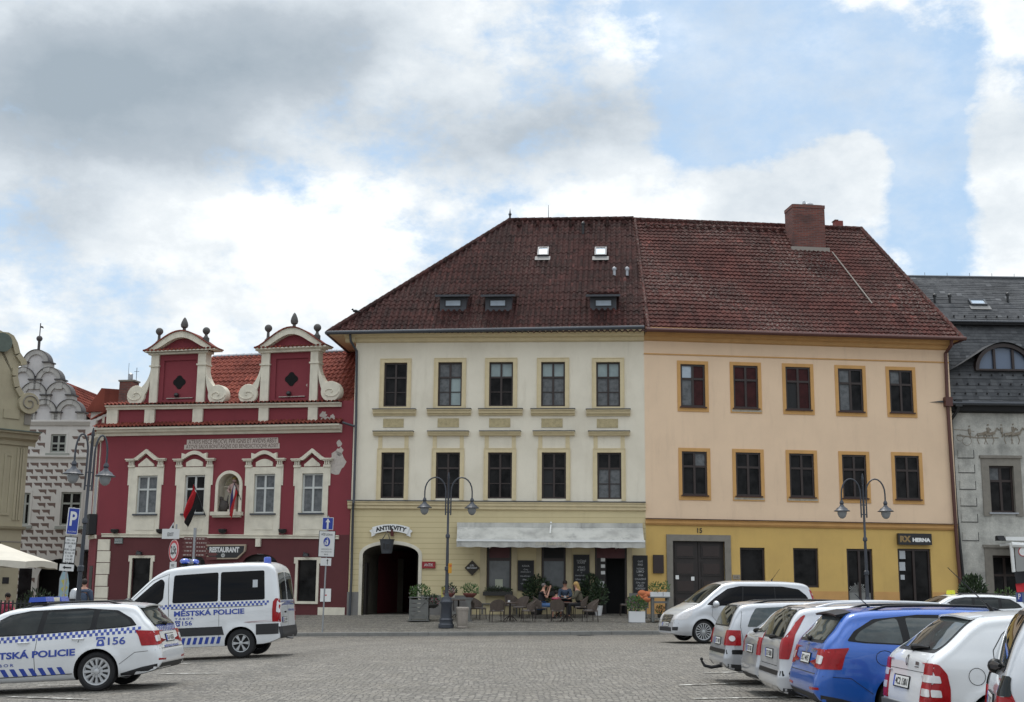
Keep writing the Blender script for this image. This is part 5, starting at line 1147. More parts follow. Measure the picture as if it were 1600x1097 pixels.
b.add(vs, [(2*i, 2*i+1, 2*i+3, 2*i+2) for i in range(24)], t_slate, True); b.build('dormer_roof', d)
b = MB(); b.tube([fpt(F, 1497, 626, -.5), fpt(F, 1497, 640, -.45), fpt(F, 1486, 656, -.12), fpt(F, 1489, 720, -.12), fpt(F, 1494, 800, -.12), fpt(F, 1507, 925, -.12)], .075, black, 10); p = fpt(F, 1497, 632, -.45); b.box(p.x-.15, p.x+.15, p.y-.12, p.y+.12, p.z-.1, p.z+.2, black); b.build('downpipe', G)
GREY = F
# ------------------------------------------------------------------ VEHICLES
def pchip(pts):
    x = np.array([p[0] for p in pts], float); y = np.array([p[1] for p in pts], float); h = np.diff(x); d = np.diff(y)/h; m = np.zeros(len(x))
    for i in range(1, len(x)-1):
        if d[i-1]*d[i] > 0: w1, w2 = 2*h[i]+h[i-1], h[i]+2*h[i-1]; m[i] = (w1+w2)/(w1/d[i-1]+w2/d[i])
    m[0], m[-1] = d[0], d[-1]
    def f(t):
        t = min(max(t, x[0]), x[-1]); i = min(int(np.searchsorted(x, t, side='right'))-1, len(h)-1); i = max(i, 0); s = (t-x[i])/h[i]
        return float((2*s**3-3*s**2+1)*y[i]+(s**3-2*s**2+s)*h[i]*m[i]+(-2*s**3+3*s**2)*y[i+1]+(s**3-s**2)*h[i]*m[i+1])
    return f
tyre_m = mat('tyre_rubber', (.014, .014, .015), .85, bump=.2, bs=60); well = mat('wheel_well', (.008, .008, .008), .95)
alloy = mat('alloy_silver', (.50, .51, .52), .35, metal=.7); trimb = mat('black_trim', (.006, .006, .007), .4, spec=.25); plast = mat('black_plastic', (.022, .022, .024), .65, var=.2)
cglass = mat('car_glass', (.010, .013, .013), .02, spec=.28, var=.5, vs=2.5, c2=(.035, .04, .04)); cglass2 = mat('tinted_car_glass', (.004, .004, .005), .03, spec=.14)
cgrey = mat('pale_car_glass', (.055, .068, .068), .03, spec=.5, var=.8, vs=3, c2=(.018, .022, .024))
lred = mat('tail_lens_red', (.30, .004, .007), .2, coat=.12, spec=.3, var=.4, vs=14); lwh = mat('lens_clear', (.62, .60, .60), .1, coat=1, var=.3, vs=16); chrome = mat('chrome', (.6, .6, .62), .12, metal=1); gap = mat('panel_gap', (.02, .02, .02), .9)
pol_blue = mat('police_blue', (.018, .05, .30), .35, coat=.4); plate_w = mat('plate_white', (.62, .62, .60), .5); plate_b = mat('plate_blue', (.02, .06, .4), .5); amber = mat('amber_lens', (.6, .2, .02), .2, coat=1)
lbar = mat('beacon_blue', (.02, .07, .42), .15, coat=1)
def paint(name, c, metal=0, rough=.32): return mat(name, c, rough, metal=metal, coat=.9, var=.14, vs=2.2, fine=0)
def rnd(poly, r=.04, n=4):
    out = []; N_ = len(poly)
    for i in range(N_):
        p, a, c = Vector(poly[i]), Vector(poly[i-1]), Vector(poly[(i+1) % N_]); da, dc = (a-p), (c-p); k = min(r, da.length*.45, dc.length*.45)
        s, e = p+da.normalized()*k, p+dc.normalized()*k
        for j in range(n+1): t = j/n; out.append(tuple(s*(1-t)**2+p*2*t*(1-t)+e*t*t))
    return out
class Car:
    def __init__(s, name, L, zt, zb, sect, wheels, body, label, cat, Rr=.14, cr=.16, Rf=.30, cf=.26, redge=.09, crown=.035, group=None, ww=.62, loc=(0, 0, 0), rz=0, pitch=0):
        s.root = empty(name, loc, rz, label, cat, group); s.root.rotation_euler = (0, pitch, rz)
        s.L = L; zt_, zb_, se = pchip(zt), pchip(zb), pchip(sect); s.zt = zt_
        xs = np.linspace(0, L, 1500); zz = np.array([zt_(x) for x in xs]); pk = int(np.argmax(zz))
        zr, xr = np.maximum.accumulate(zz[:pk+1]), xs[:pk+1]; zf, xf = np.maximum.accumulate(zz[pk:][::-1]), xs[pk:][::-1]
        XR = lambda z: float(np.interp(z, zr, xr)); XF = lambda z: float(np.interp(z, zf, xf))
        def red(d, R_, c): return 0 if d >= R_ else c*(1-math.sqrt(max(0, 1-(1-max(d, 0)/R_)**2)))
        s.wh = wheels
        def Wd(x, z):
            w = se(z)-red(x-XR(z), Rr, cr)-red(XF(z)-x, Rf, cf)
            for wx, wr in wheels:
                q = math.hypot(x-wx, z-wr); w += .022*math.exp(-((q-(wr+.055))/.05)**2)*(1 if z < .95 else 0)
            return max(w, .05)
        s.Wd = Wd
        al = np.concatenate([[0], np.cumsum(np.hypot(np.diff(xs)*1.0, np.diff(zz)*1.6))]); st = np.interp(np.linspace(0, al[-1], 120), al, xs)
        rings = []; nS = 26
        for x in st:
            t, bz = zt_(x), zb_(x); H = max(t-bz, .02); cw = crown*min(1, H/1.0); r = min(redge, H*.28); ring = [(0, bz), (Wd(x, bz)*.5, bz), (Wd(x, bz)*.93, bz)]
            ztop = t-cw-r
            for i in range(nS+1): z = bz+.01+(ztop-bz-.01)*i/nS; ring.append((Wd(x, z), z))
            Wt = Wd(x, ztop); rr = min(r*1.3, Wt*.5)
            for i in range(1, 7): a = math.pi/2*i/6; y = Wt-rr*(1-math.cos(a)); ring.append((y, ztop+r*math.sin(a)))
            y0 = Wt-rr
            for i in range(1, 8): y = y0*(1-i/7); ring.append((y, t-cw*(y/y0)**2 if y0 > 0 else t))
            rings.append([(x, y, z) for y, z in ring]+[(x, -y, z) for y, z in ring[-2:0:-1]])
        vs = [v for r in rings for v in r]; n = len(rings[0]); fs = [(i*n+k, i*n+(k+1) % n, (i+1)*n+(k+1) % n, (i+1)*n+k) for i in range(len(rings)-1) for k in range(n)]
        fs += [tuple(range(n-1, -1, -1)), tuple((len(rings)-1)*n+k for k in range(n))]
        b = MB(); b.add(vs, fs, body, True); o = b.build('body', s.root, sharp=50); s.body = o; s.bm = body
        s.bvh = BVHTree.FromPolygons([Vector(v) for v in vs], fs)
        c = MB()
        for wx, wr in wheels:
            for e in (-1, 1): c.lathe([(wr+.05, e*ww), (wr+.05, e*1.3)], well, c=(wx, 0, wr), ax='y', n=36)
        co = c.build('cut', s.root); o.data.materials.append(well)
        md = o.modifiers.new('b', 'BOOLEAN'); md.object = co; md.operation = 'DIFFERENCE'; md.solver = 'EXACT'; md.material_mode = 'TRANSFER'
        dg = bpy.context.evaluated_depsgraph_get(); dg.update(); me = bpy.data.meshes.new_from_object(o.evaluated_get(dg)); o.modifiers.clear(); o.data = me; me.set_sharp_from_angle(angle=R(50)); bpy.data.objects.remove(co)
    def hit(s, p, ax, sgn, a, c):
        if ax == 'side': og, d = Vector((a, sgn*3, c)), Vector((0, -sgn, 0))
        elif ax == 'rear': og, d = Vector((-3, a, c)), Vector((1, 0, 0))
        elif ax == 'front': og, d = Vector((s.L+3, a, c)), Vector((-1, 0, 0))
        elif ax == 'top': og, d = Vector((a, c, 5)), Vector((0, 0, -1))
        h, nrm, _, _ = s.bvh.ray_cast(og, d)
        if h is None: h, nrm, _, _ = s.bvh.find_nearest(og+d*(3-s.Wd(a, c) if ax == 'side' else 3))
        if nrm.dot(d) > 0: nrm = -nrm
        return h, nrm
    def panel(s, name, polys, m, ax='side', sgn=1, off=.004, step=.07, thick=True, parent=None, mirror=False):
        """2-D outlines pressed onto the bodywork"""
        bm = bmesh.new()
        if not isinstance(polys[0][0], (tuple, list, Vector)): polys = [polys]
        for p in polys:
            vs = [bm.verts.new((q[0], q[1], 0)) for q in p]; bm.faces.new(vs)
            if mirror: bm.faces.new([bm.verts.new((-q[0], q[1], 0)) for q in p])
        bmesh.ops.triangulate(bm, faces=bm.faces[:])
        X = [v.co.x for v in bm.verts]; Y = [v.co.y for v in bm.verts]
        for (lo, hi, nn) in ((min(X), max(X), (1, 0, 0)), (min(Y), max(Y), (0, 1, 0))):
            k = int((hi-lo)/step)
            for i in range(1, k+1):
                t = lo+(hi-lo)*i/(k+1); bmesh.ops.bisect_plane(bm, geom=bm.verts[:]+bm.edges[:]+bm.faces[:], plane_co=Vector(nn)*t, plane_no=nn)
        inn = {}
        for v in bm.verts:
            h, nr = s.hit(None, ax, sgn, v.co.x, v.co.y); v.co = h+nr*off; inn[v] = nr
        if thick:
            be = [e for e in bm.edges if len(e.link_faces) == 1]; mp = {}
            for e in be:
                for v in e.verts:
                    if v not in mp: mp[v] = bm.verts.new(v.co-inn[v]*(off+.004))
            for e in be:
                a, c = e.verts; bm.faces.new((a, c, mp[c], mp[a]))
        bmesh.ops.recalc_face_normals(bm, faces=bm.faces)
        for f in bm.faces: f.smooth = True
        # make the sheet face outwards
        me = bpy.data.meshes.new(name); bm.to_mesh(me); bm.free(); me.materials.append(m); me.set_sharp_from_angle(angle=R(50))
        o = bpy.data.objects.new(name, me); col.objects.link(o); o.parent = parent or s.root; return o
    def strip(s, name, line, w, m, ax='side', sgn=1, off=.003, parent=None, closed=False):
        ps = []; L_ = list(line)+([line[0]] if closed else [])
        for i in range(len(L_)-1):
            a, c = Vector(L_[i]), Vector(L_[i+1]); d = (c-a)
            if d.length < 1e-5: continue
            d.normalize(); nn = Vector((-d.y, d.x))*w/2; ps.append([tuple(a-nn), tuple(c-nn), tuple(c+nn), tuple(a+nn)])
        return s.panel(name, ps, m, ax, sgn, off, .12, False, parent or s.body)
    def letters(s, name, txt, m, cx, cz, w, h, ax='side', sgn=1, flip=False, bold=.03, space=1.0, tilt=0, off=.006):
        vs, fs = text_polys(txt, 1, bold, space=space); xs = [v[0] for v in vs]; zs = [v[1] for v in vs]; X0, X1, Z0, Z1 = min(xs), max(xs), min(zs), max(zs)
        P = []
        for x, z in vs:
            a = (x-(X0+X1)/2)/(X1-X0)*w; c = (z-(Z0+Z1)/2)/(Z1-Z0)*h
            if flip: a = -a
            P.append((cx+a, cz+c+a*tilt))
        return s.panel(name, [[P[i] for i in f] for f in fs], m, ax, sgn, off, .15, False)
    def plate(s, cz, txt, ax='rear', cy=0, off=.012, w=.52):
        o = s.panel('number_plate', [(cy-w/2-.012, cz-.067), (cy+w/2+.012, cz-.067), (cy+w/2+.012, cz+.067), (cy-w/2-.012, cz+.067)], trimb, ax, off=off)
        s.panel('plate_face', [(cy-w/2, cz-.055), (cy+w/2, cz-.055), (cy+w/2, cz+.055), (cy-w/2, cz+.055)], plate_w, ax, off=off+.003, parent=o)
        # seen from behind the car's left (+y) is on the left
        e = 1 if ax == 'rear' else -1
        s.panel('plate_band', [(cy+e*(w/2-.045), cz-.055), (cy+e*w/2, cz-.055), (cy+e*w/2, cz+.055), (cy+e*(w/2-.045), cz+.055)], plate_b, ax, off=off+.005, parent=o)
        t = s.letters('plate_text', txt, blackm, cy-e*.02, cz, w*.80, .075, ax, flip=(ax == 'rear'), bold=.02, off=off+.006); t.parent = o; return o
    def wheels(s, kind='cover', tw=.20, track=None, spokes=12, rim=.66):
        for wx, wr in s.wh:
            Wm = s.Wd(wx, wr+.3)-.035 if track is None else track
            for e in (1, -1):
                y1 = e*Wm; y0 = e*(Wm-tw); b = MB(); q = wr; prof = [(q*rim, y0), (q*.93, y0), (q, y0+e*.03), (q, y1-e*.035), (q*.95, y1-e*.008), (q*.82, y1+e*.004), (q*rim, y1-e*.012)]
                b.lathe(prof, tyre_m, c=(0, 0, 0), ax='y', n=36, cap=False); w = b.build('wheel', s.root); w.location = (wx, 0, wr)
                b = MB(); rr = q*rim; yb = y1-e*.035
                if kind == 'cover':
                    b.lathe([(.001, yb), (rr*.98, yb), (rr*1.0, y1-e*.010), (rr*.9, y1-e*.012), (rr*.86, yb+e*.004), (.001, yb+e*.004)], alloy, ax='y', n=36, cap=False)
                else: b.lathe([(rr*1.0, y0+e*.05), (rr*1.0, y1-e*.010), (rr*.93, y1-e*.012), (rr*.90, y1-e*.05), (rr*.88, y0+e*.05)], alloy, ax='y', n=36, cap=False)
                b.lathe([(.001, yb-e*.03), (rr*.9, yb-e*.03)], blackm, ax='y', n=24, cap=False)
                for k in range(spokes):
                    a = 2*math.pi*k/spokes; hw = (math.pi/spokes)*(.36 if kind != 'cover' else .30) if spokes > 7 else .20
                    pts = [(math.cos(a-hw*1.3)*rr*.2, math.sin(a-hw*1.3)*rr*.2), (math.cos(a-hw)*rr*.9, math.sin(a-hw)*rr*.9), (math.cos(a+hw)*rr*.9, math.sin(a+hw)*rr*.9), (math.cos(a+hw*1.3)*rr*.2, math.sin(a+hw*1.3)*rr*.2)]
                    b.prism(pts, yb+e*.004, y1-e*.010, alloy)
                if kind == 'cover':
                    for k in range(spokes):
                        a = 2*math.pi*(k+.5)/spokes; hw = math.pi/spokes*.42
                        b.prism([(math.cos(a-hw)*rr*.45, math.sin(a-hw)*rr*.45), (math.cos(a-hw)*rr*.84, math.sin(a-hw)*rr*.84), (math.cos(a+hw)*rr*.84, math.sin(a+hw)*rr*.84), (math.cos(a+hw)*rr*.45, math.sin(a+hw)*rr*.45)], yb+e*.003, yb+e*.006, blackm)
                b.lathe([(.001, y1-e*.004), (rr*.2, y1-e*.008), (rr*.24, yb+e*.004), (.001, yb+e*.004)], alloy, ax='y', n=16, cap=False)
                r_ = b.build('rim', w)
    def roof_rails(s, x0, x1, y, m, h=.05):
        for e in (-1, 1):
            pts = []
            for i in range(17):
                t = i/16; x = x0+(x1-x0)*t; hh, _ = s.hit(None, 'top', 1, x, e*y); k = min(1, min(t, 1-t)*9); pts.append(hh+Vector((0, 0, -.01+h*k)))
            b = MB(); b.tube(pts, .017, m, 8); b.build('roof_rail', s.root)
    def mirror(s, x, z, m, sgn=(1, -1), big=1.0):
        for e in sgn:
            h, _ = s.hit(None, 'side', e, x, z); b = MB(); b.ball((x+.02, h.y+e*.13, z+.05), .1*big, m, 10, (.75, 1.15, .85)); b.tube([(x, h.y-e*.02, z-.02), (x+.02, h.y+e*.08, z+.02)], .03, trimb, 6)
            o = b.build('mirror', s.root); b = MB(); b.box(x-.06*big, x-.055*big, h.y+e*.05, h.y+e*.21, z-.01, z+.11, cglass); b.build('mirror_glass', o)
    def handle(s, x, z, m, sgn):
        h, n_ = s.hit(None, 'side', sgn, x, z); b = MB(); pts = [(x-.10, h.y-sgn*.005, z), (x-.07, h.y+sgn*.03, z), (x+.07, h.y+sgn*.03, z), (x+.10, h.y-sgn*.005, z)]; b.tube(pts, .014, m, 6); b.build('door_handle', s.root)
    def wiper(s, y0, z0, y1, z1, w=.018):
        a, na = s.hit(None, 'rear', 1, y0, z0); c, nc_ = s.hit(None, 'rear', 1, y1, z1); mid, nm = s.hit(None, 'rear', 1, (y0+y1)/2, (z0+z1)/2); b = MB(); b.tube([a+na*.03, mid+nm*.035, c+nc_*.02], [w*1.4, w, w*.5], trimb, 6); b.ball(a+na*.02, w*2, trimb, 6); b.build('rear_wiper', s.root)
    def antenna(s, x, y=0, ln=.6, lean=-.6, m=None):
        h, _ = s.hit(None, 'top', 1, x, y); b = MB(); b.tube([h, h+Vector((lean*ln*.15, 0, ln*.14))], [.03, .012], trimb, 6); b.tube([h+Vector((lean*ln*.12, 0, ln*.1)), h+Vector((lean*ln, 0, ln*.75))], [.008, .004], trimb, 5); b.build('antenna', s.root)
    def checker(s, line, cell, m, ax='side', sgn=1, rows=2, name='checker_band'):
        ps = []; L_ = [Vector(p) for p in line]; d = [0]
        for i in range(len(L_)-1): d.append(d[-1]+(L_[i+1]-L_[i]).length)
        n = int(d[-1]/cell)
        for i in range(n):
            t = i*cell
            k = max(j for j in range(len(d)) if d[j] <= t+1e-6); k = min(k, len(L_)-2); dr = (L_[k+1]-L_[k]).normalized(); p = L_[k]+dr*(t-d[k]); nn = Vector((-dr.y, dr.x))
            if nn.y < 0: nn = -nn
            r = i % 2
            if rows == 2: a = p-nn*cell*(1 if r else 0); ps.append([tuple(a), tuple(a+dr*cell), tuple(a+dr*cell+nn*cell), tuple(a+nn*cell)])
        return s.panel(name, ps, m, ax, sgn, .005, .3, False)
    def place(s, px_, py_, Y, lp):
        """put local point lp at the picture pixel px_ (depth Y); ground height from gz"""
        d = ray(px_, py_); rz = s.root.rotation_euler.z; c, sn = math.cos(rz), math.sin(rz); ox, oy = lp[0]*c-lp[1]*sn, lp[0]*sn+lp[1]*c
        X = d.x/d.y*Y; s.root.location = (X-ox, Y-oy, 0); return s
# ---- octavia-like estate shared by the police car, the blue estate and the taxi
def estate(name, body, label, cat, police=False, side=1, rails=trimb, gl=None, rz=0, pitch=0, group=None, lite=False):
    gl = gl or cglass
    c = Car(name, 4.66, [(0, .50), (.015, .60), (.05, .70), (.09, .86), (.14, 1.00), (.30, 1.19), (.43, 1.345), (.50, 1.39), (.8, 1.43), (1.6, 1.455), (2.2, 1.445), (2.6, 1.40), (3.0, 1.22), (3.45, .98), (3.8, .92), (4.25, .81), (4.48, .70), (4.6, .58), (4.66, .45)],
            [(0, .42), (.1, .30), (.5, .22), (1, .19), (4.2, .19), (4.55, .22), (4.66, .30)],
            [(.18, .80), (.3, .872), (.45, .892), (.62, .905), (.80, .90), (.93, .885), (1.0, .86), (1.2, .785), (1.38, .69), (1.46, .62)], [(1.06, .32), (3.75, .32)], body, label, cat, Rr=.2, cr=.2, Rf=.5, cf=.34, rz=rz, pitch=pitch, group=group)
    tr = [(0.40, 1.035), (0.50, 1.155), (0.74, 1.295), (1.3, 1.355), (2.2, 1.350), (2.55, 1.295), (2.95, 1.095), (3.14, .975), (2.9, .950), (2.2, .955), (1.3, .985), (.62, 1.012)]
    gls = [[(0.48, 1.045), (.56, 1.145), (.80, 1.272), (1.04, 1.312), (1.08, 1.008), (.64, 1.025)], [(1.17, 1.003), (1.14, 1.325), (1.90, 1.334), (1.96, .975)], [(2.05, .972), (1.99, 1.334), (2.2, 1.330), (2.52, 1.275), (2.86, 1.110), (3.04, .985), (2.9, .965)]]
    for e in ((side, -side) if not lite else (side,)):
        t = c.panel('window_trim', rnd(tr, .03), trimb, 'side', e, .003)
        for g in gls: c.panel('side_window', rnd(g, .05), gl, 'side', e, .006, parent=t)
        c.strip('door_gap', [(2.03, .93), (2.08, .60), (2.06, .28)], .008, gap, 'side', e); c.strip('door_gap', [(1.30, .96), (1.36, .80)] if police else [(1.30, .96), (1.42, .74), (1.50, .60)], .008, gap, 'side', e); c.strip('door_gap', [(3.12, .95), (3.22, .7), (3.20, .28)], .008, gap, 'side', e)
        c.strip('sill_line', [(1.45, .30), (3.3, .28)], .012, gap, 'side', e); c.handle(1.36, .86, body, e); c.handle(2.26, .84, body, e)
        c.strip('bumper_gap', [(.09, .62), (.42, .60), (.68, .42)], .007, gap, 'side', e)
        if not police: c.strip('fuel_flap', [(.84+.11*math.cos(i*.52), .84+.09*math.sin(i*.52)) for i in range(13)], .007, gap, 'side', e)
        l = c.panel('tail_light', rnd([(.06, .93), (.42, .955), (.36, .86), (.31, .70), (.05, .70)], .02), lred, 'side', e, .008)
        c.panel('tail_light_lens', rnd([(e*.88, .70), (e*.88, .93), (e*.58, .935), (e*.60, .715)], .02), lred, 'rear', 1, .008, parent=l); c.panel('reversing_lens', rnd([(e*.81, .755), (e*.81, .855), (e*.62, .86), (e*.64, .765)], .02), lwh, 'rear', 1, .012, parent=l)
        c.panel('reflector', rnd([(e*.82, .455), (e*.82, .485), (e*.52, .475), (e*.52, .445)], .01), lred, 'rear', 1, .004)
        c.panel('headlight', rnd([(4.25, .72), (4.55, .62), (4.52, .55), (4.22, .62)], .02), lwh, 'side', e, .006)
        c.panel('bumper_lower', [(0.0, .30), (0, .41), (.30, .36), (.66, .27), (.66, .18), (.3, .2)], plast, 'side', e, .004)
    w = c.panel('rear_window_trim', rnd([(-.68, 1.00), (.68, 1.00), (.56, 1.37), (-.56, 1.37)], .06), trimb, 'rear', 1, .004); c.panel('rear_glass', rnd([(-.63, 1.03), (.63, 1.03), (.52, 1.335), (-.52, 1.335)], .06), cgrey, 'rear', 1, .008, parent=w)
    b = MB(); n = 11
    for sgn_ in (1,):
        vs = []
        for i in range(n):
            y = -.56+1.12*i/(n-1); h, _ = c.hit(None, 'top', 1, .52, y); vs += [(.53, y, h.z+.012), (.32+.03*abs(y), y, h.z-.028), (.33+.03*abs(y), y, h.z-.05), (.5, y, h.z-.045)]
        b.add(vs, [(4*i+k, 4*i+(k+1) % 4, 4*i+4+(k+1) % 4, 4*i+4+k) for i in range(n-1) for k in range(4)]+[(0, 1, 2, 3), (4*n-4, 4*n-3, 4*n-2, 4*n-1)], trimb if not police else body)
    b.build('roof_spoiler', c.root)
    c.panel('bumper_insert', rnd([(-.74, .30), (.74, .30), (.72, .40), (-.72, .40)], .03), plast, 'rear', 1, .004)
    c.strip('tailgate_gap', [(-.78, .64), (.78, .64)], .009, gap, 'rear'); c.strip('tailgate_gap', [(-.58, .66), (-.56, .93)], .007, gap, 'rear'); c.strip('tailgate_gap', [(.58, .66), (.56, .93)], .007, gap, 'rear')
    c.roof_rails(.75, 2.4, .56, rails); c.mirror(3.02, .96, body); c.wiper(.02, 1.03, .38, 1.06)
    c.panel('windscreen', rnd([(2.66, -.53), (3.40, -.64), (3.42, 0), (3.40, .64), (2.66, .53)], .04), cglass, 'top', 1, .005)
    return c
def plate_white_car(c, cz, txt): return c.plate(cz, txt)
silver = paint('silver_paint', (.42, .43, .45), .35); white_p = paint('white_car_paint', (.66, .67, .68)); blue_p = paint('blue_car_paint', (.010, .095, .42), .15); 
silver2 = paint('light_silver_paint', (.52, .53, .55), .3); greyp2 = paint('grey_silver_paint', (.36, .37, .38), .35)
# 1 police estate -------------------------------------------------------
pc = estate('police_car', white_p, 'white estate police car with blue roof light bar, at the left edge', 'police car', police=True, side=1, rz=R(180+.5), pitch=R(3.2))
c = pc; c.place(152, 1043, 21.7, (1.06, .88, .32)); c.root.location.z = -.105+math.sin(R(3.2))*1.06
bl = [(.33, .965), (1.2, .935), (2.1, .905), (3.2, .875), (4.2, .80)]
c.checker(bl, .047, pol_blue, 'side', 1); c.checker([(-.60, .965), (.60, .965)], .055, pol_blue, 'rear', 1)
c.letters('lettering', 'MĚSTSKÁ POLICIE', pol_blue, 2.21, .66, 1.62, .15, 'side', 1, flip=True, bold=.035, tilt=-.01)
c.letters('lettering', 'TÁBOR', pol_blue, 2.62, .49, .42, .06, 'side', 1, flip=True, bold=.01, space=1.5)
c.letters('lettering', '156', pol_blue, .72, .80, .29, .125, 'side', 1, flip=True, bold=.02)
def phone(c, cx, cz, s, ax='side', sgn=1):
    P = lambda pts: [(cx+x*s, cz+z*s) for x, z in pts]
    c.panel('phone_symbol', [P([(-.5, .2), (-.5, .5), (.5, .5), (.5, .2), (.3, .2), (.3, .32), (-.3, .32), (-.3, .2)])], pol_blue, ax, sgn, .006, .3, False)
    c.panel('phone_symbol', [P([(-.42, -.5), (.42, -.5), (.42, -.2), (.25, .22), (-.25, .22), (-.42, -.2)])], pol_blue, ax, sgn, .006, .3, False)
    c.panel('phone_dial', [P([(.17*math.cos(i*.628), -.13+.17*math.sin(i*.628)) for i in range(10)])], white_p, ax, sgn, .008, .3, False)
phone(c, .985, .80, .15)
c.panel('slanted_stripes', [[(1.56+i*.155, .30), (1.64+i*.155, .30), (1.71+i*.155, .42), (1.63+i*.155, .42)] for i in range(12)], pol_blue, 'side', 1, .005, .3, False)
c.plate(.80, '1L4 4253'); c.letters('lettering', 'MĚSTSKÁ POLICIE', pol_blue, 0, .595 + .075, .95, .05, 'rear', 1, flip=True, bold=.03)
c.wheels('cover', spokes=12, rim=.70)
b = MB(); x0 = 2.15; hz_ = c.zt(2.2)
b.box(x0-.14, x0+.14, -.50, .50, hz_+.03, hz_+.05, trimb); lb_ = b.build('light_bar', c.root)
b = MB(); b.prism([(x0-.15, hz_+.05), (x0+.15, hz_+.05), (x0+.13, hz_+.13), (x0-.13, hz_+.13)], .18, .58, lbar); b.prism([(x0-.15, hz_+.05), (x0+.15, hz_+.05), (x0+.13, hz_+.13), (x0-.13, hz_+.13)], -.58, -.18, lbar); split_build(b, 'beacon', lb_)
b = MB(); b.box(x0-.12, x0+.12, -.18, .18, hz_+.05, hz_+.12, mat('beacon_cream', (.5, .48, .38), .5)); b.box(x0-.10, x0+.10, -.03, .03, hz_, hz_+.03, trimb); b.build('bar_centre', lb_)
# 2 police van ----------------------------------------------------------
c = Car('police_van', 5.05, [(0, .50), (.02, .56), (.035, .75), (.05, 1.2), (.09, 1.7), (.14, 2.05), (.22, 2.20), (.40, 2.275), (1.2, 2.30), (2.3, 2.285), (2.8, 2.235), (3.12, 2.11), (3.60, 1.72), (3.95, 1.40), (4.2, 1.22), (4.72, 1.08), (4.92, .95), (5.0, .7), (5.05, .5)],
        [(0, .46), (.1, .40), (.5, .30), (4.6, .28), (5.05, .34)], [(.2, .92), (.4, .965), (.7, .985), (1.1, .99), (1.5, .965), (1.9, .92), (2.2, .875), (2.3, .85)], [(1.0, .345), (4.18, .345)], white_p,
        'white police minibus with dark windows and blue beacons, parked behind the police estate', 'police van', Rr=.14, cr=.12, Rf=.7, cf=.42, redge=.12, crown=.04, ww=.66, rz=R(180-2), pitch=R(3.0))
c.place(377, 1000, 31.65, (1.0, .98, .345)); c.root.location.z = -.07+math.sin(R(3))*1.0
e = 1
for e in (1, -1):
    t = c.panel('side_window', rnd([(.40, 1.36), (.42, 2.06), (1.49, 2.06), (1.49, 1.36)], .05), cglass2, 'side', e, .005); c.panel('side_window', rnd([(1.55, 1.36), (1.55, 2.06), (2.64, 2.03), (2.67, 1.36)], .05), cglass2, 'side', e, .005)
    if e == 1: c.panel('window_sticker', [(.58, 1.66), (.58, 1.84), (.70, 1.84), (.70, 1.66)], mat('pale_notice', (.42, .44, .46), .7), 'side', e, .009, parent=t)
    t = c.panel('door_window', rnd([(2.90, 1.46), (2.87, 1.88), (2.96, 1.965), (3.16, 1.86), (3.76, 1.36), (3.6, 1.29), (3.08, 1.32)], .06), cglass2, 'side', e, .005)
    c.strip('door_gap', [(2.78, 2.08), (2.76, 1.2), (2.75, .40)], .012, gap, 'side', e); c.strip('door_gap', [(2.80, 2.06), (3.2, 1.93), (3.9, 1.34), (3.85, .9)], .01, gap, 'side', e)
    c.strip('sliding_rail', [(.45, 1.215), (1.5, 1.215), (2.7, 1.215)], .012, gap, 'side', e); c.strip('door_gap', [(1.52, 1.36), (1.53, .4)], .008, gap, 'side', e)
    c.panel('rub_strip', [(.02, .53), (.02, .78), (.62, .78), (.62, .53)], plast, 'side', e, .008); c.panel('rub_strip', [(1.40, .56), (1.45, .76), (3.2, .76), (3.2, .56)], plast, 'side', e, .008); c.panel('rub_strip', [(3.3, .56), (3.3, .76), (3.72, .76), (3.72, .56)], plast, 'side', e, .008)
    l = c.panel('tail_light', rnd([(.03, .82), (.04, 1.36), (.14, 1.38), (.20, 1.3), (.22, 1.1), (.22, .82)], .02), lred, 'side', e, .010); c.panel('tail_lens', rnd([(.05, 1.03), (.055, 1.30), (.11, 1.32), (.13, 1.05)], .02), lwh, 'side', e, .014, parent=l)
    c.panel('tail_light_lens', rnd([(e*.86, .80), (e*.86, 1.34), (e*.99, 1.32), (e*.99, .82)], .02), lred, 'rear', 1, .008, parent=l)
    c.panel('rear_window', rnd([(e*.06, 1.34), (e*.06, 2.02), (e*.74, 1.98), (e*.80, 1.40), (e*.78, 1.34)], .05), cglass, 'rear', 1, .006)
    c.panel('headlight', rnd([(4.42, 1.05), (4.8, .96), (4.82, .78), (4.5, .88)], .03), lwh, 'side', e, .006)
    c.handle(2.92, 1.10, trimb, e)
bl = [(.30, 1.28), (2.7, 1.28), (3.9, 1.25)]
c.checker(bl, .052, pol_blue, 'side', 1); c.checker([(-.80, 1.26), (.80, 1.26)], .052, pol_blue, 'rear', 1)
c.letters('lettering', 'MĚSTSKÁ POLICIE', pol_blue, 1.76, 1.125, 1.72, .17, 'side', 1, flip=True, bold=.035); c.letters('lettering', 'TÁBOR', pol_blue, 2.37, .985, .46, .055, 'side', 1, flip=True, space=1.5); c.letters('lettering', '156', pol_blue, 2.30, .87, .24, .105, 'side', 1, flip=True, bold=.015); phone(c, 2.53, .87, .13)
c.panel('slanted_stripes', [[(1.52+i*.145, .36), (1.60+i*.145, .36), (1.55+i*.145, .52), (1.47+i*.145, .52)] for i in range(12)], pol_blue, 'side', 1, .005, .3, False)
c.panel('rear_bumper', [(-.93, .44), (.93, .44), (.95, .70), (-.95, .70)], plast, 'rear', 1, .03); c.strip('door_gap', [(0, .72), (0, 2.1)], .012, gap, 'rear'); c.plate(.86, '3L2 1074', cy=.42); c.letters('lettering', 'MĚSTSKÁ POLICIE', pol_blue, -.42, 1.09, .7, .06, 'rear', 1, flip=True, bold=.03)
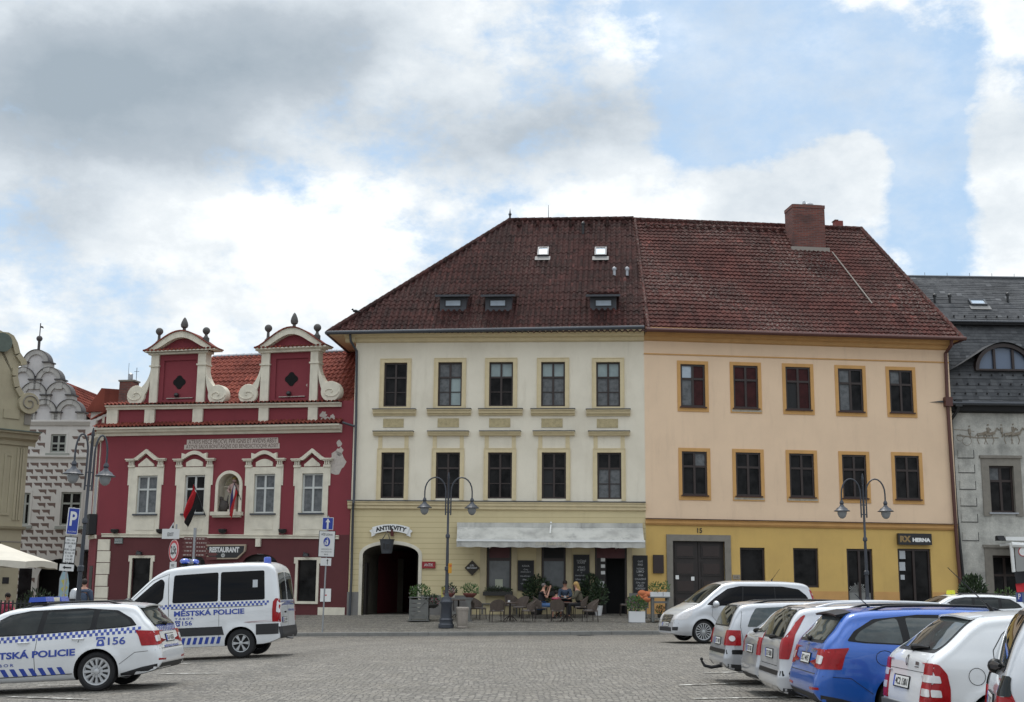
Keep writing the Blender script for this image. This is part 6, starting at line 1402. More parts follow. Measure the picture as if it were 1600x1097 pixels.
b = MB(); b.box(-.03, .0, .48, .6, 1.02, 1.06, trimb); b.build('door_handle', c.root)
b = MB(); b.tube([(0.02, .3, .42), (-.14, .3, .40), (-.14, .3, .48)], .025, mat('towbar', (.2, .2, .2), .4, metal=.7), 6); b.build('towbar', c.root)
c.wheels('alloy', spokes=6, rim=.62, tw=.22); c.mirror(3.72, 1.36, trimb, big=1.5)
b = MB(); b.lathe([(.09, 2.24), (.09, 2.36), (.07, 2.39), (.001, 2.395)], lbar, c=(.42, .55, 0), n=14); b.build('beacon', c.root)
b = MB(); b.box(2.42, 2.62, -.5, .55, 2.27, 2.31, trimb); lb_ = b.build('light_bar', c.root); b = MB(); b.ball((2.52, .42, 2.38), .11, lbar, 10, (1.1, 1.7, .7)); b.ball((2.52, -.42, 2.38), .11, lbar, 10, (1.1, 1.7, .7)); split_build(b, 'beacon', lb_); b = MB(); b.lathe([(.05, -.18), (.09, .02), (.09, .1)], zinc, ax='y', c=(2.52, 0, 2.36), n=12); b.build('siren', lb_)
c.panel('windscreen', rnd([(3.16, -.66), (3.98, -.80), (4.06, 0), (3.98, .80), (3.16, .66)], .05), cglass2, 'top', 1, .005)
# 3 silver minivan nose towards the left --------------------------------
c = Car('silver_minivan', 4.76, [(0, .48), (.02, .58), (.05, .9), (.12, 1.35), (.22, 1.66), (.34, 1.79), (.6, 1.85), (1.4, 1.88), (2.6, 1.87), (3.05, 1.80), (3.35, 1.62), (3.95, 1.19), (4.15, 1.10), (4.5, .93), (4.66, .78), (4.73, .6), (4.76, .45)],
        [(0, .34), (.3, .24), (1, .20), (4.3, .20), (4.6, .22), (4.76, .27)], [(.18, .86), (.35, .93), (.6, .95), (.9, .95), (1.1, .935), (1.3, .89), (1.6, .80), (1.8, .73), (1.9, .68)], [(.82, .335), (3.86, .335)], silver2,
        'silver minivan with dark side glass, nose to the left before the wooden gate', 'minivan', Rr=.2, cr=.2, Rf=.62, cf=.36, redge=.12, ww=.66, rz=R(180+13))
c.place(1100, 988, 39.5, (3.86, .93, .335)); c.root.location.z = .075
for e in (1, -1):
    t = c.panel('side_window_band', rnd([(.34, 1.20), (.42, 1.42), (.66, 1.62), (1.2, 1.70), (2.6, 1.70), (3.0, 1.62), (3.45, 1.34), (3.74, 1.13), (3.4, 1.10), (2.2, 1.14)], .05), cglass2, 'side', e, .006)
    c.strip('window_pillar', [(1.5, 1.15), (1.46, 1.68)], .03, trimb, 'side', e, .009); c.strip('window_pillar', [(2.60, 1.12), (2.50, 1.69)], .04, trimb, 'side', e, .009)
    c.strip('door_gap', [(2.62, 1.1), (2.70, .7), (2.66, .28)], .01, gap, 'side', e); c.strip('door_gap', [(3.56, 1.1), (3.60, .8), (3.42, .6)], .008, gap, 'side', e); c.strip('sliding_rail', [(.5, .98), (1.6, 1.0)], .012, gap, 'side', e)
    c.panel('tail_light', rnd([(.04, .95), (.10, 1.35), (.20, 1.62), (.30, 1.62), (.24, 1.3), (.2, .95)], .02), lred, 'side', e, .008)
    h = c.panel('headlight', rnd([(4.18, .98), (4.42, .92), (4.64, .76), (4.62, .66), (4.40, .70), (4.24, .82)], .04), lwh, 'side', e, .008); c.panel('headlight_lens', rnd([(e*.50, .66), (e*.52, .80), (e*.68, .86), (e*.88, .88), (e*.86, .70)], .03), lwh, 'front', 1, .008, parent=h)
    c.handle(2.78, .95, silver2, e); c.panel('bumper_vent', rnd([(e*.60, .36), (e*.60, .46), (e*.80, .47), (e*.78, .36)], .02), plast, 'front', 1, .005)
g = c.panel('grille', rnd([(-.36, .60), (-.43, .80), (.43, .80), (.36, .60)], .04), plast, 'front', 1, .006)
for i in range(4): c.strip('grille_bar', [(-.38, .635+i*.045), (.38, .635+i*.045)], .016, chrome, 'front', 1, .012, parent=g)
c.strip('grille_frame', rnd([(-.37, .59), (-.44, .81), (.44, .81), (.37, .59)], .04), .022, chrome, 'front', 1, .012, parent=g, closed=True)
c.strip('badge', [(.085*math.cos(i*.45), .705+.085*math.sin(i*.45)) for i in range(15)], .018, chrome, 'front', 1, .018); c.strip('badge', [(0, .705), (0, .785)], .014, chrome, 'front', 1, .018); c.strip('badge', [(0, .705), (.07, .665)], .014, chrome, 'front', 1, .018); c.strip('badge', [(0, .705), (-.07, .665)], .014, chrome, 'front', 1, .018)
c.panel('lower_grille', rnd([(-.52, .33), (-.50, .45), (.50, .45), (.52, .33)], .03), plast, 'front', 1, .005); c.plate(.535, '2C7 5518', 'front'); c.strip('bumper_gap', [(-.8, .58), (.8, .58)], .01, gap, 'front')
c.panel('windscreen', rnd([(3.12, -.60), (3.92, -.74), (3.97, 0), (3.92, .74), (3.12, .60)], .06), cglass, 'top', 1, .006); c.strip('bonnet_gap', [(4.02, -.78), (4.06, 0), (4.02, .78)], .012, gap, 'top', 1)
c.mirror(3.48, 1.10, silver2, big=1.25); c.wheels('alloy', spokes=16, rim=.76); c.antenna(1.2, 0, .5)
# 4 row of cars at the right, tails to the left ---------------------------
def extras(c, body, fz, px_, py_, Y, lp, z):
    c.place(px_, py_, Y, lp); c.root.location.z = z
c = estate('parked_estate', blue_p, 'bright blue estate car with black roof rails, second from the front of the right row', 'estate car', side=-1, gl=cgrey, rz=R(-1))
extras(c, None, 0, 1326, 995, 15.8, (.42, -.86, 1.03), -.01)
c.plate(.80, '3C1 4415'); c.wheels('alloy', spokes=5, rim=.7)
c.letters('badge_lettering', 'OCTAVIA', chrome, -.36, .905, .24, .030, 'rear', 1, flip=True, bold=.02); c.strip('badge', [(.05*math.cos(i*.5), .93+.05*math.sin(i*.5)) for i in range(14)], .014, chrome, 'rear', 1, .01); c.antenna(.9, 0, .22, -.8)
# white hatchback
c = Car('parked_hatchback', 3.97, [(0, .50), (.02, .64), (.05, .78), (.075, .93), (.12, .985), (.30, 1.12), (.60, 1.355), (.70, 1.40), (1.2, 1.435), (1.8, 1.445), (2.3, 1.41), (2.55, 1.28), (3.0, .99), (3.5, .89), (3.8, .74), (3.92, .6), (3.97, .45)],
        [(0, .36), (.1, .27), (.4, .22), (3.6, .2), (3.97, .3)], [(.18, .76), (.35, .80), (.6, .822), (.8, .82), (.93, .80), (1.0, .775), (1.2, .70), (1.4, .60), (1.45, .57)], [(.73, .295), (3.19, .295)], white_p,
        'white five-door hatchback, nearest full car in the right row, grey bumper', 'hatchback', Rr=.12, cr=.09, Rf=.45, cf=.3, rz=R(0))
extras(c, None, 0, 1477, 1040, 13.4, (.20, -.82, .75), -.01)
for e in (-1, 1):
    t = c.panel('window_trim', rnd([(.80, 1.00), (.86, 1.13), (1.02, 1.26), (1.30, 1.325), (1.9, 1.335), (2.3, 1.27), (2.75, 1.0), (1.9, .955), (.98, .935), (.84, .94)], .05), trimb, 'side', e, .003)
    for g in ([(.84, .965), (.84, 1.01), (.93, 1.14), (1.06, 1.235), (1.18, 1.275), (1.23, .955)], [(1.27, .96), (1.22, 1.285), (1.32, 1.305), (1.72, 1.318), (1.78, .965)], [(1.86, .97), (1.80, 1.32), (1.95, 1.315), (2.27, 1.25), (2.66, 1.0)]): c.panel('side_window', rnd(g, .03), cglass, 'side', e, .006, parent=t)
    c.strip('door_gap', [(1.25, 1.37), (1.0, 1.32), (.84, 1.20), (.72, 1.04), (.71, .90), (.82, .74), (1.02, .58), (1.10, .45)], .009, gap, 'side', e); c.strip('door_gap', [(1.84, .95), (1.86, .3)], .008, gap, 'side', e)
    c.strip('fuel_flap', [(.52+.085*math.cos(i*.35), .78+.085*math.sin(i*.35)) for i in range(19)], .006, gap, 'side', e)
    c.panel('tail_light', rnd([(.04, .47), (.05, .90), (.14, .895), (.215, .80), (.24, .66), (.235, .49)], .02), lred, 'side', e, .009)
    l = c.panel('tail_light', rnd([(e*.56, .47), (e*.60, .90), (e*.78, .90), (e*.80, .48)], .02), lred, 'rear', 1, .009)
    for z0 in (.57, .71): c.panel('clear_lens', rnd([(e*.60, z0), (e*.61, z0+.075), (e*.78, z0+.075), (e*.79, z0)], .015), lwh, 'rear', 1, .013, parent=l); c.panel('clear_lens', rnd([(.05, z0), (.05, z0+.075), (.14, z0+.07), (.15, z0)], .015), lwh, 'side', e, .013, parent=l)
    c.panel('bumper', [(0.0, .25), (.0, .455), (.25, .455), (.42, .38), (.43, .22)], plast, 'side', e, .012)
    c.handle(1.36, .82, white_p, e)
gp2 = mat('grey_bumper_plastic', (.07, .075, .085), .6)
bp = c.panel('rear_bumper', [(-.80, .26), (-.80, .455), (.80, .455), (.80, .26)], gp2, 'rear', 1, .03)
w = c.panel('rear_window_trim', rnd([(-.64, 1.00), (.64, 1.00), (.50, 1.375), (-.50, 1.375)], .06), trimb, 'rear', 1, .004); c.panel('rear_glass', rnd([(-.60, 1.03), (.60, 1.03), (.475, 1.35), (-.475, 1.35)], .06), cgrey, 'rear', 1, .008, parent=w)
c.strip('tailgate_gap', [(-.72, .80), (.60, .80)], .006, gap, 'rear'); c.strip('tailgate_gap', [(-.60, .47), (-.63, .92), (-.66, .98)], .006, gap, 'rear'); c.strip('tailgate_gap', [(.60, .47), (.63, .92), (.66, .98)], .006, gap, 'rear'); c.plate(.67, '4C2 1301', cy=.10); c.wiper(.0, 1.02, -.40, 1.035, .022)
c.strip('badge', [(.035*math.cos(i*.5), .90+.05*math.sin(i*.5)) for i in range(14)], .016, trimb, 'rear', 1, .008); c.panel('badge_lettering', [[(-.40, .865), (-.40, .90), (-.29, .90), (-.29, .865)], [(-.40, .84), (-.40, .85), (-.27, .85), (-.27, .84)]], chrome, 'rear', 1, .006, .3, False)
b = MB(); vs = []; n = 11
for i in range(n):
    y = -.50+1.0*i/(n-1); h, _ = c.hit(None, 'top', 1, .72, y); k = 1-.25*abs(y/.5)**4; vs += [(.74, y, h.z+.010), (.74-.20*k, y, h.z-.010), (.74-.20*k, y, h.z-.032), (.70, y, h.z-.035)]
b.add(vs, [(4*i+k, 4*i+(k+1) % 4, 4*i+4+(k+1) % 4, 4*i+4+k) for i in range(n-1) for k in range(4)]+[(0, 1, 2, 3), (4*n-4, 4*n-3, 4*n-2, 4*n-1)], white_p, True); b.build('roof_spoiler', c.root)
c.antenna(1.02, 0, .62, -.75); c.wheels('cover', spokes=9, rim=.66)
# silver estate with tall red lights
c = Car('parked_estate', 4.75, [(0, .48), (.03, .60), (.06, .9), (.12, 1.05), (.30, 1.36), (.38, 1.42), (.7, 1.46), (1.7, 1.50), (2.5, 1.46), (2.9, 1.33), (3.5, 1.0), (4.2, .85), (4.6, .65), (4.75, .45)],
        [(0, .36), (.1, .26), (.5, .2), (4.4, .2), (4.75, .3)], [(.18, .80), (.35, .88), (.6, .90), (.85, .895), (1.0, .87), (1.2, .79), (1.4, .70), (1.5, .63)], [(1.0, .32), (3.75, .32)], silver2,
        'silver estate with tall narrow red tail lights, between the blue estate and smaller silver cars', 'estate car', Rr=.2, cr=.2, Rf=.5, cf=.34, rz=R(-1))
extras(c, None, 0, 1232, 1000, 17.9, (.16, -.82, .9), -.02)
for e in (-1, 1):
    t = c.panel('window_trim', rnd([(.46, 1.03), (.56, 1.2), (.78, 1.33), (1.4, 1.40), (2.4, 1.38), (2.8, 1.22), (3.1, 1.0), (2.2, .97)], .04), trimb, 'side', e, .003)
    for g in ([(.53, 1.045), (.62, 1.19), (.82, 1.305), (1.30, 1.365), (1.34, 1.01)], [(1.42, 1.01), (1.38, 1.37), (2.08, 1.37), (2.14, .99)], [(2.22, .99), (2.16, 1.37), (2.38, 1.355), (2.74, 1.2), (3.0, 1.01)]): c.panel('side_window', rnd(g, .04), cgrey, 'side', e, .006, parent=t)
    l = c.panel('tail_light', rnd([(.06, .72), (.10, .98), (.27, 1.20), (.385, 1.31), (.42, 1.31), (.25, 1.05), (.15, .72)], .02), lred, 'side', e, .010); c.panel('tail_light_lens', rnd([(e*.74, .72), (e*.70, 1.0), (e*.84, 1.0), (e*.88, .72)], .02), lred, 'rear', 1, .01, parent=l)
    c.strip('bumper_strip', [(.06, .53), (.6, .53)], .07, trimb, 'side', e, .006); c.strip('door_gap', [(1.38, 1.0), (1.46, .6)], .007, gap, 'side', e); c.strip('body_crease', [(.3, .80), (3.6, .80)], .006, gap, 'side', e)
    c.panel('bumper_lower', [(0.0, .24), (0, .34), (.5, .32), (.62, .2)], plast, 'side', e, .004)
w = c.panel('rear_window_trim', rnd([(-.72, .98), (.72, .98), (.60, 1.41), (-.60, 1.41)], .06), trimb, 'rear', 1, .004); c.panel('rear_glass', rnd([(-.68, 1.01), (.68, 1.01), (.57, 1.38), (-.57, 1.38)], .06), cglass, 'rear', 1, .008, parent=w)
c.strip('bumper_strip', [(-.8, .53), (.8, .53)], .06, trimb, 'rear', 1, .006); c.strip('tailgate_gap', [(-.62, .95), (-.60, .62), (.60, .62), (.62, .95)], .008, gap, 'rear'); c.plate(.77, '2C4 5030'); c.wiper(0, .99, -.3, 1.01); c.roof_rails(.6, 2.7, .58, silver2, .045); c.wheels('alloy', spokes=7)
# small silver hatch behind it
c = Car('parked_hatchback', 4.05, [(0, .48), (.03, .62), (.07, .88), (.11, .96), (.30, 1.10), (.62, 1.36), (.75, 1.41), (1.7, 1.45), (2.3, 1.41), (2.65, 1.22), (3.05, .98), (3.7, .82), (4.0, .6), (4.05, .45)],
        [(0, .36), (.1, .26), (.5, .2), (3.7, .2), (4.05, .3)], [(.18, .76), (.35, .82), (.6, .84), (.85, .835), (1.0, .80), (1.2, .72), (1.42, .60)], [(.8, .3), (3.3, .3)], silver,
        'small silver hatchback mostly hidden, squeezed between two silver estates in the right row', 'hatchback', Rr=.2, cr=.2, Rf=.5, cf=.3, rz=R(-1))
extras(c, None, 0, 1192, 985, 20.2, (.12, -.78, .8), -.02)
for e in (-1, 1):
    c.panel('side_window', rnd([(.75, 1.0), (.88, 1.2), (1.1, 1.32), (2.2, 1.32), (2.6, 1.12), (2.9, .98)], .04), cglass, 'side', e, .005); l = c.panel('tail_light', rnd([(.04, .66), (.06, .92), (.22, .93), (.26, .7)], .02), lred, 'side', e, .008); c.panel('tail_light_lens', rnd([(e*.60, .66), (e*.62, .93), (e*.80, .92), (e*.82, .66)], .02), lred, 'rear', 1, .008, parent=l)
c.panel('rear_glass', rnd([(-.62, 1.0), (.62, 1.0), (.50, 1.35), (-.50, 1.35)], .06), cgrey, 'rear', 1, .006); c.panel('rear_spoiler', rnd([(-.50, 1.37), (.50, 1.37), (.48, 1.40), (-.48, 1.40)], .01), trimb, 'rear', 1, .02); c.plate(.74, '5C8 7362'); c.wiper(0, 1.0, -.3, 1.03); c.panel('bumper_lower', [(-.75, .26), (.75, .26), (.75, .36), (-.75, .36)], plast, 'rear', 1, .004); c.wheels('cover', spokes=9)
c.panel('badge_lettering', [(.50, .885), (.50, .915), (.72, .915), (.72, .885)], lred, 'rear', 1, .006, .3, False)
# silver estate with tow bar, farthest
c = Car('parked_estate', 4.68, [(0, .46), (.03, .58), (.07, .85), (.12, 1.0), (.26, 1.30), (.36, 1.40), (.7, 1.44), (1.7, 1.47), (2.5, 1.43), (2.9, 1.28), (3.4, 1.0), (4.2, .84), (4.55, .65), (4.68, .45)],
        [(0, .38), (.1, .28), (.5, .2), (4.4, .2), (4.68, .3)], [(.18, .78), (.35, .85), (.6, .87), (.85, .865), (1.0, .84), (1.2, .77), (1.4, .67)], [(1.08, .315), (3.78, .315)], silver,
        'silver estate with black tow bar, farthest car of the right row beside the minivan', 'estate car', Rr=.16, cr=.15, Rf=.5, cf=.34, rz=R(1))
extras(c, None, 0, 1148, 990, 22.8, (.2, -.82, .8), 0)
for e in (-1, 1):
    c.panel('side_window', rnd([(.42, 1.0), (.50, 1.18), (.60, 1.32), (1.2, 1.35), (1.24, 1.0)], .03), cgrey, 'side', e, .005); c.panel('side_window', rnd([(1.32, 1.0), (1.28, 1.355), (2.3, 1.34), (2.75, 1.12), (2.95, .98)], .03), cglass, 'side', e, .005)
    l = c.panel('tail_light', rnd([(.05, .68), (.06, .94), (.30, .94), (.30, .68)], .02), lred, 'side', e, .008); c.panel('tail_light_lens', rnd([(e*.62, .68), (e*.63, .94), (e*.84, .94), (e*.85, .68)], .02), lred, 'rear', 1, .008, parent=l); c.panel('clear_lens', [(.15+.05*math.cos(i*.63), .80+.05*math.sin(i*.63)) for i in range(10)], lwh, 'side', e, .012, parent=l)
    c.strip('bumper_strip', [(.05, .57), (.68, .57)], .075, trimb, 'side', e, .006); c.strip('door_gap', [(.36, 1.36), (.30, 1.0), (.36, .62)], .007, gap, 'side', e); c.panel('bumper_lower', [(0.0, .24), (0, .37), (.6, .34), (.68, .2)], plast, 'side', e, .004)
w = c.panel('rear_window_trim', rnd([(-.68, 1.0), (.68, 1.0), (.58, 1.37), (-.58, 1.37)], .05), trimb, 'rear', 1, .004); c.panel('rear_glass', rnd([(-.64, 1.02), (.64, 1.02), (.55, 1.34), (-.55, 1.34)], .05), cglass, 'rear', 1, .007, parent=w)
c.strip('bumper_strip', [(-.75, .57), (.75, .57)], .07, trimb, 'rear', 1, .006); c.plate(.74, '3C9 1180'); c.roof_rails(.6, 2.6, .56, trimb, .04); c.wheels('alloy', spokes=5)
b = MB(); b.tube([(.1, -.1, .30), (-.10, -.1, .27), (-.22, -.1, .30), (-.27, -.1, .38)], [.03, .03, .028, .02], blackm, 8); b.ball((-.27, -.1, .41), .03, blackm, 8); b.build('towbar', c.root)
# nearest silver car, cut by the right edge
c = Car('parked_compact', 4.1, [(0, .50), (.03, .66), (.06, .92), (.10, 1.04), (.22, 1.35), (.34, 1.52), (.5, 1.58), (1.7, 1.62), (2.4, 1.56), (2.8, 1.3), (3.2, 1.05), (3.8, .85), (4.1, .5)],
        [(0, .38), (.1, .28), (.5, .2), (3.8, .2), (4.1, .3)], [(.18, .78), (.35, .83), (.7, .85), (.95, .84), (1.1, .81), (1.3, .74), (1.55, .63)], [(.72, .31), (3.3, .31)], silver2,
        'silver compact cut off by the right edge of the picture, red tail light showing', 'compact car', Rr=.2, cr=.16, Rf=.4, cf=.3, rz=R(-17))
extras(c, None, 0, 1574, 1060, 9.7, (.12, -.82, .9), -.03)
for e in (-1, 1):
    t = c.panel('window_trim', rnd([(.30, 1.06), (.42, 1.34), (.62, 1.48), (2.2, 1.50), (2.6, 1.24), (2.9, 1.04)], .05), trimb, 'side', e, .003); c.panel('side_window', rnd([(.36, 1.08), (.46, 1.33), (.64, 1.45), (1.0, 1.46), (1.02, 1.06)], .04), cglass, 'side', e, .006, parent=t); c.panel('side_window', rnd([(1.08, 1.06), (1.06, 1.46), (2.16, 1.47), (2.54, 1.23), (2.8, 1.06)], .04), cglass, 'side', e, .006, parent=t)
    l = c.panel('tail_light', rnd([(.04, .70), (.06, 1.0), (.11, 1.0), (.17, .84), (.16, .70)], .02), lred, 'side', e, .008); c.panel('tail_light_lens', rnd([(e*.66, .62), (e*.66, .88), (e*.82, .88), (e*.84, .62)], .02), lred, 'rear', 1, .012, parent=l); c.panel('clear_lens', rnd([(e*.66, .885), (e*.66, 1.03), (e*.78, 1.03), (e*.82, .885)], .02), cglass, 'rear', 1, .012, parent=l)
w = c.panel('rear_window_trim', rnd([(-.66, 1.05), (.66, 1.05), (.54, 1.5), (-.54, 1.5)], .06), trimb, 'rear', 1, .005); c.panel('rear_glass', rnd([(-.62, 1.08), (.62, 1.08), (.51, 1.47), (-.51, 1.47)], .06), cglass, 'rear', 1, .008, parent=w); c.plate(.8, '1C5 9027'); c.wheels('cover', spokes=9); c.wiper(0, 1.06, -.4, 1.08, .03)
# taxi behind
c = estate('taxi', white_p, 'white estate taxi with yellow roof sign, behind the blue and white cars at right', 'taxi', side=1, gl=cglass, rz=R(180+4), lite=True)
c.place(1540, 935, 41, (1.6, .88, 1.2)); c.root.location.z = .15
c.wheels('alloy', spokes=5); h, _ = c.hit(None, 'top', 1, 2.35, .1); b = MB(); b.prism([(2.30, h.z), (2.42, h.z), (2.40, h.z+.13), (2.32, h.z+.13)], -.20, .24, mat('taxi_yellow', (.62, .62, .05), .4)); b.build('taxi_sign', c.root)
# ------------------------------------------------------------------ STREET LAMPS
lampm = mat('lamp_paint', (.038, .043, .055), .45, var=.3, vs=6)
lgl = mat('frosted_lamp_glass', (.24, .25, .26), .2, spec=.5)
def lamp(P, top, arm, label, tilt=0, rz=0, ball=False):
    root = empty('street_lamp', P, rz, label, 'street lamp', 'double-armed street lamps on the square'); h = top
    b = MB(); b.lathe([(.30, 0), (.30, .12), (.26, .16), (.25, .24), (.27, .30), (.22, .36), (.20, .85), (.24, .92), (.24, .98), (.19, 1.04), (.17, 1.14), (.10, 1.18), (.075, 1.30)], lampm, n=16); b.build('pedestal', root)
    b = MB(); b.lathe([(.07, 1.18), (.065, h*.36), (.095, h*.365), (.095, h*.385), (.06, h*.39), (.05, h*.57), (.085, h*.575), (.085, h*.59), (.045, h*.60), (.04, h-.25), (.055, h-.22), (.02, h)], lampm, n=12); b.build('pole', root)
    for e in (-1, 1):
        pts = [(e*.10, 0, h*.72), (e*.10, 0, h-.75)]+[(e*(.10+arm*.5-arm*.5*math.cos(math.pi*i/10)), 0, h-.75+.55*math.sin(math.pi*i/10)) for i in range(1, 11)]+[(e*(.10+arm), 0, h-1.05)]
        b = MB(); b.tube(pts, .028, lampm, 8)
        for z in (h*.74, h*.80): b.tube([(0, 0, z), (e*.10, 0, z)], .02, lampm, 6)
        b.build('arm', root); cx = e*(.10+arm); z = h-1.05
        b = MB(); b.lathe([(.04, .06), (.07, .0), (.08, -.05), (.055, -.09), (.08, -.14), (.10, -.17), (.19, -.23), (.22, -.28), (.29, -.32), (.29, -.34), (.16, -.335)], lampm, c=(cx, 0, z), n=20); o = b.build('lamp_shade', root)
        b = MB(); b.lathe([(.17, -.335), (.17, -.42), (.13, -.53), (.07, -.59), (.001, -.61)], lgl, c=(cx, 0, z), n=16)
        b.build('lamp_glass', o)
    return root
g = onground(697, 981); L1 = lamp(g, atY(701, 738, g.y).z-g.z, (atY(734, 780, g.y).x-atY(701, 780, g.y).x), 'two-armed grey street lamp standing on the pavement before the café')
X = atY(1354, 900, 47).x; L2 = lamp(Vector((X, 47, gz(X, 47))), atY(1349, 740, 47).z-gz(X, 47), .70, 'two-armed grey street lamp rising behind the parked cars at right')
X = atY(119, 950, 37).x; zz = ground_z(-12, 37); L3 = lamp(Vector((X, 37, zz)), atY(124, 668, 37).z-zz, .35, 'dark two-armed street lamp at left before the sgraffito house', rz=R(28)); L3.rotation_euler = (0, R(1.2), R(28))
b = MB(); z1 = atY(704, 888, g.y).z-g.z; b.box(.05, .18, -.09, -.05, z1-.19, z1+.19, mat('yellow_box_paint', (.55, .27, .02), .5)); b.box(.09, .18, -.095, -.09, z1+.05, z1+.14, mat('orange_panel', (.5, .12, .02), .5)); o = b.build('notice_box'); o.location = g; tag(o, 'small yellow-orange box fixed to the pole of the lamp before the café', 'box')
# ------------------------------------------------------------------ SIGNS
blu = mat('sign_blue', (.012, .035, .26), .4); redr = mat('sign_red', (.5, .02, .03), .5); steel = mat('galvanised_steel', (.30, .31, .32), .45, metal=.5); swh = mat('sign_white', (.58, .58, .57), .5)
def signpost(px_, py_, Y, zt, label, rz=0, lean=0, r=.03, m=None):
    X = atY(px_, py_, Y).x; zg = gz(max(-14, X), Y); root = empty('sign_post', (X, Y, zg), rz, label, 'road sign'); b = MB(); b.tube([(0, 0, 0), (0, 0, zt-zg)], r, m or steel, 8); b.build('post', root); root.rotation_euler = (0, lean, rz); return root, zg
# one way + bus-gate board by the crimson house
r_, zg = signpost(505, 950, 48.9, atY(508, 806, 48.9).z, 'road sign post with blue one-way arrow above a white board, before the crimson house', lean=R(1.0))
zz = lambda y, Y=48.9: atY(508, y, Y).z-zg
def board(root, name, x0, x1, z0, z1, y, m, bm=None, t=.02):
    b = MB(); b.box(x0, x1, y, y+t, z0, z1, m); o = b.build(name, root)
    if bm: b = MB(); b.box(x0+.02, x1-.02, y-.004, y, z0+.02, z1-.02, bm); b.build('sign_face', o)
    return o
o = board(r_, 'arrow_sign', -.21, .21, zz(828), zz(808.5), -.06, swh, blu); b = MB(); zc = (zz(828)+zz(808.5))/2; b.prism([(-.035, zc-.20), (.035, zc-.20), (.035, zc+.05), (.09, zc+.05), (0, zc+.20), (-.09, zc+.05), (-.035, zc+.05)], -.072, -.066, swh); b.build('arrow', o)
z0, z1 = zz(870.5), zz(829.5); o = board(r_, 'zone_board', -.31, .31, z0, z1, -.06, blackm, swh); zc = z0+(z1-z0)*.58
text('zone_lettering', 'PĚŠÍ ZÓNA', black, o, (0, -.068, z1-.13), w=.42, h=.10, bold=.01); b = MB(); b.lathe([(.001, -.072), (.155, -.072), (.155, -.064), (.001, -.064)], blu, ax='y', c=(0, 0, zc), n=24)
for v in range(len(b.v)): b.v[v] = (b.v[v][0]*.82, b.v[v][1], zc+(b.v[v][2]-zc)*1.1)
b.build('blue_disc', o); b = MB()
b.ball((.02, -.075, zc+.10), .022, swh, 6); b.prism([(-.02, zc-.12), (.0, zc-.02), (-.03, zc+.06), (.05, zc+.07), (.06, zc-.02), (.03, zc-.12)], -.078, -.072, swh); b.ball((-.055, -.075, zc+.03), .016, swh, 6); b.prism([(-.08, zc-.12), (-.08, zc), (-.04, zc), (-.04, zc-.12)], -.078, -.072, swh); b.build('pictogram', o)
for k, t in enumerate(('ZÁSOBOVÁNÍ 6-10 h', 'MIMO VOZIDEL MĚÚ', 'BUS')): text('zone_lettering', t, black, o, (0, -.068, z0+.30-.10*k), w=.40 if k < 2 else .14, h=.05)
o = board(r_, 'supplement_plate', -.2, .2, zz(884), zz(872), -.06, swh); b = MB(); b.prism([(.05, zz(882)), (.07, zz(882)), (.07, zz(876)), (.10, zz(876)), (.06, zz(873.5)), (.02, zz(876)), (.05, zz(876))], -.066, -.062, black); b.build('arrow', o)
# parking sign left
r_, zg = signpost(93, 960, 36, atY(99, 792, 36).z, 'blue parking sign with white time plate on a post, beside the left street lamp', rz=R(35), lean=R(2.6))
zz = lambda y: atY(96, y, 36).z-zg
o = board(r_, 'parking_sign', -.16, .16, zz(835), zz(793), -.06, swh, blu); text('parking_letter', 'P', swh, o, (0, -.068, zz(810)), w=.19, h=.40, bold=.03); text('parking_lettering', 'PLACENÉ', swh, o, (0, -.068, zz(830)), w=.22, h=.05)
o = board(r_, 'time_plate', -.17, .17, zz(880), zz(838), -.06, blackm, swh)
for k, t in enumerate(('PO - PÁ', '8.00-18.00', 'SO', '8.00-12.00', '30 min 10', '1 h 20', '2 h 40', '3 h 60')): text('time_lettering', t, black, o, (0, -.068, zz(843.5)-.088*k), w=.04+.025*len(t), h=.055, bold=.01)
o = board(r_, 'arrow_plate', -.22, .17, zz(892), zz(881.5), -.06, swh); b = MB(); zc = zz(886.7); b.prism([(-.14, zc), (-.08, zc+.05), (-.08, zc+.02), (.10, zc+.02), (.10, zc-.02), (-.08, zc-.02), (-.08, zc-.05)], -.066, -.061, black); b.build('arrow', o)
# beach flag below
X = atY(100, 915, 38).x; b = MB(); ztp, zbt = atY(100, 893, 38).z, atY(102, 945, 38).z
b.prism([(-.12, ztp-.9), (-.13, ztp-.2), (-.05, ztp), (.08, ztp-.05), (.14, ztp-.35), (.13, ztp-.9), (.10, zbt), (.02, zbt)], -.01, .01, mat('flag_pale_blue', (.25, .36, .40), .7)); b.tube([(-.13, 0, ground_z(-12, 38)), (-.13, 0, ztp-.2), (-.06, 0, ztp+.01)], .015, steel, 5)
b.prism([(-.09, ztp-.25), (.10, ztp-.2), (.05, ztp-.4), (.12, ztp-.45), (.04, ztp-.62), (.11, ztp-.68), (-.09, ztp-.85), (.0, ztp-.6), (-.09, ztp-.5), (.0, ztp-.42)], -.016, -.011, mat('flag_yellow', (.42, .38, .10), .7))
o = b.build('beach_flag'); o.location = (X, 38, 0); tag(o, 'slim pale blue feather flag with yellow zigzag under the parking sign', 'flag')
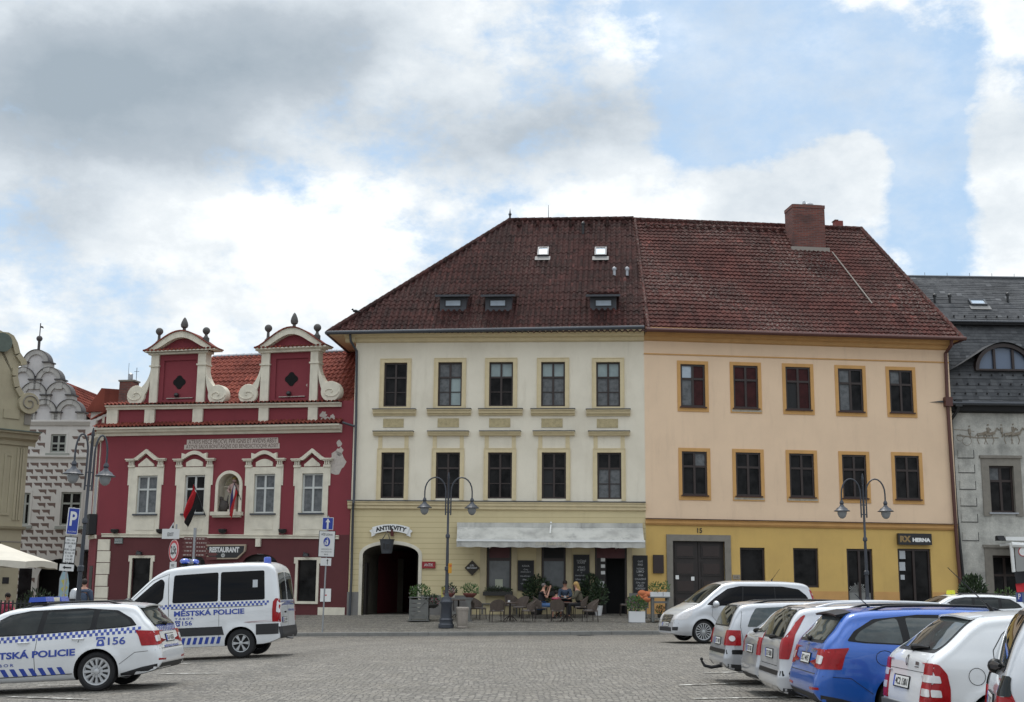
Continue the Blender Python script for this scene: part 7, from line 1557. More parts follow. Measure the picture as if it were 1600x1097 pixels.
# exit + weight limit
r_, zg = signpost(268, 960, 40.5, atY(268, 819, 40.5).z, 'red-ringed weight limit sign under a small white EXIT board, left of the signpost', rz=R(-50), r=.03)
zz = lambda y: atY(268, y, 40.5).z-zg
b = MB(); zc = zz(860.5); R_ = .345; b.lathe([(.001, -.05), (R_, -.05), (R_, -.035), (.001, -.035)], redr, ax='y', c=(0, 0, zc), n=32); o = b.build('round_sign', r_); b = MB(); b.lathe([(.001, -.056), (R_*.70, -.056), (R_*.70, -.05), (.001, -.05)], swh, ax='y', c=(0, 0, zc), n=32); b.build('sign_face', o)
b = MB(); b.lathe([(R_, -.052), (R_*.95, -.053), (R_*.95, -.05), (R_, -.05)], swh, ax='y', c=(0, 0, zc), n=32, cap=False); b.build('sign_rim', o)
text('weight_lettering', '2,5t', black, o, (0, -.062, zc), w=.38, h=.30, bold=.03)
o = board(r_, 'supplement_plate', -.22, .22, zz(889), zz(878), -.05, swh); text('plate_lettering', 'MIMO', black, o, (0, -.056, zz(883.5)), w=.2, h=.08)
r2 = empty('exit_board', (atY(268, 834, 40.4).x, 40.3, zg), 0, 'white EXIT board with small pointed top, above the round weight limit sign', 'sign'); zz2 = lambda y: atY(268, y, 40.3).z-zg
b = MB(); b.box(-.27, .27, 0, .02, zz2(842), zz2(826.5), swh); b.prism([(-.05, zz2(826.5)), (.10, zz2(826.5)), (.07, zz2(816))], 0, .02, swh); b.build('panel', r2); b = MB(); b.prism([(.02, zz2(825)), (.095, zz2(825)), (.06, zz2(819))], -.006, -.001, black); b.build('pictogram', r2); text('exit_lettering', 'EXIT', black, r2, (.0, -.006, zz2(835)), w=.19, h=.11, bold=.01)
# direction fingers
X = atY(301, 900, 43).x; zg = gz(X, 43); r_ = empty('direction_signpost', (X, 43, zg), 0, 'steel pole with stacked maroon pointer boards left of the restaurant sign', 'signpost')
b = MB(); b.tube([(0, 0, 0), (0, 0, atY(300, 825, 43).z-zg)], .05, steel, 10); b.build('post', r_)
ptn = mat('pointer_brown', (.10, .028, .026), .6); 
for k in range(5):
    z = atY(300, 842+k*6.3, 43).z-zg
    for e, ln in ((-1, .33), (1, .40 + .05*(k % 2))):
        b = MB(); b.prism([(e*.03, z-.055), (e*ln, z-.055), (e*(ln+.08), z), (e*ln, z+.055), (e*.03, z+.055)][::e], -.03, -.01, ptn); o = b.build('pointer_board', r_)
        b = MB(); rr = random.Random(k*3+e); x = .08
        while x < ln-.05: w_ = rr.uniform(.03, .09); b.box(min(e*x, e*(x+w_)), max(e*x, e*(x+w_)), -.034, -.030, z-.018, z+.018, mat('worn_lettering', (.35, .30, .27), .7)); x += w_+.03
        b.build('pointer_text', o)
for k in range(2):
    z = atY(330, 866+k*6.3, 43).z-zg; b = MB(); b.prism([(.42, z-.05), (.72, z-.05), (.80, z), (.72, z+.05), (.42, z+.05)], -.03, -.01, ptn); b.build('pointer_board', r_)
# flag with parking notice at right edge
X = atY(1593, 900, 30).x; zg = .05; r_ = empty('flag_post', (X, 30, zg), 0, 'black and red flag draped over a small blue-grey parking board at the right edge', 'flag'); zz = lambda y: atY(1593, y, 30).z-zg
b = MB(); b.tube([(.25, 0, 0), (.25, 0, zz(892)+.1)], .03, steel, 8); b.build('post', r_)
def cloth(x0, x1, z0, z1, m, y=0, amp=.03, n=14, k=9): 
    b = MB(); vs = []
    for i in range(n+1):
        for j in range(n+1): x = x0+(x1-x0)*i/n; vs.append((x, y+amp*math.sin(k*x+2*j/n), z0+(z1-z0)*j/n+amp*.5*math.sin(k*.7*x)))
    b.add(vs, [(i*(n+1)+j, (i+1)*(n+1)+j, (i+1)*(n+1)+j+1, i*(n+1)+j+1) for i in range(n) for j in range(n)], m, True); return b
cloth(-.13, .40, zz(911.5), zz(893), mat('flag_black', (.01, .01, .012), .8), -.06).build('black_cloth', r_); cloth(-.12, .40, zz(925), zz(911.5), mat('flag_red', (.45, .012, .02), .7), -.06).build('red_cloth', r_)
o = board(r_, 'parking_board', -.12, .40, zz(941), zz(925.5), -.03, mat('board_greyblue', (.10, .14, .22), .6)); board(o, 'blue_field', -.09, .01, zz(940), zz(927), -.04, blu); text('parking_letter', 'P', swh, o, (-.05, -.05, zz(932)), w=.06, h=.13, bold=.03)
# wall signs
def onwall(name, F, label, cat): o = empty(name, F.o, F.a, label, cat); return o
def wsign(name, F, x0, x1, y0, y1, m, label, cat='sign', t=.05, off=.07):
    r = F.rect(x0, x1, y0, y1, -off); o = onwall(name, F, label, cat); b = MB(); b.box(r[0], r[1], -off-t, -off+.04, r[2], r[3], m); b.build('board', o); return o, r
F = CREAM
o, r = wsign('antique_shop_sign', F, 659.5, 680.3, 877.5, 888, mat('sign_deep_red', (.25, .012, .015), .5), 'small red sign with pale lettering right of the arched passage', t=.02, off=.05); text('sign_lettering', 'ANTIK', swh, o, ((r[0]+r[1])/2, -.075, (r[2]+r[3])/2), w=.38, h=.12)
# arched ANTIKVITY banner
o = onwall('arched_shop_sign', F, 'white ribbon-shaped ANTIKVITY sign above the arched passage', 'sign'); cu, cz = F.px(611, 824.5, -.1); ra = 2.2; hw = .80; b = MB(); n = 14
pt = lambda a, d: (cu+(ra+d)*math.sin(a), cz-ra+(ra+d)*math.cos(a))
for i in range(n):
    a0, a1 = -.35+.70*i/n, -.35+.70*(i+1)/n; b.prism([pt(a0, .15), pt(a1, .15), pt(a1, -.15), pt(a0, -.15)], -.14, -.10, whitep)
for e in (-1, 1): b.prism([pt(e*.335, .10), pt(e*.42, .06), pt(e*.40, -.06), pt(e*.43, -.20), pt(e*.335, -.20)], -.10, -.07, whitep)
b.build('ribbon', o); vs, fs = text_polys('ANTIKVITY', 1, .05, space=1.05); xs = [v[0] for v in vs]; zs = [v[1] for v in vs]; b = MB(); P_ = []
for x, z in vs: a = ((x-(min(xs)+max(xs))/2)/(max(xs)-min(xs))*1.34)/ra; d = (z-(min(zs)+max(zs))/2)/(max(zs)-min(zs))*.19; q = pt(a, d); P_.append((q[0], -.145, q[1]))
b.add(P_, fs, black); b.build('sign_lettering', o, fix=False)
o = onwall('hanging_bucket', F, 'dark tin tub hanging from a bracket over the arched passage', 'hanging sign'); u_, z_ = F.px(604.5, 854, -.5); b = MB(); b.lathe([(.22, -.29), (.30, .26), (.33, .28), (.33, .30), (.28, .30)], metal, c=(u_, -.5, z_), n=20); b.build('tub', o)
b = MB(); b.tube([(u_-.2, -.5, z_+.3), (u_, -.5, z_+.62), (u_+.12, -.5, z_+.3)], .02, metal, 6); b.tube([(u_, -.5, z_+.62), (u_+.05, 0, z_+.62)], .03, mat('rusty_iron', (.09, .02, .018), .8), 6); b.box(u_+.08, u_+.19, -.14, -.04, z_+.45, z_+.75, mat('rusty_iron', (.09, .02, .018), .8)); b.build('bracket', o)
b = MB(); b.box(u_-.12, u_-.04, -.785, -.77, z_-.12, z_+.12, black); b.box(u_+.03, u_+.16, -.785, -.77, z_-.1, z_+.10, black); b.build('painted_mark', o)
o = onwall('diamond_sign', F, 'dark diamond-shaped wall sign with white lettering left of the café window', 'sign'); u_, z_ = F.px(737.7, 887.5, -.06); d = .315; b = MB(); b.prism([(u_-d, z_), (u_, z_-d), (u_+d, z_), (u_, z_+d)], -.1, 0, mat('diamond_frame', (.03, .022, .012), .6)); b.build('board', o); text('sign_lettering', 'U SV.', swh, o, (u_, -.105, z_+.10), w=.17, h=.08, bold=.02); text('sign_lettering', 'RESTAURANT', swh, o, (u_, -.105, z_), w=.42, h=.065, bold=.02)
chalk = mat('chalk', (.42, .42, .42), .9); cb_ = mat('chalkboard', (.012, .013, .014), .7, var=.4, vs=5, c2=(.03, .03, .03))
def cboard(x0, x1, y0, y1, lines, label):
    o, r = wsign('menu_chalkboard', F, x0, x1, y0, y1, wood, label, 'chalkboard', t=.03, off=.06); b = MB(); b.box(r[0]+.03, r[1]-.03, -.096, -.091, r[2]+.03, r[3]-.03, cb_); b.build('slate', o)
    for (t, yy, w_, h_) in lines: text('chalk_lettering', t, chalk, o, ((r[0]+r[1])/2, -.10, F.px((x0+x1)/2, yy, -.1)[1]), w=w_, h=h_, bold=.006)
cboard(809, 834.3, 875.6, 923, [('KÁVA', 884, .3, .09), ('ČAJ', 890, .18, .08), ('ZÁKUSKY', 893.5, .44, .06), ('PALAČINKY', 900, .46, .07), ('PIVO', 906, .24, .07), ('VÍNO LIMO', 912, .42, .07)], 'leftmost black menu chalkboard, between the two café windows')
cboard(895.8, 921, 866.6, 924, [('TOČENÉ', 876, .40, .11), ('KAFE', 879.5, .30, .07), ('VÍNO', 886, .30, .09), ('A SEKT', 890.5, .34, .09), ('*', 895, .05, .05), ('domácí dorty', 899.5, .50, .08), ('točená zmrzlina', 905, .48, .08), ('sorbety', 911, .36, .07)], 'middle black menu chalkboard, left of the café door')
cboard(989, 1012.3, 867.8, 928.5, [('CAFÉ', 877, .20, .09), ('PIVO', 882.5, .20, .09), ('TOČENÁ', 888.3, .32, .09), ('LIMO', 893, .30, .09), ('VÍNA', 898.5, .22, .10), ('CHLAZENÝ', 904.5, .46, .09), ('ČAJ LED', 910.5, .36, .09), ('ALKO', 915, .25, .09), ('KOKTEJLY', 920, .40, .09)], 'rightmost black menu chalkboard, right of the café door')
F = ORANGE
o, r = wsign('brown_plaque', F, 1020.5, 1037, 867, 895.8, mat('plaque_brown', (.028, .016, .014), .6), 'plain dark brown wall plaque left of the stone-framed gate', 'plaque', t=.02)
o, r = wsign('small_plaque', F, 1145, 1156.5, 898, 905.5, mat('plaque_grey', (.26, .22, .17), .7), 'small pale plate on the ochre wall right of the gate', 'plaque', t=.01, off=.03)
text('plate_digits', '16', mat('dark_grey_ink', (.08, .07, .06), .8), o, ((r[0]+r[1])/2, -.045, (r[2]+r[3])/2), w=.16, h=.09)
o, r = wsign('gaming_shop_sign', F, 1402, 1454, 833.8, 851.5, black, 'black box sign with brown RX and white HERNA lettering above the right-hand door', t=.12, off=.10); zc = (r[2]+r[3])/2; w_ = r[1]-r[0]
text('sign_lettering', 'RX', mat('bronze_letters', (.25, .16, .06), .5), o, (r[0]+w_*.21, -.225, zc-.0), w=w_*.33, h=.27, bold=.06); text('sign_lettering', 'HERNA', whitep, o, (r[0]+w_*.69, -.225, zc-.03), w=w_*.54, h=.17, bold=.07)
F = RED
o = onwall('restaurant_sign', F, 'black framed RESTAURANT sign with cut corners on the crimson house', 'sign'); P_ = [F.px(x, y, -.1) for x, y in ((322, 851), (384.5, 850.5), (383, 861.5), (371, 873.5), (327, 874), (322, 868))]
b = MB(); b.prism(P_, -.12, 0, mat('sign_frame_tan', (.34, .27, .20), .7)); b.build('frame', o); cx = sum(p[0] for p in P_)/6; cz = sum(p[1] for p in P_)/6; b = MB(); b.prism([(cx+(x-cx)*.93, cz+(z-cz)*.80) for x, z in P_], -.128, -.12, black); b.build('board', o)
u_, z_ = F.px(351, 859, -.1); text('sign_lettering', 'RESTAURANT', swh, o, (u_, -.135, z_), w=1.42, h=.24, bold=.055); u_, z_ = F.px(349, 867.8, -.1); b = MB(); b.lathe([(.001, -.134), (.10, -.134), (.10, -.128), (.001, -.128)], mat('emblem_grey', (.2, .2, .19), .6), ax='y', c=(u_, 0, z_), n=16)
for k in range(8): a = k*math.pi/4; b.box(u_+math.cos(a)*.06-.015, u_+math.cos(a)*.06+.015, -.14, -.134, z_+math.sin(a)*.06-.015, z_+math.sin(a)*.06+.015, swh)
b.build('emblem', o)
o, r = wsign('street_name_plate', F, 179, 191.5, 841, 849.5, mat('plate_greygreen', (.15, .17, .16), .6), 'small grey street name plate at the left end of the crimson house', 'sign', t=.02, off=.04); text('sign_lettering', 'ŽIŽKOVO', swh, o, ((r[0]+r[1])/2, -.066, (r[2]+r[3])/2+.05), w=.35, h=.07); text('sign_lettering', 'NÁMĚSTÍ', swh, o, ((r[0]+r[1])/2, -.066, (r[2]+r[3])/2-.06), w=.35, h=.07)
# flags on the crimson front
def flagpole(name, F, p0, p1, out, stripes, hang, label):
    o = onwall(name, F, label, 'flag'); u0, z0 = F.px(*p0); u1, z1 = F.px(*p1, -out); b = MB(); b.tube([(u0, 0, z0), (u1, -out, z1)], .018, metal, 6); b.build('pole', o)
    n = 12; A0 = Vector((u1, -out, z1)); d = (Vector((u0, 0, z0))-A0); 
    for k, (f0, f1, m) in enumerate(stripes):
        b = MB(); vs = []
        for i in range(n+1):
            for j in range(n+1):
                f = f0+(f1-f0)*i/n; t = j/n; base = A0+d*f*.5; p = base+Vector((hang[0]*t, -.05+.05*math.sin(7*t+f*9), hang[1]*t))
                p.x = p.x*(1-.0)+(-.10*f*t); p.y += .06*math.sin(14*f+3*t); vs.append(tuple(p))
        b.add(vs, [(i*(n+1)+j, (i+1)*(n+1)+j, (i+1)*(n+1)+j+1, i*(n+1)+j+1) for i in range(n) for j in range(n)], m, True); b.build('cloth', o)
    return o
fr_m = mat('flag_red', (.45, .012, .02), .7); fb_m = mat('flag_black', (.01, .01, .012), .8)
flagpole('town_flag', F, (322, 809), (303, 757), .9, [(0, .5, fr_m), (.5, 1, fb_m)], (-.42, -1.25), 'red and black flag hanging before the second crimson-house window from left')
flagpole('national_flag', F, (377.5, 784), (365, 752), .7, [(.15, .4, mat('flag_blue', (.02, .03, .15), .7)), (.4, .58, whitep), (.58, 1.0, fr_m)], (-.12, -1.22), 'red, white and blue flag hanging in front of the saint in the niche')
# ------------------------------------------------------------------ AWNINGS
aw_m = mat('awning_canvas', (.50, .49, .45), .85, var=.55, vs=1.4, streak=.8, c2=(.17, .165, .155)); F = CREAM
o = onwall('cafe_awning', F, 'long off-white awning with dark weather stains over the café front', 'awning'); L0, L1_ = F.px(715, 824)[0], F.px(1004, 824)[0]; zT = F.px(860, 822.5, -.1)[1]; out = 1.5; zF = F.px(860, 845, -out)[1]; l0, l1 = F.px(713.5, 845, -out)[0], F.px(1008, 845, -out)[0]
b = MB(); vs = []; n, m_ = 60, 8
for i in range(n+1):
    for j in range(m_+1):
        s_, t = i/n, j/m_; u = (L0+(L1_-L0)*s_)*(1-t)+(l0+(l1-l0)*s_)*t; sag = .20*math.sin(math.pi*t**1.6)*(.6+.4*math.sin(s_*11)**2); vs.append((u, -.1-(out-.1)*t, zT+(zF-zT)*t-sag))
b.add(vs, [(i*(m_+1)+j, (i+1)*(m_+1)+j, (i+1)*(m_+1)+j+1, i*(m_+1)+j+1) for i in range(n) for j in range(m_)], aw_m, True); b.build('canvas', o)
b = MB(); b.box(l0, l1, -out-.05, -out+.03, zF-.04, zF+.04, whitep); b.build('front_bar', o); b = MB(); b.box(L0, L1_, -.2, -.0, zT-.05, zT+.14, aw_m); b.build('cassette', o)
b = MB(); vs = []; zV = F.px(860, 855.5, -out)[1]
for i in range(101): u = l0+(l1-l0)*i/100; vs += [(u, -out-.02, zF-.03), (u, -out-.02+.02*math.sin(i*.9), zV+.012*math.sin(i*.7))]
b.add(vs, [(2*i, 2*i+1, 2*i+3, 2*i+2) for i in range(100)], aw_m, True); b.build('valance', o)
text('valance_lettering', 'CAFE BAR HEJO', mat('faded_lettering', (.50, .46, .36), .8), o, (F.px(863, 850, -out)[0], -out-.06, (zF+zV)/2-.01), w=1.35, h=.16)
for u in (l0+1.2, l1-1.2): b = MB(); b.tube([(u, -.1, zF-.25), (u+.3, -.8, zF-.12), (u, -out, zF-.02)], .03, whitep, 6); b.build('folding_arm', o)
b = MB(); u_ = F.px(860, 830, -.5)[0]; b.tube([(u_, -.12, zT+.18), (u_, -.2, zT+.02), (u_+.01, -.9, (zT+zF)/2)], .035, whitep, 6); b.build('strap', o)
F = GREY; o = onwall('white_awning', F, 'white awning box with angled arm and red round badge at the right edge', 'awning'); u0, z1 = F.px(1567, 839, -.6); z0 = F.px(1567, 845, -.6)[1]; b = MB(); b.box(u0, u0+5, -.9, -.5, z0, z1, whitep); b.prism([(-.95, z0), (-.5, z0), (-.5, z1+.02), (-.7, z1+.05)], u0-.3, u0, blackm, 'x'); b.build('cassette', o)
b = MB(); p0, p1 = fpt(F, 1580, 850, -.9), fpt(F, 1584, 894, -.9); b.tube([p0, p1], .08, whitep, 8); b.tube([fpt(F, 1563, 852, -.5), fpt(F, 1582, 850, -.9)], .06, whitep, 8); b.tube([fpt(F, 1580, 851, -.95), fpt(F, 1610, 853, -.95)], .12, whitep, 8); b.build('folding_arm', o)
b = MB(); zb = F.px(1590, 893, -.97)[1]; b.box(p0.x+.12, p0.x+3, -.96, -.95, zb, p0.z, mat('clear_side_sheet', (.28, .28, .27), .3)); sh_ = b.build('side_sheet', o); u_, z_ = F.px(1599, 862, -1); b = MB(); b.lathe([(.001, -.975), (.20, -.975), (.20, -.965), (.001, -.965)], redr, ax='y', c=(u_, 0, z_), n=24); b.lathe([(.155, -.98), (.17, -.98), (.17, -.976), (.155, -.976)], whitep, ax='y', c=(u_, 0, z_), n=24); b.build('round_badge', sh_); b = MB(); b.prism([(u_-.15, z_-.05), (u_+.13, z_+.01), (u_+.14, z_+.06), (u_-.12, z_+.0)], -.985, -.976, whitep); b.build('badge_stroke', sh_)
# ------------------------------------------------------------------ PLANTS
def leaf_mat(name, c, c2): 
    m = bpy.data.materials.new(name); nt, N, L = nodes(m); g = N.new('ShaderNodeObjectInfo'); t = N.new('ShaderNodeTexCoord'); n = N.new('ShaderNodeTexNoise'); n.inputs['Scale'].default_value = 9; L.new(t.outputs['Object'], n.inputs['Vector']); L.new(mixc(N, L, ramp(N, L, n.outputs[0], .35, .65), c, c2), N['Principled BSDF'].inputs['Base Color']); N['Principled BSDF'].inputs['Roughness'].default_value = .6; return m
lf_d = leaf_mat('dark_leaves', (.016, .030, .014), (.045, .075, .028)); lf_g = leaf_mat('green_leaves', (.035, .08, .02), (.09, .16, .04)); lf_r = mat('magenta_petals', (.28, .02, .09), .7); lf_w = mat('white_petals', (.6, .55, .55), .7); lf_p = mat('pink_petals', (.5, .10, .18), .7)
def leaves(c, r, n, m, sz=.07, sc=(1, 1, 1), up=.3, seed=0, low=-1.0):
    rr = random.Random(seed); b = MB()
    for _ in range(n):
        while True:
            p = Vector((rr.uniform(-1, 1), rr.uniform(-1, 1), rr.uniform(low, 1)))
            if .15 < p.length < 1: break
        q = Vector((p.x*r*sc[0], p.y*r*sc[1], p.z*r*sc[2]))+Vector(c); d = (p+Vector((rr.uniform(-.6, .6), rr.uniform(-.6, .6), rr.uniform(-.4, .8)+up))).normalized(); s = d.cross(Vector((rr.uniform(-1, 1), rr.uniform(-1, 1), .3))).normalized(); l = sz*rr.uniform(.7, 1.4)
        b.add([q, q+d*l*.5+s*l*.22, q+d*l, q+d*l*.5-s*l*.22], [(0, 1, 2, 3)], m)
    return b
def plant(name, px_, py_, w, h, m, label, cat, pot=None, potm=None, group=None, n=500, flowers=None, sz=.08, P=None, pots=(.2, .15, .35)):
    g = P or onground(px_, py_); o = empty(name, g, 0, label, cat, group); r1, r0, ph = pots
    if potm is not None:
        b = MB()
        if pot == 'round': b.lathe([(r0, 0), (r1, ph), (r1*.9, ph), (r1*.88, ph-.04)], potm, n=16)
        else: b.box(-r1, r1, -r0, r0, 0, ph, potm)
        b.build('pot', o)
    b = MB(); rr = random.Random(int(px_*7)); 
    for k in range(5): a = rr.uniform(0, 6.3); b.tube([(0, 0, ph-.05), (math.cos(a)*w*.2, math.sin(a)*w*.2, ph+h*.35), (math.cos(a)*w*.38, math.sin(a)*w*.38, ph+h*.75)], [.015, .01, .004], wood, 5)
    b.build('stem', o); leaves((0, 0, ph+h*.5), 1, n, m, sz, (w*.5, w*.45, h*.55), seed=int(px_)).build('foliage', o)
    if flowers: leaves((0, 0, ph+h*.5), 1, 60, flowers, .05, (w*.52, w*.5, h*.55), seed=int(px_)+1).build('flowers', o)
    return o
pw_ = mat('white_pot', (.62, .62, .62), .5); tpot = mat('terracotta_pot', (.16, .05, .04), .8); dpot = mat('dark_pot', (.03, .028, .025), .7); wgrey = mat('weathered_grey_wood', (.15, .15, .14), .85, var=.4, vs=4, bump=.3)
plant('oleander', 838, 960, 1.05, 1.15, lf_d, 'large dark oleander shrub between the café windows, behind the man in black', 'shrub', 'round', dpot, 'dark shrubs before the café', 1500, sz=.13, pots=(.3, .22, .35))
plant('oleander', 922, 960, .85, 1.2, lf_d, 'dark oleander shrub left of the café door, behind the blond woman', 'shrub', 'round', dpot, 'dark shrubs before the café', 1000, sz=.13, pots=(.3, .22, .35))
plant('potted_shrub', 935, 962, .75, .95, lf_d, 'dark shrub in a tapered white pot left of the café door', 'potted plant', 'round', pw_, None, 500, sz=.11, pots=(.19, .13, .40))
plant('flower_box', 995, 972.5, .75, .55, lf_g, 'square white box planter with red flower in front of the right chalkboard', 'planter', 'box', pw_, None, 380, lf_r, .1, pots=(.31, .2, .42))
plant('pine_shrub', 1521, 930, .95, 1.35, lf_d, 'small dark conifer at the foot of the grey house', 'shrub', 'round', dpot, None, 1300, None, .15, P=Vector((atY(1521, 930, 50).x, 50, .6)), pots=(.3, .25, .3))
plant('potted_bush', 1572, 930, .9, .6, lf_g, 'low green potted bush under the grey house window at right', 'potted plant', 'round', dpot, None, 200, None, .1, P=Vector((atY(1572, 930, 50).x, 50, .9)), pots=(.3, .25, .3))
# crates and stands
def crate(px_, py_, w, h, label, flower, seed):
    g = onground(px_, py_); o = empty('wooden_planter', g, R(-3), label, 'planter', 'weathered wooden planters on the terrace edge'); b = MB(); d = .5
    for x in (-w/2, w/2-.06):
        for y in (-d/2, d/2-.06): b.box(x, x+.06, y, y+.06, 0, h, wgrey)
    for k in range(5): z = .1+k*(h-.15)/5; b.box(-w/2+.06, w/2-.06, -d/2+.01, -d/2+.03, z, z+(h-.15)/5-.015, wgrey); b.box(-w/2+.01, -w/2+.03, -d/2+.06, d/2-.06, z, z+(h-.15)/5-.015, wgrey); b.box(w/2-.03, w/2-.01, -d/2+.06, d/2-.06, z, z+(h-.15)/5-.015, wgrey)
    b.box(-w/2-.03, w/2+.03, -d/2-.03, d/2+.03, h, h+.04, wgrey); b.box(-w/2-.04, w/2+.04, -d/2-.05, d/2+.04, .02, .07, wgrey); b.prism([(-w/2+.12, .2), (-w/2+.17, .2), (w/2-.12, h-.15), (w/2-.17, h-.15)], -d/2-.012, -d/2+.008, wgrey); b.build('crate', o)
    leaves((0, 0, h+.24), 1, 420, lf_g, .09, (w*.55, .25, .27), seed=seed).build('foliage', o); leaves((-.1, 0, h+.24), 1, 30, flower, .06, (w*.5, .25, .26), seed=seed+5).build('flowers', o)
crate(655, 971, .76, .92, 'grey wooden crate planter with green leaves and white flowers, right of the arched passage', lf_w, 3)
def gothic(px_, py_, w, h, label):
    g = onground(px_, py_); o = empty('plant_stand', g, R(-3), label, 'plant stand'); b = MB(); b.box(-w/2, w/2, -.2, .2, h-.05, h, wgrey); b.build('top', o)
    for x in (-w/2+.15, w/2-.15):
        b = MB(); b.prism([(x-.16, 0), (x+.16, 0), (x+.08, .12), (x+.05, .4), (x+.09, h-.15), (x+.16, h-.05), (x-.16, h-.05), (x-.09, h-.15), (x-.05, .4), (x-.08, .12)], -.18, -.12, wgrey); b.prism([(x-.14, 0), (x+.14, 0), (x+.04, .12), (x+.04, h-.05), (x-.04, h-.05), (x-.04, .12)], .12, .18, wgrey); b.build('carved_leg', o)
    b = MB(); b.box(-w/2+.15, w/2-.15, -.14, -.1, .28, .36, wgrey); b.build('rail', o); return g
g_ = gothic(712, 970.5, 1.35, .92, 'low grey carved wooden stand behind the lamp base, carrying flower bowls')
def bowl(px_, dz, label, P0, m, fl, w=.5):
    P = Vector(P0)+Vector((px_, 0, dz)); o = empty('flower_bowl', P, 0, label, 'flower bowl', 'flower bowls on the terrace'); b = MB(); b.lathe([(w*.28, 0), (w*.5, .12), (w*.5, .17), (w*.42, .17)], m, n=18); b.build('bowl', o); leaves((0, 0, .28), 1, 260, lf_g if fl is None else lf_d, .09, (w*.65, w*.4, .24), seed=int(P.x*10)).build('foliage', o)
    if fl: leaves((0, 0, .24), 1, 70, fl, .06, (w*.6, w*.45, .16), seed=3).build('flowers', o)
bowl(.55, .93, 'maroon bowl with green grass-like plant on the carved stand', g_, tpot, None, .55); bowl(-.28, .93, 'maroon bowl of dark flowers seen behind the lamp pedestal', g_, tpot, lf_r, .45); bowl(-.95, .50, 'trailing pink flowers between the crate planter and the carved stand', g_, dpot, lf_p, .5)
# concrete litter bin
g = onground(722, 981); o = empty('litter_bin', g, 0, 'pale concrete litter bin with lid beside the lamp pedestal', 'litter bin'); cm = mat('washed_concrete', (.33, .29, .25), .9, var=.4, vs=4, bump=.5, bs=50, fine=.3)
b = MB(); b.lathe([(.21, 0), (.21, .05), (.18, .07), (.21, .14), (.235, .62), (.235, .64)], cm, n=8); b.build('bin_body', o); b = MB(); b.lathe([(.25, .64), (.26, .68), (.26, .74), (.22, .78), (.01, .78)], cm, n=8); b.build('lid', o)
# grey cart at right with white boxes
g = onground(1031, 972); o = empty('wooden_stand', g, R(5), 'grey wooden slatted stand left of the gate, carrying white plant boxes', 'plant stand'); b = MB(); 
for x in (-.32, .26):
    for y in (-.2, .14): b.box(x, x+.07, y, y+.06, 0, .92, wgrey)
split_build(b, 'leg', o); b = MB(); b.box(-.42, .42, -.26, .26, .92, .97, wgrey); b.box(-.36, .36, -.22, .22, .10, .15, wgrey); b.box(-.30, .26, -.21, -.18, .72, .80, wgrey); b.box(-.36, -.30, -.24, -.20, .02, .95, wgrey); split_build(b, 'shelf', o)
for k, (dx, w_, lb) in enumerate(((-.12, .30, 'white box of leafy green herbs on the grey wooden stand, left one'), (.27, .16, 'smaller white box with pale plant on the grey wooden stand, right one'))):
    q = empty('herb_box', g+Vector((dx, 0, .97)), 0, lb, 'plant box', 'white herb boxes on the stand'); b = MB(); b.box(-w_*.8, w_*.8, -.1, .1, 0, .18, pw_); b.build('box', q); leaves((0, 0, .35), 1, 220 if k == 0 else 90, lf_g, .08, (w_*.9, .12, .2), seed=k).build('foliage', q)
plant('shaded_plant', 1028, 968, .35, .3, lf_g, 'small leafy plant with red bloom on the lower shelf of the grey stand', 'potted plant', 'round', dpot, None, 120, lf_r, .07, P=g+Vector((.02, 0, .16)), pots=(.12, .09, .15))
# ------------------------------------------------------------------ TERRACE FURNITURE
wick = mat('brown_wicker', (.10, .075, .06), .8, var=.5, vs=18, bump=.6, bs=70); wleg = mat('dark_chair_legs', (.03, .022, .018), .6); cush = mat('grey_cushion', (.20, .18, .165), .9); ttop = mat('table_top', (.12, .085, .07), .45, var=.3, vs=4)
def chair_proto():
    o = empty('wicker_chair', (0, 0, 0), 0, 'x', 'chair'); b = MB()
    b.box(-.24, .24, -.23, .23, .40, .44, wick); b.build('seat', o); b = MB(); b.box(-.22, .22, -.21, .22, .44, .47, cush); b.build('cushion', o)
    for x in (-.22, .22):
        for y in (-.21, .21): b = MB(); b.tube([(x, y, .40), (x*1.12, y*1.12, 0)], [.018, .014], wleg, 6); b.build('leg', o)
    b = MB(); vs = []; n = 14
    for i in range(n+1):
        a = math.pi*i/n; x = -.28*math.cos(a); y = .02+.24*math.sin(a); top = .64+.24*math.sin(a)**.8; lean = .10*math.sin(a)
        for j in range(5): t = j/4; vs.append((x*(1+.06*t), y+lean*t, .46+(top-.46)*t))
        for j in range(5): t = 1-j/4; vs.append((x*(1+.06*t)*.93, (y+lean*t)-.025, .46+(top-.46)*t))
    b.add(vs, [(i*10+k, i*10+(k+1) % 10, i*10+10+(k+1) % 10, i*10+10+k) for i in range(n) for k in range(10)]+[tuple(range(10)), tuple(n*10+k for k in range(10))], wick, True); b.build('backrest', o); return o
CH_ = chair_proto(); used = False
def chair(px_, py_, rz, label):
    global used
    o = CH_ if not used else copy_tree(CH_); used = True; o.location = onground(px_, py_); o.rotation_euler = (0, 0, R(rz)); o['label'] = label; o['category'] = 'chair'; o['group'] = 'wicker chairs on the café terrace'; return o
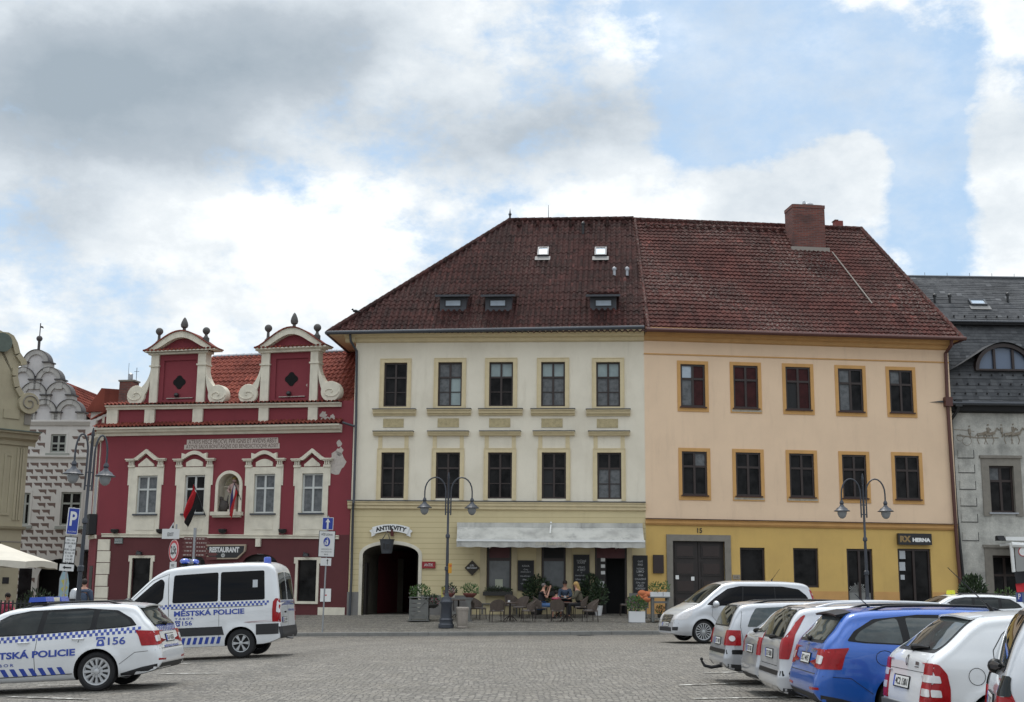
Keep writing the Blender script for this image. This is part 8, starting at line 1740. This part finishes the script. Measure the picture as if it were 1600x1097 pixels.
# backrest is at +y ; rz turns it
chair(776, 972, 195, 'wicker chair with its back to the square, leftmost full chair of the terrace')
chair(825, 972, -80, 'wicker chair facing left, at the round table right of the first chair')
chair(747, 968, 60, 'wicker chair half hidden behind the carved plant stand')
chair(800, 963, 25, 'wicker chair behind the left round table, rounded back to the wall')
chair(814, 966, -35, 'wicker chair with oval back between the left table and the shrub')
cm_ = chair(846, 967, 90, 'wicker chair in which the man in black sits'); chair(871, 972, 175, 'wicker chair before the seated man, empty, its back to the square')
cw_ = chair(906, 966, -85, 'wicker chair in which the blond woman sits'); chair(922, 972, -70, 'wicker chair facing left, rightmost on the terrace')
cb_c = chair(883, 963, 5, 'wicker chair behind the right table with a dark-haired guest'); chair(978, 962, -90, 'wicker chair standing at the right side of the café door')
def table(px_, py_, r, h, label):
    o = empty('round_table', onground(px_, py_), 0, label, 'table', 'round tables on the café terrace'); b = MB(); b.lathe([(.001, h-.03), (r, h-.03), (r, h), (.001, h)], ttop, n=24); b.build('table_top', o); b = MB(); b.tube([(0, 0, .03), (0, 0, h-.03)], .035, wleg, 8); b.build('column', o)
    for k in range(4): a = k*math.pi/2+.5; b = MB(); b.tube([(0, 0, .25), (math.cos(a)*.2, math.sin(a)*.2, .12), (math.cos(a)*.32, math.sin(a)*.32, .0)], .018, wleg, 6); b.build('foot', o)
    return o
table(797, 971, .35, .74, 'round brown table between the left wicker chairs'); t2 = table(886, 971, .40, .74, 'round dark table before the blond woman'); table(716, 966, .35, .74, 'round table behind the lamp pedestal and carved stand'); t4 = table(876, 965, .38, .78, 'round table in front of the seated man, set with cups')
def cup(P, label):
    o = empty('coffee_cup', P, 0, label, 'cup', 'cups on the café tables'); b = MB(); b.lathe([(.03, 0), (.045, .03), (.05, .08), (.044, .08), (.03, .02)], pw_, n=12); b.build('cup', o); b = MB(); b.lathe([(.001, -.005), (.08, 0), (.08, .006), (.001, .004)], pw_, n=14); b.build('saucer', o)
cup(t4.location+Vector((-.12, -.1, .785)), 'left white cup on the table of the seated man'); cup(t4.location+Vector((.18, -.05, .785)), 'right white cup on the table of the seated man'); cup(onground(797, 971)+Vector((-.05, 0, .745)), 'white cup on the left round table')
b = MB(); b.lathe([(.001, 0), (.11, 0), (.13, .015), (.001, .015)], mat('pizza_red', (.4, .12, .08), .6), n=16); o = b.build('plate_of_food'); o.location = t2.location+Vector((0, -.1, .745)); tag(o, 'plate with reddish food on the dark round table by the woman', 'plate')
# bench along the wall with pink cushions
def bench(px0, px1, py_, label, cush_m=None, h=.45, zb=.85):
    A0, A1 = onground(px0, py_), onground(px1, py_); w = A1.x-A0.x; o = empty('wall_bench', (A0+A1)/2, R(-5.2), label, 'bench'); b = MB(); b.box(-w/2, w/2, -.22, .22, h-.05, h, wgrey); b.build('seat', o); b = MB(); b.box(-w/2, w/2, .20, .25, h+.02, zb, wgrey); b.build('backrest', o)
    for x in (-w/2+.08, w/2-.14): b = MB(); b.box(x, x+.06, -.20, .2, 0, h-.05, wgrey); b.build('leg', o)
    return o, w
o, w = bench(750, 812, 960, 'long grey wooden bench under the left café window', zb=1.0)
pk = mat('magenta_cushion', (.22, .018, .06), .9, var=.5, vs=9, c2=(.5, .4, .4)); gr_c = mat('pale_grey_cushion', (.34, .34, .34), .9, var=.5, vs=9)
for k, (x, m, lb) in enumerate(((-.75, gr_c, 'pale grey patterned cushion at the left end of the wall bench'), (-.2, pk, 'magenta cushion in the middle of the wall bench'), (.3, pk, 'magenta cushion with white pattern, right on the wall bench'))):
    q = MB(); q.ball((0, 0, 0), .24, m, 8, (1.15, .38, .85)); q = q.build('cushion'); q.location = o.location+Vector((x, .06+.05*x*-1, .68)); q.rotation_euler = (R(-12), 0, 0); tag(q, lb, 'cushion', 'cushions on the wall bench')
o, w = bench(852, 900, 959, 'grey wooden bench under the right café window', zb=.95); o, w = bench(983, 1014, 966, 'short grey bench right of the café door', zb=.98)
q = MB(); rr = random.Random(5)
for k in range(9): q.ball((rr.uniform(-.22, .22), rr.uniform(-.06, .06), rr.uniform(-.12, .12)), rr.uniform(.10, .15), mat('orange_blanket', (.55, .17, .07), .9, var=.4, vs=8), 8, (1.2, .8, .9))
q = q.build('blanket'); q.location = onground(1008, 966)+Vector((0, -.05, .86)); tag(q, 'crumpled orange blanket over the short bench by the grey stand', 'blanket')
for x0, x1 in ((755, 801), (843, 888)):
    u0, z0 = CREAM.px(x0, 926, -.2); u1 = CREAM.px(x1, 926, -.2)[0]; o = empty('window_box', CREAM.o, CREAM.a, 'dark flower box under the %s café window' % ('left' if x0 < 800 else 'right'), 'window box', 'flower boxes under the café windows'); b = MB(); b.box(u0, u1, -.34, -.1, z0-.12, z0+.04, dpot); b.build('box', o); leaves(((u0+u1)/2, -.22, z0+.10), 1, 260, lf_d, .08, ((u1-u0)/2, .14, .14), seed=x0).build('foliage', o)
# small boards leaning by the wall behind the lamp
for (x0, x1, m, lb) in ((690, 698, mat('yellow_poster', (.55, .48, .12), .7), 'small yellow poster board left of the lamp pole'), (700, 710.5, mat('pale_poster', (.55, .50, .42), .7), 'small pale poster board right of the lamp pole')):
    u0, u1, z0, z1 = CREAM.rect(x0, x1, 917, 935, -.6); o = empty('poster_board', CREAM.o, CREAM.a, lb, 'poster board', 'poster boards by the café'); b = MB(); b.box(u0, u1, -.66, -.62, z0, z1, m); b.build('board', o); b = MB(); b.box(u0+.02, u0+.05, -.62, -.58, z0-.5, z1-.05, wood); b.box(u1-.05, u1-.02, -.62, -.58, z0-.5, z1-.05, wood); split_build(b, 'leg', o); b = MB(); b.box(u0+.06, u1-.06, -.665, -.66, z0+.12, z1-.15, mat('poster_ink', (.25, .2, .14), .8)); b.build('print', o)
# ------------------------------------------------------------------ PEOPLE
skin = mat('skin', (.42, .22, .15), .55); eye_m = mat('eye_dark', (.02, .015, .012), .3)
def skinned(name, V, E, m, parent, sub=1):
    """V: list of (co, radius)"""
    me = bpy.data.meshes.new(name); me.from_pydata([v[0] for v in V], E, []); o = bpy.data.objects.new(name, me); col.objects.link(o)
    md = o.modifiers.new('s', 'SKIN'); md.use_smooth_shade = True
    for i, v in enumerate(V): r = v[1]; me.skin_vertices[0].data[i].radius = r if isinstance(r, tuple) else (r, r)
    for d in me.skin_vertices[0].data: d.use_root = False
    me.skin_vertices[0].data[0].use_root = True
    s = o.modifiers.new('u', 'SUBSURF'); s.levels = sub; s.render_levels = sub
    dg = bpy.context.evaluated_depsgraph_get(); dg.update(); m2 = bpy.data.meshes.new_from_object(o.evaluated_get(dg)); o.modifiers.clear(); o.data = m2; m2.materials.clear(); m2.materials.append(m)
    for p in m2.polygons: p.use_smooth = True
    o.parent = parent; return o
def person(P, rz, label, J, shirt, trouser, hairm, shoe, long_hair=False, sleeves=True, long_trousers=True, bald=False, sc=1.0):
    """J: joints in the figure's own frame, facing +x"""
    o = empty('person', P, R(rz), label, 'person'); o.scale = (sc, sc, sc)
    V = []; E = []; idx = {}
    def v(n, co, r, frm=None):
        idx[n] = len(V); V.append((tuple(co), r))
        if frm: E.append((idx[frm], idx[n]))
    pv, ch, nk, hd = Vector(J['pelvis']), Vector(J['chest']), Vector(J['neck']), Vector(J['head'])
    v('pelvis', pv, (.13, .15)); v('waist', pv.lerp(ch, .5), (.105, .13), 'pelvis'); v('chest', ch, (.11, .155), 'waist'); v('nb', ch.lerp(nk, .6), (.08, .11), 'chest'); v('neck', nk, .055, 'nb'); v('jaw', nk.lerp(hd, .55), (.07, .062), 'neck'); v('head', hd, (.098, .08), 'jaw'); v('top', hd+(hd-nk).normalized()*.085, (.06, .055), 'head')
    for s in ('L', 'R'):
        e = 1 if s == 'L' else -1; sh = ch.lerp(nk, .35)+Vector((0, e*.185, 0)); v('sh'+s, sh, .058, 'nb'); el, wr = Vector(J['elbow'+s]), Vector(J['wrist'+s]); v('el'+s, el, .042, 'sh'+s); v('fa'+s, el.lerp(wr, .4), .04, 'el'+s); v('wr'+s, wr, .027, 'fa'+s)
        d = (wr-el).normalized(); sd = d.cross(Vector((0, 0, 1))); sd = sd.normalized() if sd.length > .1 else Vector((0, 1, 0)); pm = wr+d*.07; v('pm'+s, pm, (.038, .018), 'wr'+s)
        hp = pv+Vector((0, e*.09, -.02)); v('hp'+s, hp, .088, 'pelvis'); kn, an, to = Vector(J['knee'+s]), Vector(J['ankle'+s]), Vector(J['toe'+s]); v('th'+s, hp.lerp(kn, .5), .078, 'hp'+s); v('kn'+s, kn, .057, 'th'+s); v('ca'+s, kn.lerp(an, .35), .055, 'kn'+s); v('an'+s, an, .037, 'ca'+s); v('to'+s, to, (.036, .03), 'an'+s)
        for k in range(4):
            b0 = pm+d*.025+sd*(k-1.5)*.021; f = [.030, .036, .034, .026][k]; v('f%d%s' % (k, s), b0+d*f, .0095, 'pm'+s); v('g%d%s' % (k, s), b0+d*f*1.8+Vector((0, 0, -.012)), .0085, 'f%d%s' % (k, s))
        v('t'+s, wr+d*.045+sd*.048, .011, 'pm'+s); v('tt'+s, wr+d*.075+sd*.060, .009, 't'+s)
    # nose
    fx = Vector((1, 0, 0)); 
    skinned('body', V, E, skin, o)
    b = MB(); b.ball(hd+fx*.105+Vector((0, 0, -.02)), .016, skin, 6, (1.2, .8, 1.4))
    for e in (-1, 1): b.ball(hd+Vector((-.005, e*.083, -.01)), .022, skin, 6, (.8, .4, 1.3))
    b.ball(hd+fx*.088+Vector((0, 0, -.062)), .02, mat('lips', (.30, .11, .09), .5), 6, (.4, 1.2, .4)); b.build('face', o); b = MB()
    for e in (-1, 1): b.ball(hd+Vector((.092, e*.032, .012)), .011, eye_m, 6)
    b.build('eyes', o)
    sub = lambda names, dr: ([(V[idx[n]][0], tuple(x+dr for x in (V[idx[n]][1] if isinstance(V[idx[n]][1], tuple) else (V[idx[n]][1],)*2))) for n in names])
    nm = ['pelvis', 'waist', 'chest', 'nb', 'shL', 'elL', 'shR', 'elR']; T = sub(nm, .038); Es = [(0, 1), (1, 2), (2, 3), (3, 4), (3, 6)]
    if sleeves: Es += [(4, 5), (6, 7)]; nm2 = nm
    else:
        for k, (a, c) in ((5, (4, 5)), (7, (6, 7))): p0, p1 = Vector(T[a-0][0]), Vector(T[c][0]); T[k] = (tuple(p0.lerp(p1, .45)), T[k][1])
        Es += [(4, 5), (6, 7)]
    if sleeves:
        for s in ('L', 'R'): T += sub(['fa'+s, 'wr'+s], .020)
        Es += [(5, 8), (8, 9), (7, 10), (10, 11)]
    skinned('shirt', T, Es, shirt, o)
    T = sub(['pelvis', 'hpL', 'thL', 'knL', 'hpR', 'thR', 'knR'], .026); Es = [(0, 1), (1, 2), (2, 3), (0, 4), (4, 5), (5, 6)]
    if long_trousers: T += sub(['caL', 'anL', 'caR', 'anR'], .013); Es += [(3, 7), (7, 8), (6, 9), (9, 10)]
    skinned('trousers', T, Es, trouser, o)
    for s in ('L', 'R'): skinned('shoe', sub(['an'+s, 'to'+s], .012), [(0, 1)], shoe, o)
    b = MB()
    if not bald: b.ball(hd+Vector((-.025, 0, .035)), .112, hairm, 10, (1.0, .88, .95))
    else: b.ball(hd+Vector((-.03, 0, .02)), .102, hairm, 10, (.95, .86, .85))
    if long_hair: b.tube([hd+Vector((-.06, 0, .02)), nk+Vector((-.09, .0, -.02)), nk+Vector((-.12, 0, -.14))], [.085, .075, .03], hairm, 10)
    b.build('hair', o); return o
def seated(handL, handR, lean=.0, kx=.42, feet=0):
    return dict(pelvis=(0, 0, .56), chest=(.04+lean, 0, .98), neck=(.07+lean*1.4, 0, 1.16), head=(.10+lean*1.6, 0, 1.31), elbowL=(.16+lean, .26, .82), elbowR=(.16+lean, -.26, .82), wristL=handL, wristR=handR,
                kneeL=(kx, .13, .54), kneeR=(kx, -.13, .54), ankleL=(kx+.02+feet, .13, .10), ankleR=(kx+.02-feet, -.13, .10), toeL=(kx+.17+feet, .15, .04), toeR=(kx+.17-feet, -.15, .04))
blk = mat('black_cotton', (.012, .012, .014), .9); jean = mat('blue_denim', (.08, .15, .30), .9, var=.3, vs=8); ghair = mat('grey_hair', (.14, .12, .11), .9); bhair = mat('blond_hair', (.45, .28, .10), .8, var=.5, vs=12); dhair = mat('dark_hair', (.018, .012, .010), .8); olive = mat('olive_cloth', (.09, .08, .055), .9); pinkc = mat('pink_cloth', (.55, .10, .16), .9); sh_b = mat('dark_shoes', (.02, .018, .017), .6); sh_w = mat('white_shoes', (.5, .5, .5), .6); navy = mat('slate_blue_cloth', (.05, .07, .11), .9)
J = seated((.30, .12, 1.16), (.34, -.10, 1.20), .02, .46, .03); p_ = cm_.location
m1 = person((p_.x-.02, p_.y, p_.z), 12, 'grey-haired man in black T-shirt and blue shorts, sitting and raising a phone', J, blk, jean, ghair, sh_b, bald=True, sleeves=False, long_trousers=False)
b = MB(); b.box(-.008, .008, -.04, .04, -.075, .075, black); o = b.build('phone'); o.location = m1.location+Vector((.42, -.02, 1.32)); o.rotation_euler = (0, R(-8), R(12)); tag(o, 'black phone held up by the seated man in black', 'phone')
J = seated((.38, .14, .78), (.38, -.14, .78), .06); person((cw_.location.x+.02, cw_.location.y, cw_.location.z), 178, 'blond long-haired woman in olive top, sitting at the right table facing left', J, olive, blk, bhair, sh_b, long_hair=True)
J = seated((.36, .14, .80), (.38, -.12, .80), .05); person(cb_c.location, -95, 'dark-haired guest sitting behind the cup table, facing the square', J, navy, blk, dhair, sh_b)
g = onground(864, 967); J = seated((.30, .12, .74), (.26, -.16, .70), .02, .34); person((g.x+.10, g.y+.15, g.z), 60, 'small child in pink top sitting between the man in black and the table', J, pinkc, mat('tan_cloth', (.20, .13, .09), .9), dhair, sh_w, sc=.78, sleeves=False, long_trousers=False)
# pedestrian and guests at left
X = atY(131, 925, 44).x; zg = atY(131, 906, 44).z-1.76
J = dict(pelvis=(0, 0, .94), chest=(.02, 0, 1.34), neck=(.03, 0, 1.52), head=(.05, 0, 1.66), elbowL=(-.04, .26, 1.14), elbowR=(.02, -.26, 1.14), wristL=(.06, .27, .90), wristR=(.14, -.27, .92), kneeL=(.12, .10, .50), kneeR=(-.04, -.10, .50), ankleL=(.16, .10, .09), ankleR=(-.20, -.10, .12), toeL=(.32, .11, .04), toeR=(-.06, -.11, .04))
person((X, 44, zg), 100, 'dark-haired pedestrian in slate-blue shirt walking away behind the police estate', J, navy, blk, dhair, sh_b)
X = atY(6, 940, 47).x; zg = atY(6, 927, 47).z-1.42; J = seated((.36, .14, .80), (.38, -.12, .80), .05); person((X, 47, zg), -20, 'person in pink top sitting under the cream parasol at the left edge', J, pinkc, blk, dhair, sh_b)
# chair of that guest
o = copy_tree(CH_); o.location = (X, 47, zg); o.rotation_euler = (0, 0, R(70)); o['label'] = 'wicker chair of the guest in pink under the parasol at the left edge'
# silver domed item near the lamp
X = atY(118, 925, 40).x; g = Vector((X, 40, atY(118, 919, 40).z-1.5)); o = empty('domed_bin', g, 0, 'silver dome-topped post bin seen above the police car roof', 'litter bin'); b = MB(); b.lathe([(.20, 0), (.20, .2), (.18, .22), (.18, 1.15), (.2, 1.18)], metal, n=16); b.build('bin_body', o); b = MB(); b.lathe([(.165, 1.18), (.165, 1.36), (.13, 1.45), (.06, 1.495), (.001, 1.5)], mat('brushed_steel', (.45, .46, .47), .3, metal=.8), n=16); b.build('dome', o)
# parasol at left
P = atY(-5, 900, 45); zt = atY(-5, 849, 45).z; ze = atY(60, 879, 45).z; hw = atY(66, 880, 45).x-P.x; o = empty('parasol', (P.x, 45, -.2), 0, 'large cream square parasol at the left edge, before the sand-coloured house', 'parasol'); zt += .2; ze += .2
pc_ = mat('parasol_canvas', (.56, .52, .44), .9, var=.2, vs=1.5); b = MB(); n = 12; vs = [(0, 0, zt)]; ring = []
for i in range(4*n): s_, t = divmod(i, n); f = t/n*2-1; c4 = [(1, f), (-f, 1), (-1, -f), (f, -1)][s_]; ring.append((c4[0]*hw, c4[1]*hw, ze+.10*(1-f*f)*-0+.06*(1-f*f)))
vs += [(x*.5, y*.5, zt+(z-zt)*.48-.03) for x, y, z in ring]+ring+[(x, y, z-.22+.02*math.sin(i*1.3)) for i, (x, y, z) in enumerate(ring)]; m4 = 4*n
fs = [(0, 1+i, 1+(i+1) % m4) for i in range(m4)]+[(1+k*m4+i, 1+(k+1)*m4+i, 1+(k+1)*m4+(i+1) % m4, 1+k*m4+(i+1) % m4) for k in range(2) for i in range(m4)]; b.add(vs, fs, pc_, True); b.build('canopy', o); b = MB(); b.tube([(0, 0, 0), (0, 0, zt+.05)], .04, wood, 8); b.build('pole', o)
# fence
o = empty('terrace_fence', (atY(30, 940, 43).x, 43, -.45), 0, 'low black railing with vertical bars behind the police estate at left', 'fence'); x0, x1 = atY(-30, 940, 43).x-o.location.x, atY(62, 940, 43).x-o.location.x; hF = atY(30, 938, 43).z+.45
b = MB(); b.box(x0, x1, -.02, .02, hF-.12, hF-.08, black); b.box(x0, x1, -.02, .02, .15, .19, black); split_build(b, 'rail', o); b = MB(); x = x0
while x < x1: b.box(x, x+.045, -.015, .015, 0, hF, black); x += .13
b.build('bars', o)['kind'] = 'stuff'
plant('terrace_shrub', 60, 940, 1.5, 1.4, lf_d, 'dark leafy shrub behind the black railing at left', 'shrub', 'round', dpot, None, 800, None, .12, P=Vector((atY(58, 940, 46).x, 46, -.4)), pots=(.3, .25, .4))
# bird-catching dish on the house ledge is left out
